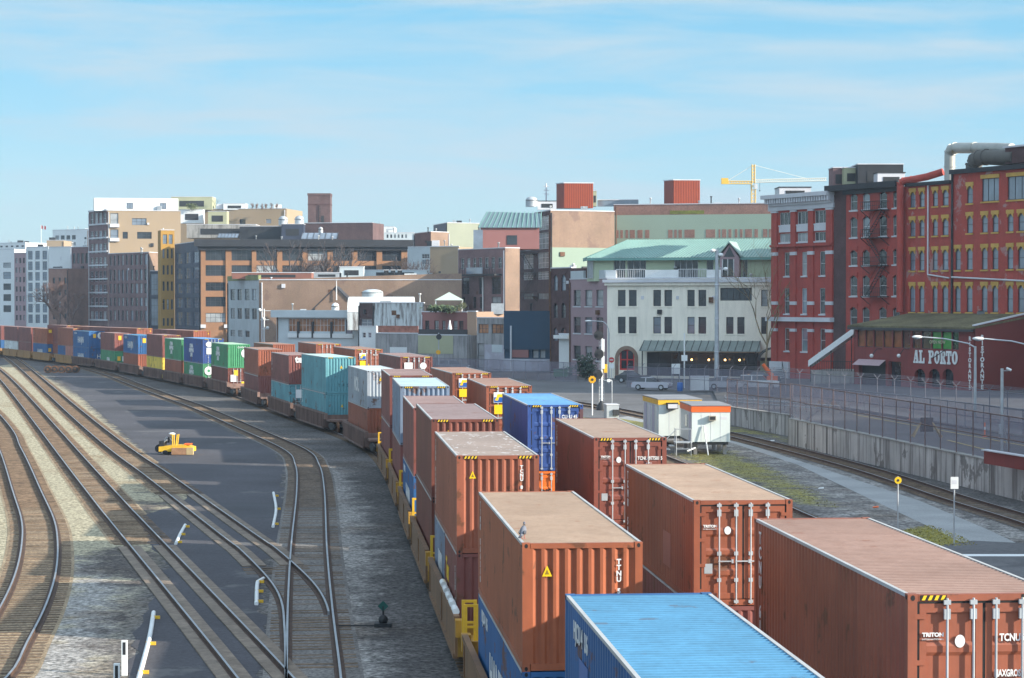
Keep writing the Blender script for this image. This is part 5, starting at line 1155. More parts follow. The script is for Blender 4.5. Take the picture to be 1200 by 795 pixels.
# penthouse
pf = Face(f.p(-2.4, 0, -2.2), f.p(f.L + 2, 0, -2.2)); zp0, zp1 = z1 - .3, f.z(302, 760)
gl = [(pf.u(a), pf.u(b), zp0 + .3, zp1 - .15) for a, b in ((719, 733), (735, 757), (790, 818), (828, 836), (870, 876))]
wall(t, pf, zp0, zp1, gl, GREENP, name='penthouse_wall')
for g_ in gl: win(t, pf, *g_, nx=max(1, round((g_[1] - g_[0]) / .9)), nz=1, fm=FRAMEW, gm=GLASS)
lf = Face(Vector((*pxp(688, 306), 0)), pf.A); wall(t, lf, zp0, zp1, [], GREENP, name='penthouse_wall')
win(t, lf, .4, lf.L - .4, zp0 + .4, zp1 - .2, 5, 1, FRAMEW, GLASS_S, rev=-.04)
A_, B_ = pf.p(-.8, zp1, .9) - o, pf.p(pf.L, zp1, .9) - o; Ck = Vector((*pxp(683, 309), zp1)) - o; D_ = B_ - pf.n * 12; E_ = Ck + (D_ - B_) * .2
R0, R1 = pf.p(3.6, f.z(279.5, 760), -4.5) - o, pf.p(pf.L, f.z(279.5, 760), -4.5) - o
hr = MB(); hr.add([A_, B_, R1, R0, Ck, D_, Ck - pf.n * 9], [(0, 1, 2, 3), (4, 0, 3), (3, 2, 5, 6), (4, 3, 6)]); rfo = hr.build('roof', COPPER, t)
sm = MB()
for k in range(66): w_ = k / 65; sm.tube([A_.lerp(B_, w_) + Vector((0, 0, .03)), R0.lerp(R1, w_) + Vector((0, 0, .03))], .055, 4)
for k in range(12): w_ = k / 12; sm.tube([Ck.lerp(A_, w_) + Vector((0, 0, .03)), Ck.lerp(A_, w_).lerp(R0, .97) + Vector((0, 0, .03))], .05, 4)
sm.build('roof_seam', COPPERD, rfo)
fa = MB(); fa.prism([A_ + Vector((0, 0, -.02)), B_ + Vector((0, 0, -.02)), B_ + Vector((0, 0, -.35)), A_ + Vector((0, 0, -.35))], -pf.n * .12); fa.prism([Ck + Vector((0, 0, -.02)), A_ + Vector((0, 0, -.02)), A_ + Vector((0, 0, -.35)), Ck + Vector((0, 0, -.35))], (.1, .1, 0)); fa.build('fascia', COPPERD, t)
# gable dormer over the tall glazed bay
dm = MB(); u0, uc, u1 = pf.u(843), pf.u(857), pf.u(871); zr, ze = f.z(284.5, 857), f.z(301, 857)
dm.prism([pf.p(u0, ze, 1.6) - o, pf.p(uc, zr, 1.6) - o, pf.p(uc, zr, -3.5) - o, pf.p(u0, ze, -3.5) - o], (0, 0, .22)); dm.prism([pf.p(uc, zr, 1.6) - o, pf.p(u1, ze, 1.6) - o, pf.p(u1, ze, -3.5) - o, pf.p(uc, zr, -3.5) - o], (0, 0, .22)); dm.build('dormer_roof', COPPER, t)
MB().prism([pf.p(u0 + .3, z1 - .2, 1.25) - o, pf.p(u1 - .3, z1 - .2, 1.25) - o, pf.p(u1 - .3, ze - .1, 1.25) - o, pf.p(uc, zr - .15, 1.25) - o, pf.p(u0 + .3, ze - .1, 1.25) - o], -pf.n * 3).build('dormer_wall', PURPLER, t)
gb = MB(); gb.prism([pf.p(u0 + .7, z1 + .3, 1.3) - o, pf.p(uc + .6, z1 + .3, 1.3) - o, pf.p(uc + .6, ze - .3, 1.3) - o, pf.p(u0 + .7, ze - .3, 1.3) - o], -pf.n * .03); gb.prism([pf.p(u0 + .9, ze, 1.3) - o, pf.p(u1 - .9, ze, 1.3) - o, pf.p(uc, zr - .5, 1.3) - o], -pf.n * .03); gb.build('dormer_window', GLASS, t)
fm_ = MB()
for uu in (u0 + .7, (u0 + uc) / 2 + .6, uc + .6): fm_.prism([pf.p(uu - .06, z1 + .3, 1.36) - o, pf.p(uu + .06, z1 + .3, 1.36) - o, pf.p(uu + .06, ze - .3, 1.36) - o, pf.p(uu - .06, ze - .3, 1.36) - o], -pf.n * .05)
fm_.build('dormer_frame', FRAMEW, t)
# arched stone gate at the gap
tg = thing('arched_gateway', 'dark curved awning over the passage beside the red building', 'awning', (*pxp(896, 288), 0)); o = tg.location
gm_ = MB()
for k in range(8):
    a, b = math.pi / 2 * k / 8, math.pi / 2 * (k + 1) / 8; zz = 4.2
    gm_.prism([(-.6 + 2.4 * (1 - math.cos(a)), 0, zz - 1.5 + 1.6 * math.sin(a)), (-.6 + 2.4 * (1 - math.cos(b)), 0, zz - 1.5 + 1.6 * math.sin(b)), (-.6 + 2.4 * (1 - math.cos(b)), 0, zz - 1.38 + 1.6 * math.sin(b)), (-.6 + 2.4 * (1 - math.cos(a)), 0, zz - 1.38 + 1.6 * math.sin(a))], (0, 3, 0))
gm_.build('awning', DARK, tg); MB().box(-.2, .9, 3.05, 3.1, 0, 2.6).build('poster', MURAL, tg); MB().box(-.6, 2, 3.2, 3.4, 0, 3).build('rear_wall', BRICKDARK, tg)
# --- tower crane
Y = 900; t = thing('tower_crane', 'yellow tower crane with long white jib beyond the roofs', 'crane', (xat(882.5, Y), Y, 0))
q = lambda px, py: Vector((xat(px, Y) - t.location.x, 0, zat(py, Y)))
def lattice(mb, a, b, s_, n, r=.12):
    a, b = Vector(a), Vector(b); d = (b - a).normalized(); x = d.cross(Vector((0, 1, 0))).normalized() * s_; y = Vector((0, 1, 0)) * s_
    cs = [x + y, x - y, -x - y, -x + y]
    for c in cs: mb.tube([a + c, b + c], r, 5)
    for k in range(n):
        p0, p1 = a.lerp(b, k / n), a.lerp(b, (k + 1) / n)
        for i in range(4): mb.tube([p0 + cs[i], p1 + cs[(i + 1) % 4]], r * .6, 4)
CRY = M('crane_yellow', (.72, .48, .12), .5, .05); CRW = M('crane_white', (.66, .66, .58), .5, .05)
m1 = MB(); lattice(m1, q(882.5, 420), q(882.5, 216), .8, 46, .2); m1.build('mast', CRY, t)
m1 = MB(); lattice(m1, q(882.5, 215), q(882.5, 193), .55, 6, .22); m1.build('apex', CRY, t)
m1 = MB(); lattice(m1, q(884, 212.5), q(968, 210.5), .55, 34, .16); m1.build('jib', CRW, t)
m1 = MB(); lattice(m1, q(849, 214), q(881, 214.2), .5, 10, .2); m1.build('counter_jib', CRY, t)
MB().box(q(845, 0).x, q(853, 0).x, -.8, .8, q(0, 216).z, q(0, 209).z).build('counterweight', YELLOW, t)
m1 = MB(); m1.tube([q(882.5, 193.5), q(851, 213)], .1, 5); m1.tube([q(882.5, 193.5), q(945, 209.5)], .1, 5); m1.build('tie', CRW, t)
MB().box(q(883.5, 0).x, q(887, 0).x, -1.4, -.6, q(0, 222).z, q(0, 216).z).build('cab', FRAMEW, t)
m1 = MB(); m1.tube([q(890, 213), q(890, 223)], .08, 5); m1.box(q(889.4, 0).x, q(890.6, 0).x, -.3, .3, q(0, 224.5).z, q(0, 223).z); m1.build('hook', DARK, t)
# --- red buildings
P0 = Vector((33.3, 285, 0)); DR = Vector((.451, -.892, 0)).normalized(); DB = Vector((-DR.y, DR.x, 0))
row = Face(P0, P0 + DR * 80)
def red(label, pa, pb, ytop, pref, depth=16, mat=BRICKRED, grids=(), z0=0, name='brick_building'):
    ua, ub = row.u(pa), row.u(pb); f = Face(row.p(ua), row.p(ub)); t = thing(name, label, 'building', row.p(ua, 0)); z1 = row.z(ytop, pref); hs = []
    for c, r, rf, kw in grids:
        h = holes_px(f, c, r, rf); hs += h
        for q in h: win(t, f, *q, **kw)
    wall(t, f, z0, z1, hs, mat)
    shell(t, [tuple(p.xy) for p in (f.A, f.B, f.B - f.n * depth, f.A - f.n * depth)], z0, z1, mat, ROOFING, 1)
    return t, f, z1
kw1 = dict(nx=2, nz=2, fm=FRAMEW, sill=TRIMS, rev=.17)
kw2 = dict(nx=1, nz=2, fm=FRAMEW, sill=TRIMS, rev=.17)
t, f, z1 = red('red brick building with grey stone pilasters and bracketed cornice beside the white building', 905, 976.5, 234, 906, grids=[
    ([(913.5, 927), (934, 947), (954.5, 968.5)], [(248, 263), (273, 283.5)], 940, dict(nx=3, nz=1, fm=FRAMEW, sill=TRIMS, rev=.17)),
    ([(919, 925), (939.5, 945.5), (960.5, 967)], [(295.5, 323.5), (338, 368)], 940, kw2), ([(919.5, 925), (939, 947.5), (961, 967.5)], [(385, 412)], 940, kw2)])
for a, b in ((905, 911.5), (927.5, 933.5), (948, 954), (969, 976.3)):
    ledge(t, f, f.u(a), f.u(b), 0, f.z(246, 940), .2, BRICKRED, 'pilaster')
    for c, d in ((299, 295), (357.5, 353.5), (389, 385.5), (248, 246)): ledge(t, f, f.u(a) - .05, f.u(b) + .05, f.z(c, 940), f.z(d, 940), .27, TRIMS, 'capital')
for a, b in ((913.5, 927), (934, 947), (954.5, 968.5)): ledge(t, f, f.u(a), f.u(b), f.z(271.5, 940), f.z(264.5, 940), .12, TRIMS, 'spandrel_panel')
ledge(t, f, -.6, f.L + .2, f.z(377, 940), f.z(372, 940), .7, TRIMS, 'string_course'); ledge(t, f, 0, f.L, f.z(289, 940), f.z(286, 940), .45, BRICKRED, 'string_course')
ledge(t, f, -.3, f.L + .1, z1 - .9, z1, .5, TRIMS); ledge(t, f, -1.0, f.L + .2, z1 + .003, z1 + .5, 1.2, TRIMS); ledge(t, f, -.7, f.L + .2, z1 - 1.5, z1 - .903, .25, TRIMS, 'frieze')
dn = MB(); o = t.location
for k in range(26): u = -.4 + (f.L + .3) * k / 25; dn.prism([p - o for p in (f.p(u, z1 - .6, .5), f.p(u + .3, z1 - .6, .5), f.p(u + .3, z1 - .6, 1.0), f.p(u, z1 - .6, 1.0))], (0, 0, .6))
dn.build('dentils', TRIMS, t)
ledge(t, f, -.1, 4.2, 0, f.z(424, 920), .42, TRIMS, 'plinth')
roofunit('grey low roof house above the bracketed cornice', 913, 950, 220, 232, 291, 5, TRIMS, 'penthouse', 'penthouse')
t, f, z1 = red('narrow dark brick recess between the two red buildings', 976.7, 991, 222, 980, mat=BRICKDARK, name='brick_party_wall')
kw3 = dict(nx=1, nz=2, fm=FRAMEW, sill=TRIMS, rev=.17, lintel=BRICKRED, arch=.35)
t, f, z1 = red('red brick building with iron fire escape and dark cornice', 991.2, 1062, 223.5, 995, grids=[([(996, 1004.5), (1010.5, 1019), (1030, 1039), (1046, 1054.5)], [(226, 246), (254, 278), (293, 311), (323, 347), (360, 384)], 1010, kw3)])
ledge(t, f, -3.2, f.L - .9, z1 + .003, z1 + .7, 1.0, BLACKC); ledge(t, f, -.2, f.L - .9, z1 - .5, z1, .4, BLACKC)
fire_escape(f, f.u(1019), f.u(1042), [f.z(y, 1030) for y in (247, 279.5, 312, 348)], 1.4, 'dark iron fire escape on the red building right of the dark recess')
roofunit('dark louvred roof plant above the fire escape building', 1005, 1058, 193, 219, 276, 5, BLACKC)
roofunit('cream roof tank room left of the dark louvred plant', 989, 1005, 197, 218, 278, 4, MURAL, 'roof room', 'roof_room')
roofunit('brown brick lift house left of the cream tank room', 976, 989, 197, 222, 280, 4, BRICKPURPLE, 'lift house', 'lift_house')
roofunit('pale rusty plant box in front of the dark louvred plant', 1028, 1060, 203, 218, 270, 3, TRIMS)
t, f, z1 = red('red brick building with yellow arched lintels left of the taller peeling part', 1062.2, 1114.5, 219, 1066, mat=BRICKPEEL, grids=[([(1066, 1072.3), (1077, 1083), (1092.5, 1098.5), (1104, 1111)], [(225, 243.5), (258, 277.5), (294, 317.5), (335, 366)], 1070, dict(nz=2, sill=YTRIM, lintel=YTRIM, arch=.4, rev=.17, gm=GLASS_S))])
ledge(t, f, 0, f.L, z1, z1 + .4, .35, BLACKC)
dp = MB(); o = t.location; p = f.p(f.u(1088), 0, .12) - o; dp.tube([(p.x, p.y, f.z(322, 1088)), (p.x, p.y, z1)], .1, 7)
p2 = f.p(f.u(1113), f.z(326, 1113), .12) - o; dp.tube([(p.x, p.y, f.z(322, 1088)), p2], .09, 7); dp.build('drainpipe', TRIMS, t)
t, f, z1 = red('taller red brick building with peeling paint, yellow lintels and wide top windows', 1114.7, 1262, 204.5, 1116, mat=BRICKPEEL, grids=[
    ([(1132.5, 1139.5), (1211, 1218)], [(218, 238.5)], 1136, dict(nz=2, sill=YTRIM, lintel=YTRIM, arch=.4, rev=.17, gm=GLASS_S)),
    ([(1150, 1170), (1180, 1204)], [(209, 236)], 1160, dict(nx=3, nz=1, sill=YTRIM, lintel=YTRIM, rev=.17, gm=GLASS_S)),
    ([(1132.5, 1139.5), (1150, 1157), (1162.5, 1169.5), (1180, 1187), (1192.5, 1200), (1212, 1219)], [(253, 273.5)], 1136, dict(nz=2, sill=YTRIM, lintel=YTRIM, arch=.4, rev=.17, gm=GLASS_S)),
    ([(1119, 1125.5), (1132.5, 1139.5), (1150, 1157), (1162.5, 1169.5), (1180, 1187), (1192.5, 1200), (1212, 1219)], [(291, 316.5)], 1136, dict(nz=2, sill=YTRIM, lintel=YTRIM, arch=.4, rev=.17, gm=GLASS_S)),
    ([(1119, 1125.5), (1132.5, 1139.5), (1150, 1157), (1162.5, 1169.5), (1180, 1187), (1192.5, 1200), (1212, 1219)], [(335, 366)], 1136, dict(nz=2, sill=YTRIM, lintel=YTRIM, arch=.4, rev=.17, gm=GLASS_S))])
ledge(t, f, 0, f.L, z1, z1 + .5, .4, BLACKC)
dp = MB(); o = t.location; p = f.p(.25, 0, .14) - o; dp.tube([(p.x, p.y, 3), (p.x, p.y, z1 + .3)], .13, 8); dp.build('drainpipe', DARK, t)
dp = MB(); dp.tube([f.p(.3, f.z(325, 1116), .2) - o, f.p(f.L * .8, f.z(331, 1220), .2) - o], .1, 7); dp.build('conduit', TRIMS, t)
# red duct, grey ducts
def ductthing(label, pts, r, mat, name='roof_duct'):
    p0 = Vector(pts[0]); t = thing(name, label, 'duct', p0); MB().tube([Vector(p) - p0 for p in pts], r, 14).build('duct', mat, t)
    for i in range(1, len(pts) - 1):
        if i % 2: d = (Vector(pts[i + 1]) - Vector(pts[i])).normalized(); c = Vector(pts[i]) - p0; MB().tube([c - d * .06, c + d * .06], r * 1.12, 14).build('flange', mat, t)
    return t
def arcpts(a, b, c, n=6): return [Vector(a).lerp(Vector(b), k / n).lerp(Vector(b).lerp(Vector(c), k / n), k / n) for k in range(n + 1)]
rw = row
q = lambda px, py, out=.5: rw.p(rw.u(px), rw.z(py, px), out)
ductthing('wide red painted duct running down the corner and over the roof edge', [q(1059.5, 366, .6), q(1059.5, 300, .6), q(1059.5, 222, .6)] + arcpts(q(1059.5, 216, .6), q(1059.5, 212, .6), q(1066, 211, -.2), 4) + [q(1078, 207, -1), q(1088, 201, -2)], .42, BRICKRED, 'red_duct')
ductthing('tall galvanised duct rising and bending right above the red roofs', [q(1096, 214, -2), q(1096, 195, -2)] + arcpts(q(1096, 181, -2), q(1096, 173, -2), q(1105, 173, -2), 6) + [q(1125, 173, -2), q(1145, 173.2, -2), q(1168, 174, -2)], .62, M('duct_metal', (.42, .43, .40), .45, .2, .4, .3, spots=.4, spotcol=(.30, .22, .10), spotscale=.3))
ductthing('dark sooty duct elbow beside the roof plant of the taller red building', [q(1130, 199, -1.2)] + arcpts(q(1130, 194, -1.2), q(1131, 184, -1.2), q(1145, 184, -1.2), 6) + [q(1160, 185, -1.2), q(1180, 184, -1.2)], .85, M('sooty_metal', (.10, .095, .085), .6, .4, .3))
t = thing('roof_plant', 'dark boxy roof plant at the top right corner', 'roof plant', rw.p(rw.u(1172), rw.z(192, 1172), -1)); o = t.location
MB().prism([p - o for p in (rw.p(rw.u(1172), o.z, -.6), rw.p(rw.u(1225), o.z, -.6), rw.p(rw.u(1225), o.z, -5), rw.p(rw.u(1172), o.z, -5))], (0, 0, 1.7)).build('housing', BRICKDARK, t)
MB().prism([p - o for p in (rw.p(rw.u(1172) - .2, o.z + 1.72, -.4), rw.p(rw.u(1225), o.z + 1.72, -.4), rw.p(rw.u(1225), o.z + 1.72, -5.2), rw.p(rw.u(1172) - .2, o.z + 1.72, -5.2))], (0, 0, .2)).build('lid', TRIMS, t)
# --- the restaurant
A, B = Vector((*pxp(1001, 255), 0)), Vector((*pxp(1143, 235.5), 0)); f = Face(A, B); zs = .8
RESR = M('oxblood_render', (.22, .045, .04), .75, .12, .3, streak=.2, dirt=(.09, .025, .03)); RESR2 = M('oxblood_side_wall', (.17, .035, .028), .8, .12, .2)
t = thing('restaurant_building', 'low oxblood red restaurant with mossy lean-to roof and white lettering', 'restaurant', (A.x, A.y, 0)); o = t.location
ze = f.z(385, 1070)
hs = []; zb, zt = f.z(408.5, 1070), f.z(388, 1070)
wc = [(1005, 1013.5), (1014.5, 1023), (1024.5, 1034.5), (1035.5, 1045), (1046.5, 1056.5), (1057.5, 1067), (1069.5, 1079), (1080, 1091), (1092, 1103), (1104, 1115), (1116, 1123.5)]
GREENG = M('green_poster_glass', (.05, .30, .06), .2, .2, 1.0); AMB = M('amber_glow_glass', (.19, .06, .025), .15, .7, .5)  # amber glass has the interior glow painted as base colour
for i, (a, b) in enumerate(wc):
    h = (f.u(a), f.u(b), zb, zt); hs.append(h); win(t, f, *h, nx=1, nz=1, gm=[AMB, AMB, AMB, AMB, AMB, GLASS, GLASS, GLASS, GREENG, GREENG, GLASS][i], rev=.15)
letters('OPEN NOW', .5, MURAL, t, f.p(f.u(1099), f.z(403, 1099), .05) - o, f.d, .02)
door = (f.u(1006.5), f.u(1038), zs, f.z(423, 1020)); hs.append(door); d2 = (f.u(1041), f.u(1056), zs, f.z(424, 1050)); hs.append(d2)
for px in (1078, 1095, 1111): hs.append((f.u(px - 6.5), f.u(px + 6.5), zs + .3, f.z(432.5, px)))
wall(t, f, zs - .3, ze, hs, RESR, rev=.5, name='wall')
for i, h in enumerate(hs[len(wc):]):
    MB().prism([f.p(h[0], h[2], -.5) - o, f.p(h[1], h[2], -.5) - o, f.p(h[1], h[3], -.5) - o, f.p(h[0], h[3], -.5) - o], -f.n * .05).build(('garage_opening', 'door', 'arched_window', 'arched_window', 'arched_window')[i], GLASS if i else DARK, t)
    if i > 1:
        sp = MB(); c = (h[0] + h[1]) / 2; r = (h[1] - h[0]) / 2; zc = h[3] - r * .85
        for s_ in (-1, 1):
            for k in range(8):
                a, b = math.pi / 2 * k / 8, math.pi / 2 * (k + 1) / 8
                sp.prism([f.p(c + s_ * r * math.cos(a), zc + .85 * r * math.sin(a), -.1) - o, f.p(c + s_ * r * math.cos(b), zc + .85 * r * math.sin(b), -.1) - o, f.p(c + s_ * r * math.cos(b), h[3] + .02, -.1) - o, f.p(c + s_ * r * math.cos(a), h[3] + .02, -.1) - o], f.n * .09)
        sp.build('arch_spandrel', RESR, t)
aw = MB(); aw.prism([f.p(door[0], door[3] + .1, .02) - o, f.p(door[1], door[3] + .1, .02) - o, f.p(door[1], door[3] - .5, .9) - o, f.p(door[0], door[3] - .5, .9) - o], (0, 0, .06)); aw.build('awning', M('pink_canvas', (.45, .33, .35), .8, .08), t)
MOSSR = M('mossy_felt', (.13, .115, .06), .95, .4, .25, fine=.35, finescale=3)
rs = MB(); back = -f.n * 10.5; zr = f.z(385, 1070) + 1.75
rs.prism([f.p(-.5, ze + .02, .6) - o, f.p(f.L + .1, ze + .02, .6) - o, f.p(f.L + .1, zr, -10.5) - o, f.p(-.5, zr, -10.5) - o], (0, 0, .2)); rs.build('roof', MOSSR, t)
ledge(t, f, -.5, f.L + .1, ze - .25, ze + .01, .62, FRAMED, 'eaves', -.35)
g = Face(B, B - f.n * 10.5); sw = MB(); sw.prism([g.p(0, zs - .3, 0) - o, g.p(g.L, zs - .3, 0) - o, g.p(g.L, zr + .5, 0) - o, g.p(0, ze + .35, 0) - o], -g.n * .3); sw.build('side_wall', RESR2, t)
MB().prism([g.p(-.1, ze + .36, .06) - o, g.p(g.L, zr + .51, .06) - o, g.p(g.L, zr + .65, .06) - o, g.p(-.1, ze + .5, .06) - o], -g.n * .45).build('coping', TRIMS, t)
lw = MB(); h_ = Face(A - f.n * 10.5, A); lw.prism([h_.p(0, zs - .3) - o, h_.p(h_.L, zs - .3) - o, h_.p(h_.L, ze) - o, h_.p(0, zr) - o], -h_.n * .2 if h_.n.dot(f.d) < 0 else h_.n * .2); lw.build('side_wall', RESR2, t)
# slab-serif sign letters AL PORTO, each built from strokes
def slab(ch, H, w_):
    s_, th = [], .30 * w_; sf = .16 * H; R_ = lambda x0, x1, z0, z1: s_.append([(x0, z0), (x1, z0), (x1, z1), (x0, z1)])
    def ring(cx, cz, rx, rz, tx, tz, a0=0, a1=360, n=18):
        for k in range(n):
            a, b = R(a0 + (a1 - a0) * k / n), R(a0 + (a1 - a0) * (k + 1) / n)
            s_.append([(cx + rx * math.cos(a), cz + rz * math.sin(a)), (cx + rx * math.cos(b), cz + rz * math.sin(b)), (cx + (rx - tx) * math.cos(b), cz + (rz - tz) * math.sin(b)), (cx + (rx - tx) * math.cos(a), cz + (rz - tz) * math.sin(a))])
    if ch == 'A':
        s_.append([(.08 * w_, sf), (.08 * w_ + th * .55, sf), (.55 * w_, H), (.38 * w_, H)]); s_.append([(.62 * w_, sf), (.62 * w_ + th, sf), (.68 * w_, H), (.38 * w_, H)]); R_(.3 * w_, .68 * w_, .3 * H, .42 * H); R_(0, .42 * w_, 0, sf); R_(.52 * w_, w_, 0, sf)
    elif ch == 'L': R_(.14 * w_, .14 * w_ + th, sf, H - sf); R_(0, .6 * w_, H - sf, H); R_(0, w_, 0, sf); R_(.8 * w_, w_, sf, .42 * H)
    elif ch in 'PR':
        R_(.12 * w_, .12 * w_ + th, sf, H - sf); R_(0, .62 * w_, H - sf, H); R_(0, .52 * w_, 0, sf); ring(.6 * w_, .73 * H, .36 * w_, .27 * H, th * .9, .13 * H, -90, 90, 12); R_(.42 * w_, .62 * w_, .46 * H, .59 * H)
        if ch == 'R': s_.append([(.5 * w_, .46 * H), (.75 * w_, .46 * H), (w_, sf), (.68 * w_, sf)]); R_(.64 * w_, 1.06 * w_, 0, sf)
    elif ch == 'O': ring(.5 * w_, .5 * H, .5 * w_, .5 * H, th, .14 * H)
    elif ch == 'T': R_(.5 * w_ - th / 2, .5 * w_ + th / 2, sf, H - sf); R_(0, w_, H - sf, H); R_(0, .17 * w_, .62 * H, H - sf); R_(.83 * w_, w_, .62 * H, H - sf); R_(.2 * w_, .8 * w_, 0, sf)
    return s_
u = f.u(1071.5); Hh = f.z(411, 1095) - f.z(426.5, 1095); zl = f.z(426.5, 1095); tot = f.u(1124) - u; ww = tot / 7.9
for ch in 'AL PORTO':
    if ch == ' ': u += ww * .65; continue
    mb = MB()
    for p in slab(ch, Hh, ww * .92): mb.prism([f.p(u + a, zl + b, .05) - o for a, b in p], f.n * .08)
    mb.build('sign_letter', WHITE, t); u += ww * 1.03
for k, ch in enumerate('RISTORANTE'):
    zz = f.z(393.5 + (k + 1) * 6.35, 1137); letters(ch, .62, WHITE, t, f.p(f.u(1137), zz + .05, .04) - o, f.d, .03, name='sign_letter')
    zz = g.z(392 + (k + 1) * 6.5, 1151); letters(ch, .66, WHITE, t, g.p(g.u(1151), zz + .05, .04) - o, g.d, .035, name='sign_letter')
for px in (1030, 1062):
    p0 = f.p(f.u(px + 4), f.z(409, px), .02) - o; p1 = f.p(f.u(px), f.z(417, px), 1.0) - o; MB().tube([p0, p0.lerp(p1, .5) + Vector((0, 0, .4)), p1], .05, 6).build('lamp_arm', DARK, t); MB().sphere(p1, .22, 0, 10, 6).build('lamp_globe', WHITE, t)
for px in (1103,):
    p0 = f.p(f.u(px + 5), f.z(410, px), .02) - o; p1 = f.p(f.u(px - 1), f.z(420, px), 1.0) - o; MB().tube([p0, p1], .05, 6).build('lamp_arm', DARK, t)
for i, (a, b) in enumerate(((1146, 1155), (1156, 1164), (1165, 1173))):
    Y = 247; pz = zat(371, Y) ; pt = thing('condenser', ('left', 'middle', 'right')[i] + ' grey condenser on the restaurant roof edge', 'condenser', (xat((a + b) / 2, Y), Y, zr - .9)); MB().box(-.38, .38, 0, .8, 0, 1.0).build('housing', M('condenser_grey', (.14, .15, .16), .6, .1), pt)
    fan = MB(); fan.tube([(0, .4, 1.0), (0, .4, 1.08)], .3, 12); fan.build('fan', DARK, pt)
# sloping white stair canopy beside the restaurant
Pa, Pb = at(947, 430, 262), at(1000, 392, 258); t = thing('stair_canopy', 'sloping white canopy over the stair left of the restaurant', 'canopy', Pa)
dz = Vector((0, 0, .75)); sd_ = Vector((.8, 1.6, 0)); MB().prism([Vector((0, 0, 0)), Pb - Pa, Pb - Pa + sd_, sd_], dz).build('canopy', WHITE, t)
for w_ in (.05, .5, .95):
    p = (Pb - Pa) * w_; MB().tube([p + sd_ * .1, Vector((p.x + .08, p.y + .16, ZS - Pa.z))], .06, 6).build('post', DARK, t)
t = thing('entrance_stair', 'dark iron entrance stair at the foot of the red pilastered building', 'stair', row.p(row.u(921), 0, 1.6)); o = t.location
ss = MB()
for k in range(8): ss.box(-.9, .9, -k * .28, -k * .28 + .27, 1.7 - k * .2, 1.76 - k * .2)
ss.build('treads', DARK, t); rl = MB()
for x in (-.9, .9): rl.tube([(x, .2, 2.75), (x, -2.0, 1.2)], .04, 6); rl.tube([(x, -2.0, 0.4), (x, -2.0, 1.2)], .04, 6); rl.tube([(x, .2, 1.7), (x, .2, 2.75)], .04, 6)
rl.build('handrail', DARK, t)
t = thing('terrace', 'grey raised terrace with dark railing left of the restaurant', 'terrace', (*pxp(950, 262), 0)); o = t.location
x1 = xat(1001, 258) - o.x; MB().prism([Vector((0, 0, .3)), Vector((x1, -4, .3)), Vector((x1 + 3, 3, .3)), Vector((3, 5, .3))], (0, 0, 2.0)).build('base', CONC, t); rl = MB()
for k in range(20): w_ = k / 19; rl.box(x1 * w_ - .02, x1 * w_ + .02, -4 * w_ - .02, -4 * w_ + .02, 2.3, 3.4)
rl.tube([(0, 0, 3.4), (x1, -4, 3.4)], .04, 5); rl.build('railing', DARK, t)
# --- unseen brick blocks on the right, added to shade the yard
for lab, xa, y0_, y1_ in (('plain brick block added out of view beside the raised street for its shadow', 46, 92, 168), ('second plain brick block added out of view nearer the bridge for its shadow', 46, 24, 90.4)):
    A, B = Vector((xa + 2, y1_, 0)), Vector((xa, y0_, 0)); f = Face(A, B); t = thing('unseen_shade_block', lab, 'warehouse', A); hs = []
    n = int((y1_ - y0_) / 7)
    for k in range(n):
        for z in (3, 7.5):
            h = (f.L * (k + .3) / n, f.L * (k + .7) / n, z, z + 2.4); hs.append(h); win(t, f, *h, 2, 2, sub=False)
    wall(t, f, 0, 13.5, hs, BRICKBROWN); shell(t, [tuple(p.xy) for p in (f.A, f.B, f.B - f.n * 18, f.A - f.n * 18)], 0, 13.5, BRICKBROWN, ROOFING, 1)

t = thing('unseen_shade_block', 'plain brick block added out of view next to the restaurant for its shadow', 'warehouse', (60, 214, 0)); f = Face((61, 236), (61, 214)); hs = []  # unseen block added to shade the restaurant's side wall
for k in range(3):
    for z in (3, 8):
        h = (f.L * (k + .3) / 3, f.L * (k + .7) / 3, z, z + 2.4); hs.append(h); win(t, f, *h, 2, 2, sub=False)
wall(t, f, 0, 15, hs, BRICKBROWN); shell(t, [tuple(p.xy) for p in (f.A, f.B, f.B - f.n * 14, f.A - f.n * 14)], 0, 15, BRICKBROWN, ROOFING, 1)

# ------------------------------------------------------------------ retaining walls and fences
WALLC = M('stained_wall_concrete', (.46, .45, .43), .9, .3, .25, streak=1.0, dirt=(.09, .08, .075), vstretch=.05, spots=.5, spotcol=(.16, .15, .14), spotscale=.5)
def retwall(label, a, b, za, zb, top):
    t = thing('retaining_wall', label, 'retaining wall', a); d = (b - a); n = d.normalized(); n = Vector((-n.y, n.x, 0)); n = n if n.x > 0 else -n
    MB().prism([(0, 0, 0), tuple(d), (d.x, d.y, zb), (0, 0, za)], n * .35).build('wall', WALLC, t)
    cp = MB(); cp.prism([Vector((0, 0, za + .003)) - n * .05, Vector((d.x, d.y, zb + .003)) - n * .05, Vector((d.x, d.y, zb + .003)) + n * .40, Vector((0, 0, za + .003)) + n * .40], (0, 0, .07)); cp.build('coping', CONC, t)
    return t
retwall('tall stained concrete retaining wall below the near fence', WA, WB, 1.86, 1.75, 0)
retwall('farther mossy retaining wall behind the white trailers', QA, QB, 1.45, 1.62, 0)
retwall('far end of the stained retaining wall beyond the right edge', WB + (WC - WB).normalized() * .02, WC, 1.75, 1.75, 0)
CHAIN = seethrough('chain_link', (.22, .21, .27), .45); CHAINR = seethrough('rusty_chain_link', (.21, .195, .25), .50)
POSTG = M('dull_fence_post', (.17, .17, .20), .6, .2, 1.5, .2)
POSTR = M('rusty_post', (.16, .11, .10), .8, .2, 2)
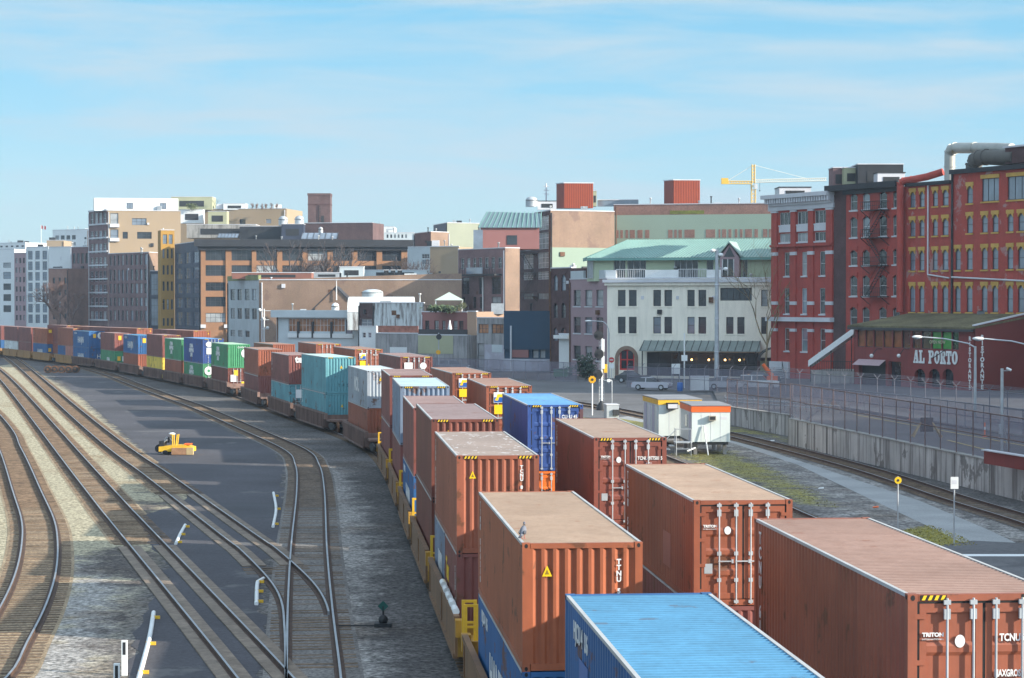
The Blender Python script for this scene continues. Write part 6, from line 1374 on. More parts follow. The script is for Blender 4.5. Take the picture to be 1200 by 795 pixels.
def fence(label, pts, h, zs_, n, mat, pm, arms=0, rail=True):
    """pts: ground points; zs_: foot heights"""
    p = [Vector((a.x, a.y, z)) for a, z in zip(pts, zs_)]; t = thing('chain_link_fence', label, 'fence', p[0]); o = p[0]
    ln = [0]
    for a, b in zip(p, p[1:]): ln.append(ln[-1] + (b - a).length)
    def ps(s):
        for i in range(len(p) - 1):
            if s <= ln[i + 1] + 1e-6: return p[i].lerp(p[i + 1], (s - ln[i]) / (ln[i + 1] - ln[i])), (p[i + 1] - p[i]).normalized()
    mm = MB(); k = max(2, n * 2)
    for i in range(len(p) - 1): a, b = p[i] - o, p[i + 1] - o; mm.add([a + Vector((0, 0, .06)), b + Vector((0, 0, .06)), b + Vector((0, 0, h)), a + Vector((0, 0, h))], [(0, 1, 2, 3)])
    mm.build('mesh_panel', mat, t)
    if rail:
        for hh in (h, h * .5) if rail == 2 else (h,): rm = MB(); rm.tube([q - o + Vector((0, 0, hh)) for q in p], .035, 6); rm.build('rail', pm, t)
    for i in range(n + 1):
        q, d = ps(ln[-1] * i / n); nn = Vector((-d.y, d.x, 0)); pb = MB(); pb.tube([(0, 0, 0), (0, 0, h + .05)], .04, 6)
        if arms:
            for s_ in ((-1, 1) if arms == 2 else (1,)): pb.tube([(0, 0, h + .03), tuple(nn * .32 * s_ + Vector((0, 0, h + .42)))], .03, 5)
        pb.build('post', pm, t, q - o)
    if arms:
        wr = MB()
        for s_ in ((-1, 1) if arms == 2 else (1,)):
            for w_ in (.4, .7, 1):
                l = []
                for q in p: i = p.index(q); d = (p[min(i + 1, len(p) - 1)] - p[max(i - 1, 0)]).normalized(); nn = Vector((-d.y, d.x, 0)); l.append(q - o + nn * .32 * s_ * w_ + Vector((0, 0, h + .03 + .39 * w_)))
                wr.tube(l, .010, 4)
        wr.build('barbed_wire', pm, t)
    return t
nv = Vector((.15, 0, 0))
fence('rusty post chain link fence standing on the tall retaining wall', [WA + nv, WB + nv, WB + nv + (WC - WB) * .4], 2.5, [1.95, 1.83, 1.83], 26, CHAINR, POSTR, rail=2)
fence('chain link fence standing on the farther retaining wall', [QA + nv, QB + nv], 2.3, [1.52, 1.7], 6, CHAINR, POSTR, rail=2)
fence('galvanised barbed fence across the raised street in front of the restaurant', [Vector((*pxp(905, 228), 0)), Vector((*pxp(1060, 196), 0)), Vector((*pxp(1250, 160), 0))], 2.5, [.75, .95, .95], 18, CHAIN, POSTG, 2, 2)
fence('galvanised barbed fence around the car park before the white building', [Vector((*pxp(735, 268), 0)), Vector((*pxp(820, 250), 0)), Vector((*pxp(904, 228), 0))], 2.5, [.05, .35, .75], 10, CHAIN, POSTG, 1, 2)
fence('plain chain link fence before the graffiti wall', [Vector((*pxp(470, 316), 0)), Vector((*pxp(600, 296), 0)), Vector((*pxp(676, 284), 0))], 2.5, [.02, .02, .02], 14, CHAIN, POSTG, 0, 2)
fence('plain chain link fence along the far pavement of the raised street', [Vector((*pxp(930, 205), 0)), Vector((*pxp(1080, 176), 0)), Vector((*pxp(1250, 150), 0))], 1.9, [.9, .95, .95], 16, CHAIN, POSTG, 0, 2)
t = thing('guard_rail', 'grey steel guard rail along the raised street behind the white trailers', 'guard rail', (*pxp(850, 214), .55)); o = t.location; g0, g1 = Vector((*pxp(850, 214), 0)), Vector((*pxp(985, 190), .35)); gd = g1 - g0
for k in range(12): MB().box(gd.x * k / 11 - .06, gd.x * k / 11 + .06, gd.y * k / 11 - .06, gd.y * k / 11 + .06, gd.z * k / 11 - .3, gd.z * k / 11 + .85).build('post', POSTG, t)
for z in (.3, .6): MB().tube([(0, 0, z), (gd.x, gd.y, gd.z + z)], .07, 6).build('rail', STEEL, t)
a, b = at(1155, 545, 119), at(1225, 570, 112); a.z = b.z = 1.84; t = thing('steel_girder', 'oxblood red steel girder resting on the retaining wall at the right edge', 'girder', a); d = b - a; d.z = 0; n = Vector((d.y, -d.x, 0)).normalized()
gd = MB(); gd.prism([(0, 0, .003), tuple(d + Vector((0, 0, .003))), tuple(d + Vector((0, 0, .70))), (0, 0, .70)], n * .1); gd.build('web', RESR, t); gd = MB(); gd.prism([n * .25 + Vector((0, 0, .703)), d + n * .25 + Vector((0, 0, .703)), d - n * .15 + Vector((0, 0, .703)), -n * .15 + Vector((0, 0, .703))], (0, 0, .06)); gd.build('flange', TRIMS, t)

# ------------------------------------------------------------------ site trailers
def trailer(label, px, Yf, wd, ln, zf, zt, head, band, bandw):
    t = thing('site_trailer', label, 'trailer', (xat(px, Yf), Yf, 0), -head)
    pan = M('trailer_panel', (.56, .62, .60), .5, .06, .6, streak=.2, dirt=(.4, .42, .38))
    MB().box(0, wd, 0, ln, zf, zt - bandw).build('body', pan, t)
    bm = MB(); bm.box(-.04, wd + .04, -.04, ln + .04, zt - bandw + .003, zt); bm.build('band', band, t)
    MB().box(-.08, wd + .08, -.08, ln + .08, zt + .003, zt + .07).build('roof', M('trailer_roof', (.22, .225, .24), .8, .15, .5), t)
    for x in (.3, wd - .3):
        for y in (.5, ln / 2, ln - .5): MB().box(x - .12, x + .12, y - .12, y + .12, 0, zf - .003).build('jack', CONC, t)
    MB().box(.1, wd - .1, .1, ln - .1, zf - .2, zf - .004).build('chassis', DARK, t)
    for k in range(1, 4): MB().box(wd * k / 4 - .012, wd * k / 4 + .012, -.012, -.001, zf, zt - bandw).build('panel_joint', TRIMS, t)
    return t, pan
t, pan = trailer('white site trailer with orange band nearest the concrete path', 811, 152, 2.62, 6.2, .88, 3.33, R(-3), ORANGE, .42)
ac = MB(); ac.box(1.15, 1.62, -.32, -.003, 2.35, 2.68); au = ac.build('air_conditioner', M('ac_beige', (.40, .36, .30), .6, .1), t); MB().box(1.2, 1.57, -.335, -.325, 2.4, 2.63).build('grille', DARK, au)
MB().box(2.0, 2.42, -.008, -.001, 2.42, 2.6).build('name_plate', TRIMS, t)
MB().box(-.02, -.002, .6, 1.5, .95, 2.8).build('door', M('door_lilac', (.40, .40, .48), .6, .1), t); MB().box(-.03, -.003, 2.4, 3.4, 1.8, 2.6).build('window', GLASS, t)
br = MB(); br.tube([(.8, -.1, 2.0), (1.05, -.5, 0)], .05, 6); br.tube([(.2, -.3, .5), (-.4, -.6, .3)], .06, 6); br.build('tow_bar', WHITE, t)
dk = thing('access_stair', 'grey steel stair and landing beside the orange banded trailer', 'stair', (xat(793, 151), 151.2, 0)); s_ = MB(); s_.box(-.1, 1.1, 0, 1.4, .85, .92)
for k in range(3): s_.box(-.45 - .3 * k, -.1 - .3 * k, .2, 1.2, .62 - .24 * k, .67 - .24 * k)
s_.build('treads', STEEL, dk); r_ = MB()
for x, y in ((0, 0), (1, 0), (0, 1.35), (1, 1.35)): r_.tube([(x, y, 0), (x, y, 1.8)], .03, 6)
r_.tube([(-.9, 0, .9), (0, 0, 1.8), (1, 0, 1.8)], .03, 6); r_.tube([(0, 0, .45), (1, 0, .45)], .03, 6); r_.build('handrail', STEEL, dk)
t, pan = trailer('white site trailer with yellow band behind the orange banded one', 772, 160, 3.1, 7.0, .8, 3.4, R(-5.7), YELLOW, .36)
ac = MB(); ac.box(.55, 1.35, -.45, -.003, 2.75, 3.2); au = ac.build('air_conditioner', DARK, t); MB().box(.6, 1.3, -.47, -.455, 2.8, 3.1).build('grille', TRIMS, au)
for k, m in ((.4, pan), (1.6, M('door_lilac')), (3.4, TRIMS), (5.2, M('door_lilac'))): MB().box(-.05, -.003, k, k + 1.1, .85, 2.95).build('door', m, t)
MB().box(1.9, 2.3, -.03, -.002, 3.0 - .35, 3.0).build('lamp', ORANGE, t)

# ------------------------------------------------------------------ signals, signs, lamps
Y = 211; b = gp(705, 481); t = thing('signal_mast', 'white railway signal mast with three dark round target heads', 'signal', b); q = lambda px, py: (xat(px, b.y) - b.x, zat(py, b.y))
MB().tube([(0, 0, 0), (0, 0, q(705, 397)[1])], .10, 10).build('mast', WHITE, t); MB().tube([(0, 0, 0), (0, 0, .35), (0, 0, .9)], [.55, .5, .14], 10).build('base', DARK, t)
for px, py in ((701.5, 393), (702, 415), (700.5, 439)):
    x, z = q(px, py); hd = MB(); hd.tube([(x, -.16, z), (x, -.12, z)], .46, 20); hd.tube([(x, -.5, z), (x, -.16, z)], [.15, .14], 10); o_ = hd.build('signal_head', DARK, t); MB().box(x - .05, .05, -.08, .05, z - .05, z + .05).build('bracket', WHITE, o_)
for z in (q(0, 405)[1], q(0, 425)[1]): MB().box(-.02, .28, -.15, .15, z - .6, z + .6).build('relay_box', WHITE, t)
ld = MB()
for x in (-.22, .22): ld.tube([(x, .3, .2), (x, .3, q(0, 400)[1])], .02, 5)
for k in range(18): ld.tube([(-.22, .3, .4 + k * .36), (.22, .3, .4 + k * .36)], .015, 4)
ld.build('ladder', WHITE, t); MB().box(.2, .55, -.1, .1, q(0, 437)[1], q(0, 427)[1]).build('bell_box', YELLOW, t)
b = gp(694, 487); t = thing('warning_sign', 'round yellow railway sign on a white post left of the signal mast', 'sign', b); hgt = zat(445, b.y); MB().tube([(0, 0, 0), (0, 0, hgt - .2)], .06, 8).build('post', WHITE, t)
sg_ = MB(); sg_.prism([(.36 * math.cos(k * math.pi / 8) * (1 if k % 2 else .86), -.1, hgt + .36 * math.sin(k * math.pi / 8) * (1 if k % 2 else .86)) for k in range(16)], (0, .03, 0)); pl = sg_.build('plate', M('sign_amber', (.72, .36, .01), .5, .05), t); MB().sphere((.02, -.12, hgt), .12, 0, 8, 6, (1, .3, 1)).build('lens', DARK, pl)
b = gp(717, 481); t = thing('camera_post', 'short white post with horizontal camera arm right of the signal mast', 'camera post', b); z = zat(446, b.y); MB().tube([(0, 0, 0), (0, 0, z)], .05, 8).build('post', STEEL, t); MB().tube([(0, 0, z), (-.7, 0, z)], .045, 6).build('arm', WHITE, t); MB().box(-.45, -.15, -.15, .15, z - .15, z + .12).build('camera', WHITE, t)
b = gp(711, 491.5); t = thing('signal_cabinet', 'grey steel trackside cabinet beside the signal mast', 'cabinet', b, R(8)); MB().box(0, 1.1, 0, 1.5, .08, 1.25).build('body', STEEL, t); MB().box(-.04, 1.14, -.04, 1.54, 1.253, 1.32).build('lid', TRIMS, t); MB().box(.55, 1.12, -.18, -.003, .35, .85).build('meter_box', DARK, t); MB().box(.05, 1.05, .05, 1.45, 0, .077).build('plinth', CONC, t)
b = gp(716.5, 452); t = thing('no_entry_sign', 'round red no entry sign on a thin post by the mauve wall', 'sign', b); z = zat(422, b.y); MB().tube([(0, 0, 0), (0, 0, z)], .04, 6).build('post', STEEL, t)
MB().prism([(.34 * math.cos(k * math.pi / 12), -.08, z + .34 * math.sin(k * math.pi / 12)) for k in range(24)], (0, .03, 0)).build('plate', REDM, t); MB().box(-.22, .22, -.095, -.083, z - .06, z + .06).build('bar', WHITE, t); MB().box(-.3, .3, -.08, -.05, z - 1.05, z - .45).build('notice', WHITE, t)
b = gp(713.5, 450); t = thing('street_lamp', 'curved arm street lamp in front of the mauve wall', 'street lamp', b); zt = zat(376, b.y)
pts = [(0, 0, 0), (0, 0, zt - 1.6)] + [(-.9 + .9 * math.cos(a), 0, zt - 1.6 + 1.5 * math.sin(a)) for a in (.4, .8, 1.2, 1.5)] + [(-2.2, 0, zt - .02)]
MB().tube(pts, [.09] * 2 + [.06] * 5, 8).build('pole', STEEL, t); MB().sphere((-2.6, 0, zt - .03), .45, 0, 10, 6, (1, .4, .25)).build('lamp_head', WHITE, t)
b = Vector((xat(840, 268), 268, .3)); t = thing('light_pole', 'very tall grey steel pole with white floodlights before the white building', 'light pole', b); zt = zat(293, 268) - .3
MB().tube([(0, 0, 0), (0, 0, zt)], [.30, .2], 12).build('pole', STEEL, t); cl = MB()
for z in (4, 8, 12): cl.tube([(0, 0, z), (0, 0, z + .12)], .31, 12)
cl.build('joint_band', TRIMS, t)
for dx, dz in ((-.5, -.1), (1.05, -2.3), (.45, -.6)): MB().sphere((dx, -.1, zt + dz), .33, 0, 10, 6, (1, 1, .7)).build('floodlight', WHITE, t); MB().tube([(0, 0, zt + dz + .1), (dx, 0, zt + dz + .1)], .05, 6).build('bracket', STEEL, t)
def cobra(label, px, pyb, pyt, pxh, pyh, zb=ZS, Y=None):
    Y = Y or gp(px, pyb, zb).y; b = Vector((xat(px, Y), Y, zb)); t = thing('street_lamp', label, 'street lamp', b); zt = zat(pyt, Y) - zb; x = xat(pxh, Y) - b.x; zh = zat(pyh, Y) - zb
    MB().tube([(0, 0, 0), (0, 0, zt)], [.13, .09], 10).build('pole', STEEL, t)
    MB().tube([(0, 0, zt - .1), (x * .12, 0, zt + (zh - zt) * .3), (x * .5, 0, zt + (zh - zt) * .8), (x * .9, 0, zh)], .05, 8).build('arm', STEEL, t)
    MB().sphere((x * .96, 0, zh), .42, 0, 12, 6, (1, .45, .3)).build('lamp_head', WHITE, t); MB().sphere((x * .96, 0, zh - .08), .26, 0, 10, 6, (1, .6, .4)).build('lens', GLASS_S, t)
cobra('cobra head street lamp reaching left in front of the restaurant sign', 1143, 497, 406, 1072, 395)
cobra('cobra head street lamp reaching in from beyond the right edge', 1228, 515, 412, 1143, 397)
b = gp(1174, 531, ZS); t = thing('camera_pole', 'grey pole with white security camera near the right edge', 'camera pole', b); zt = zat(432, b.y) - ZS; MB().tube([(0, 0, 0), (0, 0, zt)], .1, 8).build('pole', STEEL, t); MB().tube([(0, 0, zt - .15), (.4, 0, zt - .15)], .03, 6).build('arm', STEEL, t)
cm_ = MB(); cm_.tube([(.25, -.05, zt + .02), (.55, -.12, zt - .12)], .08, 8); cm_.build('camera', WHITE, t); MB().box(-.2, .0, -.15, .15, 1.2, 1.8).build('box', STEEL, t); MB().tube([(0, 0, 2.4), (.45, .1, 0)], .04, 6).build('brace', STEEL, t)
b = gp(1052, 626); t = thing('trackside_sign', 'thin steel post with a small yellow round plate in the yard', 'sign', b); z = zat(563, b.y); MB().tube([(0, 0, 0), (0, 0, z + .18)], .035, 8).build('post', STEEL, t); MB().prism([(.16 * math.cos(k * math.pi / 8), -.06, z + .16 * math.sin(k * math.pi / 8)) for k in range(16)], (0, .02, 0)).build('plate', M('sign_yellow'), t); MB().prism([(.06 * math.cos(k * math.pi / 6), -.07, z + .06 * math.sin(k * math.pi / 6)) for k in range(12)], (0, .008, 0)).build('mark', DARK, t)
b = gp(1118, 637); t = thing('trackside_sign', 'thin steel post with a white rectangular plate on the mossy patch', 'sign', b); z = zat(566, b.y); MB().tube([(0, 0, 0), (0, 0, z + .2)], .035, 8).build('post', STEEL, t); MB().box(-.17, .17, -.07, -.05, z - .26, z + .26).build('plate', SIGNWHITE, t); MB().box(-.1, .1, -.076, -.072, z - .05, z + .12).build('mark', TRIMS, t)
b = gp(1094, 558.5); t = thing('marker_post', 'short orange topped white marker at the retaining wall foot', 'marker post', b); MB().tube([(0, 0, 0), (0, 0, .55)], .05, 8).build('post', WHITE, t); MB().tube([(0, 0, .553), (0, 0, .75)], .052, 8).build('cap', ORANGE, t)
for px, py, lb in ((146, 792, 'white marker post with dark slot beside the white hose at bottom left'), (137, 822, 'second white marker post cut by the bottom edge at left')):
    b = gp(px, py); t = thing('marker_post', lb, 'marker post', b); MB().box(-.08, .08, -.05, .05, 0, 1.0).build('post', WHITE, t); MB().box(-.04, .04, -.056, -.052, .6, .95).build('slot', DARK, t)
for px, py, lb in ((1066, 492, 'orange and white delineator left of the wooden barricade'), (1154, 512, 'orange and white delineator near the camera pole'), (990, 478, 'orange and white delineator at the start of the yellow line')):
    b = gp(px, py, ZS); t = thing('delineator', lb, 'delineator', b); MB().tube([(0, 0, 0), (0, 0, .05), (0, 0, 1.0)], [.2, .06, .05], 8).build('post', ORANGE, t); MB().tube([(0, 0, .5), (0, 0, .7)], .065, 8).build('band', WHITE, t)
for px, py, lb in ((1086, 512, 'dark barricade with splayed pale timber legs on the raised street'), (962, 478, 'left low timber barricade beyond the fence'), (977, 480, 'right low timber barricade beyond the fence')):
    b = gp(px, py, ZS + .02); t = thing('barricade', lb, 'barricade', b); s_ = 1.0 if px > 1000 else .5
    MB().box(-.45 * s_, .45 * s_, -.05, .05, .35 * s_, 1.35 * s_).build('panel', DARK if px > 1000 else TIMBER, t)
    for sx in (-1, 1):
        for sy in (-1, 1): MB().tube([(sx * .4 * s_, 0, 1.0 * s_), (sx * 1.0 * s_, sy * .4 * s_, 0)], .07 * s_, 5).build('leg', M('pale_timber', (.42, .31, .16), .8, .2, 1), t)
b = Vector((xat(792, 262), 262, .15)); t = thing('notice_board', 'blank white notice board on posts before the glass canopy', 'sign', b); MB().box(-.5, .5, -.05, 0, 1.7, 2.9).build('board', WHITE, t)
for x in (-.45, .45): MB().tube([(x, .05, 0), (x, .05, 2.9)], .05, 6).build('post', STEEL, t)
b = Vector((xat(802, 263), 263, .15)); t = thing('sign_post', 'tall thin white post beside the blank notice board', 'post', b); MB().tube([(0, 0, 0), (0, 0, 6.5)], .08, 8).build('post', WHITE, t); MB().box(-.35, .35, -.12, -.09, 3.2, 3.9).build('plate', SIGNWHITE, t)
# semaphore like searchlight signal by the yard wall
b = Vector((xat(514, 330), 330, 0)); t = thing('railway_signal', 'distant dark signal head with amber disc before the yellow wall panel', 'signal', b); z = zat(395, 330)
MB().tube([(0, 0, 0), (0, 0, z + .6)], .08, 8).build('mast', STEEL, t); MB().tube([(.05, -.2, z), (.05, -.1, z)], .42, 16).build('signal_head', DARK, t); z2 = zat(413, 330); MB().prism([(-.05 + .35 * math.cos(k * math.pi / 6), -.15, z2 + .35 * math.sin(k * math.pi / 6)) for k in range(12)], (0, .04, 0)).build('plate', M('sign_amber'), t)

# ------------------------------------------------------------------ vehicles
def car(label, x, y, z, rz, col, L=4.5, W=1.78, H=1.45, suv=False):
    t = thing('parked_car', label, 'car', (x, y, z), rz); P = M('carpaint_' + '%d_%d_%d' % tuple(int(c * 99) for c in col), col, .25, .04, spec=.6); h = L / 2; zb = .28; hd = H * .62
    low = [(-h, zb + .15), (-h + .08, hd - .08), (-h + .25, hd), (-h * .35 if not suv else -h * .45, hd + .04), (h * .8, hd + .06), (h - .08, hd - .02), (h, zb + .25), (h - .05, zb), (-h + .05, zb)]
    def loft(prof, w0, w1, zlo, zhi):
        mb = MB(); n = len(prof)
        wv = lambda z: w0 + (w1 - w0) * max(0, min(1, (z - zlo) / (zhi - zlo)))
        vs = [(a, -wv(b) / 2, b) for a, b in prof] + [(a, wv(b) / 2, b) for a, b in prof]
        mb.add(vs, [list(range(n)), list(range(n, 2 * n))[::-1]] + [(i, n + i, n + (i + 1) % n, (i + 1) % n) for i in range(n)]); return mb
    loft(low, W, W * .95, zb, hd).build('body', P, t)
    ca = (-h * .38, -h * .05, h * .5, h * .82) if not suv else (-h * .45, -h * .22, h * .86, h * .95)
    cab = [(ca[0], hd + .045), (ca[1], H - .06), ((ca[1] + ca[2]) / 2, H - .02), (ca[2], H - .06), (ca[3], hd + .045)]
    loft(cab, W * .93, W * .74, hd, H).build('windows', GLASS, t)
    rf_ = [(ca[1] - .02, H - .06), ((ca[1] + ca[2]) / 2, H - .01), (ca[2] + .02, H - .06), ((ca[1] + ca[2]) / 2, H + .03)]
    mb = MB(); mb.box(ca[1], ca[2], -W * .37, W * .37, H - .05, H + .02); mb.build('roof', P, t)
    pl = MB()
    for a in ((ca[1] + ca[2]) / 2 - .05,): pl.prism([(a, -W * .465, hd + .03), (a + .1, -W * .465, hd + .03), (a + .1, -W * .375, H - .04), (a, -W * .375, H - .04)], (0, -.015, 0)); pl.prism([(a, W * .465, hd + .03), (a + .1, W * .465, hd + .03), (a + .1, W * .375, H - .04), (a, W * .375, H - .04)], (0, .015, 0))
    pl.build('pillar', P, t)
    for sx in (-h * .62, h * .62):
        for sy in (-1, 1):
            w = MB(); w.tube([(sx, sy * (W / 2 - .2), .33), (sx, sy * (W / 2 + .012), .33)], .33, 16); ww = w.build('wheel', BLACK, t); MB().tube([(sx, sy * (W / 2), .33), (sx, sy * (W / 2 + .02), .33)], .2, 12).build('rim', STEEL, ww)
    for sy in (-1, 1): MB().box(-h - .012, -h + .1, *sorted((sy * W * .3, sy * W * .46)), hd - .26, hd - .1).build('headlight', WHITE, t); MB().box(h - .1, h + .012, *sorted((sy * W * .32, sy * W * .46)), hd - .3, hd - .12).build('taillight', REDM, t)
    MB().box(-h - .03, -h + .08, -W * .46, W * .46, zb, zb + .16).build('bumper', DARK, t)
car('silver saloon car parked behind the fence below the red arched door', xat(764, 259), 259, .1, R(158), (.42, .43, .48))
car('white estate car parked behind the barbed fence beside the red building', xat(889, 252), 252, .45, R(172), (.62, .64, .65), 4.6, 1.8, 1.6, True)
car('pale grey car half hidden behind the fence left of the white estate', xat(852, 256), 256, .3, R(168), (.40, .42, .46))
car('grey estate car before the yellow wall panel', xat(532, 329), 329, .0, R(176), (.20, .21, .23), 4.6, 1.8, 1.65, True)
car('black car parked close to the arched awning', xat(893, 268), 268, .5, R(175), (.02, .02, .022))
car('dark car parked under the glass canopy by the red arched door', xat(742, 282), 282, .1, R(170), (.03, .035, .04))
b = Vector((xat(818, 255), 255, .25)); t = thing('storage_box', 'white plastic storage box behind the barbed fence', 'box', b); MB().box(-.9, 1.2, -.8, .8, 0, 1.5).build('body', WHITE, t); MB().box(-.95, 1.25, -.85, .85, 1.503, 1.6).build('lid', TRIMS, t)
b = Vector((xat(797, 254), 254, .15)); t = thing('barrel', 'blue plastic barrel beside the white storage box', 'barrel', b); MB().tube([(0, 0, 0), (0, 0, .1), (0, 0, .5), (0, 0, .9), (0, 0, 1.0)], [.3, .33, .36, .33, .3], 14).build('body', M('barrel_blue', (.05, .15, .42), .4, .1), t); MB().tube([(0, 0, .3), (0, 0, .34)], .365, 14).build('hoop', SIGNBLUE, t)
b = Vector((xat(657, 300), 300, .02)); t = thing('dumpster', 'green wheeled dumpster at the foot of the white kiosk', 'dumpster', b); MB().prism([(-.9, 0, .2), (.9, 0, .2), (1.0, 0, 1.2), (-1.0, 0, 1.2)], (0, 1.2, 0)).build('body', M('dumpster_green', (.05, .14, .07), .6, .1), t); MB().box(-1.03, 1.03, -.05, 1.25, 1.203, 1.27).build('lid', DARK, t)
for x in (-.7, .7): MB().tube([(x - .05, .2, .1), (x + .05, .2, .1)], .1, 8).build('wheel', BLACK, t)
b = Vector((xat(897, 262), 262, .5)); t = thing('boom_lift', 'orange folded boom of a small lift beside the black car', 'boom lift', b, R(0)); MB().tube([(-.3, 0, 2.5), (.8, 0, 1.1)], [.2, .3], 8).build('boom', ORANGE, t); MB().box(.2, 1.4, -.5, .5, .35, 1.1).build('chassis', ORANGE, t)
for x in (.4, 1.2): MB().tube([(x, -.55, .28), (x, -.4, .28)], .28, 12).build('wheel', BLACK, t)

# wheelsets on the ground at the far left
for i in range(5):
    b = gp(56.5 + 8.1 * i, 437); t = thing('wheelset', 'rusty spare railway wheelset standing in a row of five', 'wheelset', b, R(4), 'spare wheelsets standing in a row')
    MB().tube([(0, -.95, .5), (0, .95, .5)], .09, 8).build('axle', RUST, t)
    for s_ in (-1, 1):
        w = MB(); w.tube([(0, s_ * .68, .5), (0, s_ * .80, .5)], .48, 20); w.tube([(0, s_ * .66, .5), (0, s_ * .68, .5)], .53, 20); w.tube([(0, s_ * .80, .5), (0, s_ * .86, .5)], .17, 12); wo = w.build('wheel', RUST, t)
        MB().tube([(0, s_ * .802, .5), (0, s_ * .806, .5)], .4, 20).build('web', DARK, wo)
# yellow track machine
b = gp(186, 533.5); t = thing('track_machine', 'small yellow track maintenance machine with brown timber box on the asphalt', 'machine', b, R(-3)); t.scale = (.9, .9, .86)
MB().prism([(.0, 0, .28), (2.6, 0, .28), (2.6, 0, .62), (1.9, 0, .80), (.75, 0, .74), (0, 0, .66)], (0, 1.3, 0)).build('chassis', YELLOW, t)
MB().box(1.05, 2.16, -.35, -.003, .06, .58).build('crate', M('crate_timber', (.33, .18, .10), .85, .25, 1.5, fine=.2), t); MB().box(2.18, 2.68, -.35, -.003, .06, .60).build('end_box', M('pale_timber'), t)
en = MB(); en.box(.0, .38, .1, 1.2, .665, 1.1); en.tube([(.0, .2, .50), (.0, 1.0, .50)], .34, 14); en.build('engine', DARK, t)
s_ = MB(); s_.box(.35, .7, .4, .9, .95, 1.05); s_.box(.62, .72, .4, .9, 1.0, 1.4); s_.build('seat', BLACK, t)
m_ = MB()
for x, dx in ((1.0, .12), (1.25, .25)):
    for y in (.3, .9): m_.tube([(x, y, .78), (x + dx - .15, y, 1.62)], .05, 6)
m_.tube([(.86, .3, 1.6), (.86, .9, 1.6)], .05, 6); m_.build('mast', YELLOW, t); MB().sphere((.92, .5, 1.66), .2, 0, 10, 6, (1.3, 1, .5)).build('lamp', WHITE, t)
hb = MB(); hb.tube([(.3, .5, 1.05), (.5, .45, 1.4), (.75, .5, 1.3), (.9, .5, 1.1)], .04, 6); hb.tube([(.2, .2, .9), (.6, .15, 1.2)], .05, 6); hb.build('hose', STEEL, t); MB().box(1.9, 2.4, .2, .9, .80, .9).build('toolbox', ORANGE, t)
for x in (.5, 2.1):
    for y in (-.02, 1.2): MB().tube([(x, y, .2), (x, y + .12, .2)], .2, 12).build('wheel', BLACK, t)
# switch stand
b = gp(449, 735); t = thing('switch_stand', 'black switch stand with dark green diamond target beside the siding', 'switch stand', b); t.scale = (.8, .8, .8); MB().box(-.35, .35, -.2, .2, .02, .16).build('base', DARK, t); MB().tube([(0, 0, .16), (0, 0, .85)], .04, 8).build('spindle', DARK, t); MB().sphere((0, 0, .3), .2, 0, 8, 6).build('housing', DARK, t)
MB().prism([(-.22, -.03, .85), (0, -.03, .63), (.22, -.03, .85), (0, -.03, 1.07)], (0, .02, 0)).build('target', M('target_green', (.012, .09, .075), .5, .1), t); MB().tube([(-1.9, 0, .06), (-.36, 0, .06)], .03, 6).build('switch_rod', DARK, t)
# white hoses
for pts, lb in ((((217, 617), (211, 628), (206, 639)), 'short white hose strip between the second and third tracks'), (((320.5, 579), (323.5, 598), (320, 619)), 'bent white hose strip at the edge of the asphalt beside the siding'), (((309, 680), (302, 684), (300.5, 710)), 'hooked white hose strip near the switch points'), (((180, 720), (175, 750), (162, 800)), 'long white hose strip at the bottom beside the marker posts')):
    P_ = [p + Vector((0, 0, .06)) for p in spline([gp(*p) for p in pts], .6)]; t = thing('white_hose', lb, 'hose', P_[0]); MB().tube([p - P_[0] for p in P_], .075, 8).build('hose', WHITE, t)
    for k in range(3): c = P_[min(len(P_) - 1, int(len(P_) * (.1 + .4 * k)))] - P_[0]; MB().box(c.x - .06, c.x + .24, c.y - .035, c.y + .035, -.04, .06).build('clip', YELLOW, t)
# pigeon on the orange container
b = Vector((xat(613, 45.6), 45.6, Z0 + 2.591 * 2 - .01)); t = thing('pigeon', 'grey pigeon standing on the front corner of the orange container roof', 'bird', b, R(75)); t.scale = (.92, .92, 1.0); PG = M('pigeon_grey', (.15, .16, .19), .7, .25, 12); PD = M('pigeon_dark', (.07, .075, .09), .7, .2, 12)
bd = MB()
prof = [(-.22, .05, .008), (-.15, .075, .03), (-.07, .115, .062), (.01, .155, .074), (.06, .195, .062), (.085, .235, .040), (.095, .265, .034), (.105, .295, .036), (.12, .312, .024), (.132, .312, .008)]
bd.tube([(x, 0, z + .02) for x, z, r in prof], [r for *_, r in prof], 12); bo = bd.build('body', PG, t)
for s_ in (-1, 1):
    MB().sphere((-.05, s_ * .055, .145), .1, 0, 10, 6, (1.1, .25, .45)).build('wing', PD, bo); lg = MB(); lg.tube([(.0, s_ * .03, .09), (.005, s_ * .03, .012)], .008, 6)
    for a in (-.4, 0, .4): lg.tube([(.005, s_ * .03, .012), (.05 * math.cos(a), s_ * .03 + .05 * math.sin(a), .008)], .005, 5)
    lg.build('leg', M('pigeon_leg', (.4, .12, .1), .6, 0), bo)
    MB().sphere((.118, s_ * .024, .335), .006, 0, 6, 4).build('eye', ORANGE, bo)
MB().tube([(.128, 0, .33), (.16, 0, .322)], [.01, .003], 6).build('beak', DARK, bo)
MB().prism([(-.18, -.03, .085), (-.18, .03, .085), (-.31, .035, .05), (-.31, -.035, .05)], (0, 0, .012)).build('tail', PD, bo)

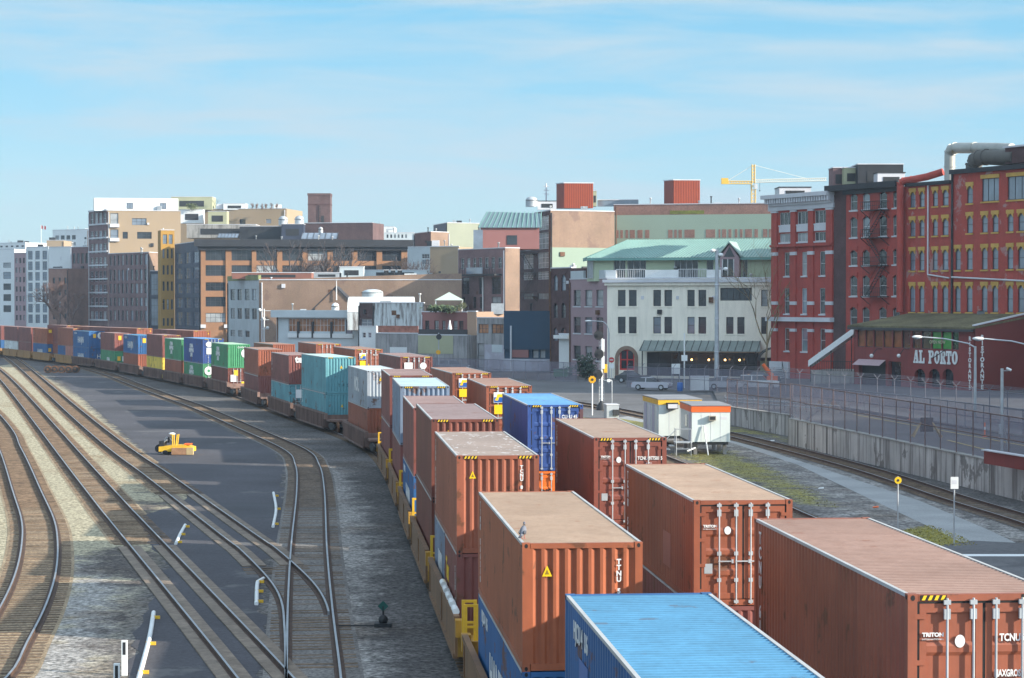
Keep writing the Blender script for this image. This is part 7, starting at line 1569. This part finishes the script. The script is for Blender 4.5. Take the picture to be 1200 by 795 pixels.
# ------------------------------------------------------------------ trees, plants, flag
def bare_tree(label, x, y, z, h, seed, spread=.5, col=(.12, .075, .055), levels=5, width=.16, name='bare_tree'):
    r = random.Random(seed); t = thing(name, label, 'tree', (x, y, z)); tm, tw = MB(), MB(); B_ = M('bark_%d' % seed, col, .9, .25, 2)
    def grow(p, d, ln, rad, lv):
        q = p + d * ln; mid = p.lerp(q, .5) + Vector((r.uniform(-.06, .06), r.uniform(-.06, .06), 0)) * ln
        (tm if lv < 2 else tw).tube([p, mid, q], [rad, rad * .85, rad * .68], 6 if lv < 2 else 4, cap=False)
        if lv >= levels: return
        for k in range(r.choice((2, 3, 3)) if lv else 4):
            a = Vector((r.gauss(0, 1), r.gauss(0, 1), r.gauss(.25, .6))).normalized(); grow(q if k else q, (d * (1 - spread * .6) + a * spread).normalized(), ln * r.uniform(.62, .85), rad * .6, lv + 1)
    grow(Vector((0, 0, 0)), Vector((0, 0, 1)), h * .3, width * h / 8, 0)
    tm.build('trunk', B_, t); tw.build('crown', B_, t); return t
bare_tree('bare brown street tree before the small red brick building', xat(69, 575), 575, 0, 17, 3, .5, (.15, .085, .065), 6, .34)
bare_tree('bare tree beside the dark purple building at the far left', xat(82, 570), 570, 0, 12, 4, .5, (.14, .08, .065), 6, .34)
bare_tree('thin bare tree standing up before the orange building cornice', xat(343, 470), 470, 0, 21.5, 11, .42, (.085, .07, .07), 6, .26)
bare_tree('second thin bare tree right of it before the orange building', xat(377, 475), 475, 0, 21, 12, .42, (.085, .07, .07), 6, .26)
bare_tree('bare yellowish tree at the right end of the white building', xat(899, 281), 281, .3, 15, 8, .45, (.24, .18, .10), 6, .09)
bare_tree('slim bare tree on the roof right of the cream stair tower', xat(253, 650), 650, zat(247, 650), 3.8, 9, .5, (.16, .17, .13), 4)
bare_tree('bare tree in the gap right of the orange building', xat(484, 500), 500, 0, 18, 17, .45, (.10, .08, .08), 6, .32)
def shrub(label, x, y, z, w_, h, n, seed, col, name='shrub'):
    r = random.Random(seed); t = thing(name, label, 'shrub', (x, y, z)); lf_ = MB(); lm = M('leaf_%d' % seed, col, .8, .35, 2.5); s_ = max(w_, h) * .07
    cl = [Vector((r.uniform(-.6, .6) * w_ / 2, r.uniform(-.4, .4) * w_ / 2, h * r.uniform(.3, .85))) for _ in range(9)]
    for i in range(n):
        c = r.choice(cl) + Vector((r.gauss(0, .16) * w_, r.gauss(0, .13) * w_, r.gauss(0, .11) * h)); c.z = max(c.z, .05)
        u = Vector((r.gauss(0, 1), r.gauss(0, 1), r.gauss(0, 1))).normalized(); v = u.orthogonal().normalized() * s_; u = u * s_
        lf_.add([c - u, c + v * .5, c + u, c - v * .5], [(0, 1, 2, 3)])
    lf_.build('foliage', lm, t); st_ = MB()
    for k in range(4): st_.tube([(0, 0, 0), tuple(cl[k])], .03 * h / 2, 5)
    st_.build('stem', TIMBER, t); return t
shrub('dark evergreen bush at the foot of the mauve wall', xat(687, 292), 292, 0, 2.4, 3.4, 700, 1, (.045, .07, .05))
shrub('round clipped shrub on the terrace under the cream stair tower', xat(225, 644), 644, zat(246, 644) - .2, 3.0, 2.3, 300, 2, (.07, .09, .03))
shrub('low green hedge on the salmon building terrace', xat(521, 347), 347, zat(367, 347), 4.5, 1.2, 500, 3, (.06, .09, .04))
shrub('green shrub right on the salmon building terrace', xat(540, 345), 345, zat(367, 345), 1.6, 1.8, 250, 4, (.07, .08, .035))
shrub('green weeds beside the dumpster', xat(667, 303), 303, 0, 1.5, 1.6, 250, 5, (.05, .12, .05))
for i, px in enumerate((296, 301, 307, 312, 318, 325)):
    shrub('slim reddish column shrub in a row on the tan building roof', xat(px, 648), 648, zat(246.5, 648), .9, 2.0, 120, 20 + i, (.14, .08, .06), 'column_shrub')['group'] = 'column shrubs on the tan roof'
t, h = pole('flagpole', 'flagpole with a red and white flag above the far left roofs', 'flagpole', 48.5, 291, 264, 700, .09, WHITE); z = h - 1.6
for k, m in enumerate((REDM, WHITE, REDM)):
    fm_ = MB(); fm_.add([(.1 + .5 * k, -.12 * k, z + 1.5 - .1 * k), (.6 + .5 * k, -.12 * (k + 1), z + 1.4 - .1 * k), (.6 + .5 * k, -.12 * (k + 1), z + .35 - .1 * k), (.1 + .5 * k, -.12 * k, z + .45 - .1 * k)], [(0, 1, 2, 3)]); fm_.build('flag_stripe', m, t)
# litter
LT = [(540, 585, 'white'), (1015, 563, 'orange'), (962, 560, 'white'), (930, 552, 'white'), (300, 770, 'white'), (1068, 591, 'white')]
for i, (px, py, c) in enumerate(((1026, 595, ORANGE), (962, 573, WHITE), (905, 517, WHITE))):
    b = gp(px, py, .02); t = thing('litter', ('orange scrap lying on the concrete path', 'small white scrap on the rough ground beside the grass', 'white scrap near the track at the foot of the wall')[i], 'litter', b); MB().prism([(-.16, -.1, .0), (.14, -.12, .02), (.18, .1, .05), (-.1, .12, .02)], (0, 0, .03)).build('scrap', c, t)
# ------------------------------------------------------------------ air
hz = bpy.data.materials.new('haze'); hz.use_nodes = True; n_ = hz.node_tree.nodes; n_.clear(); ho = n_.new('ShaderNodeOutputMaterial'); pv = n_.new('ShaderNodeVolumePrincipled'); pv.inputs['Color'].default_value = (.62, .80, 1.0, 1); pv.inputs['Density'].default_value = HAZE; pv.inputs['Anisotropy'].default_value = .0
hz.node_tree.links.new(pv.outputs[0], ho.inputs['Volume'])
if HAZE: MB().box(-420, 420, -80, 1100, -1, 75).build('haze', hz)['kind'] = 'stuff'
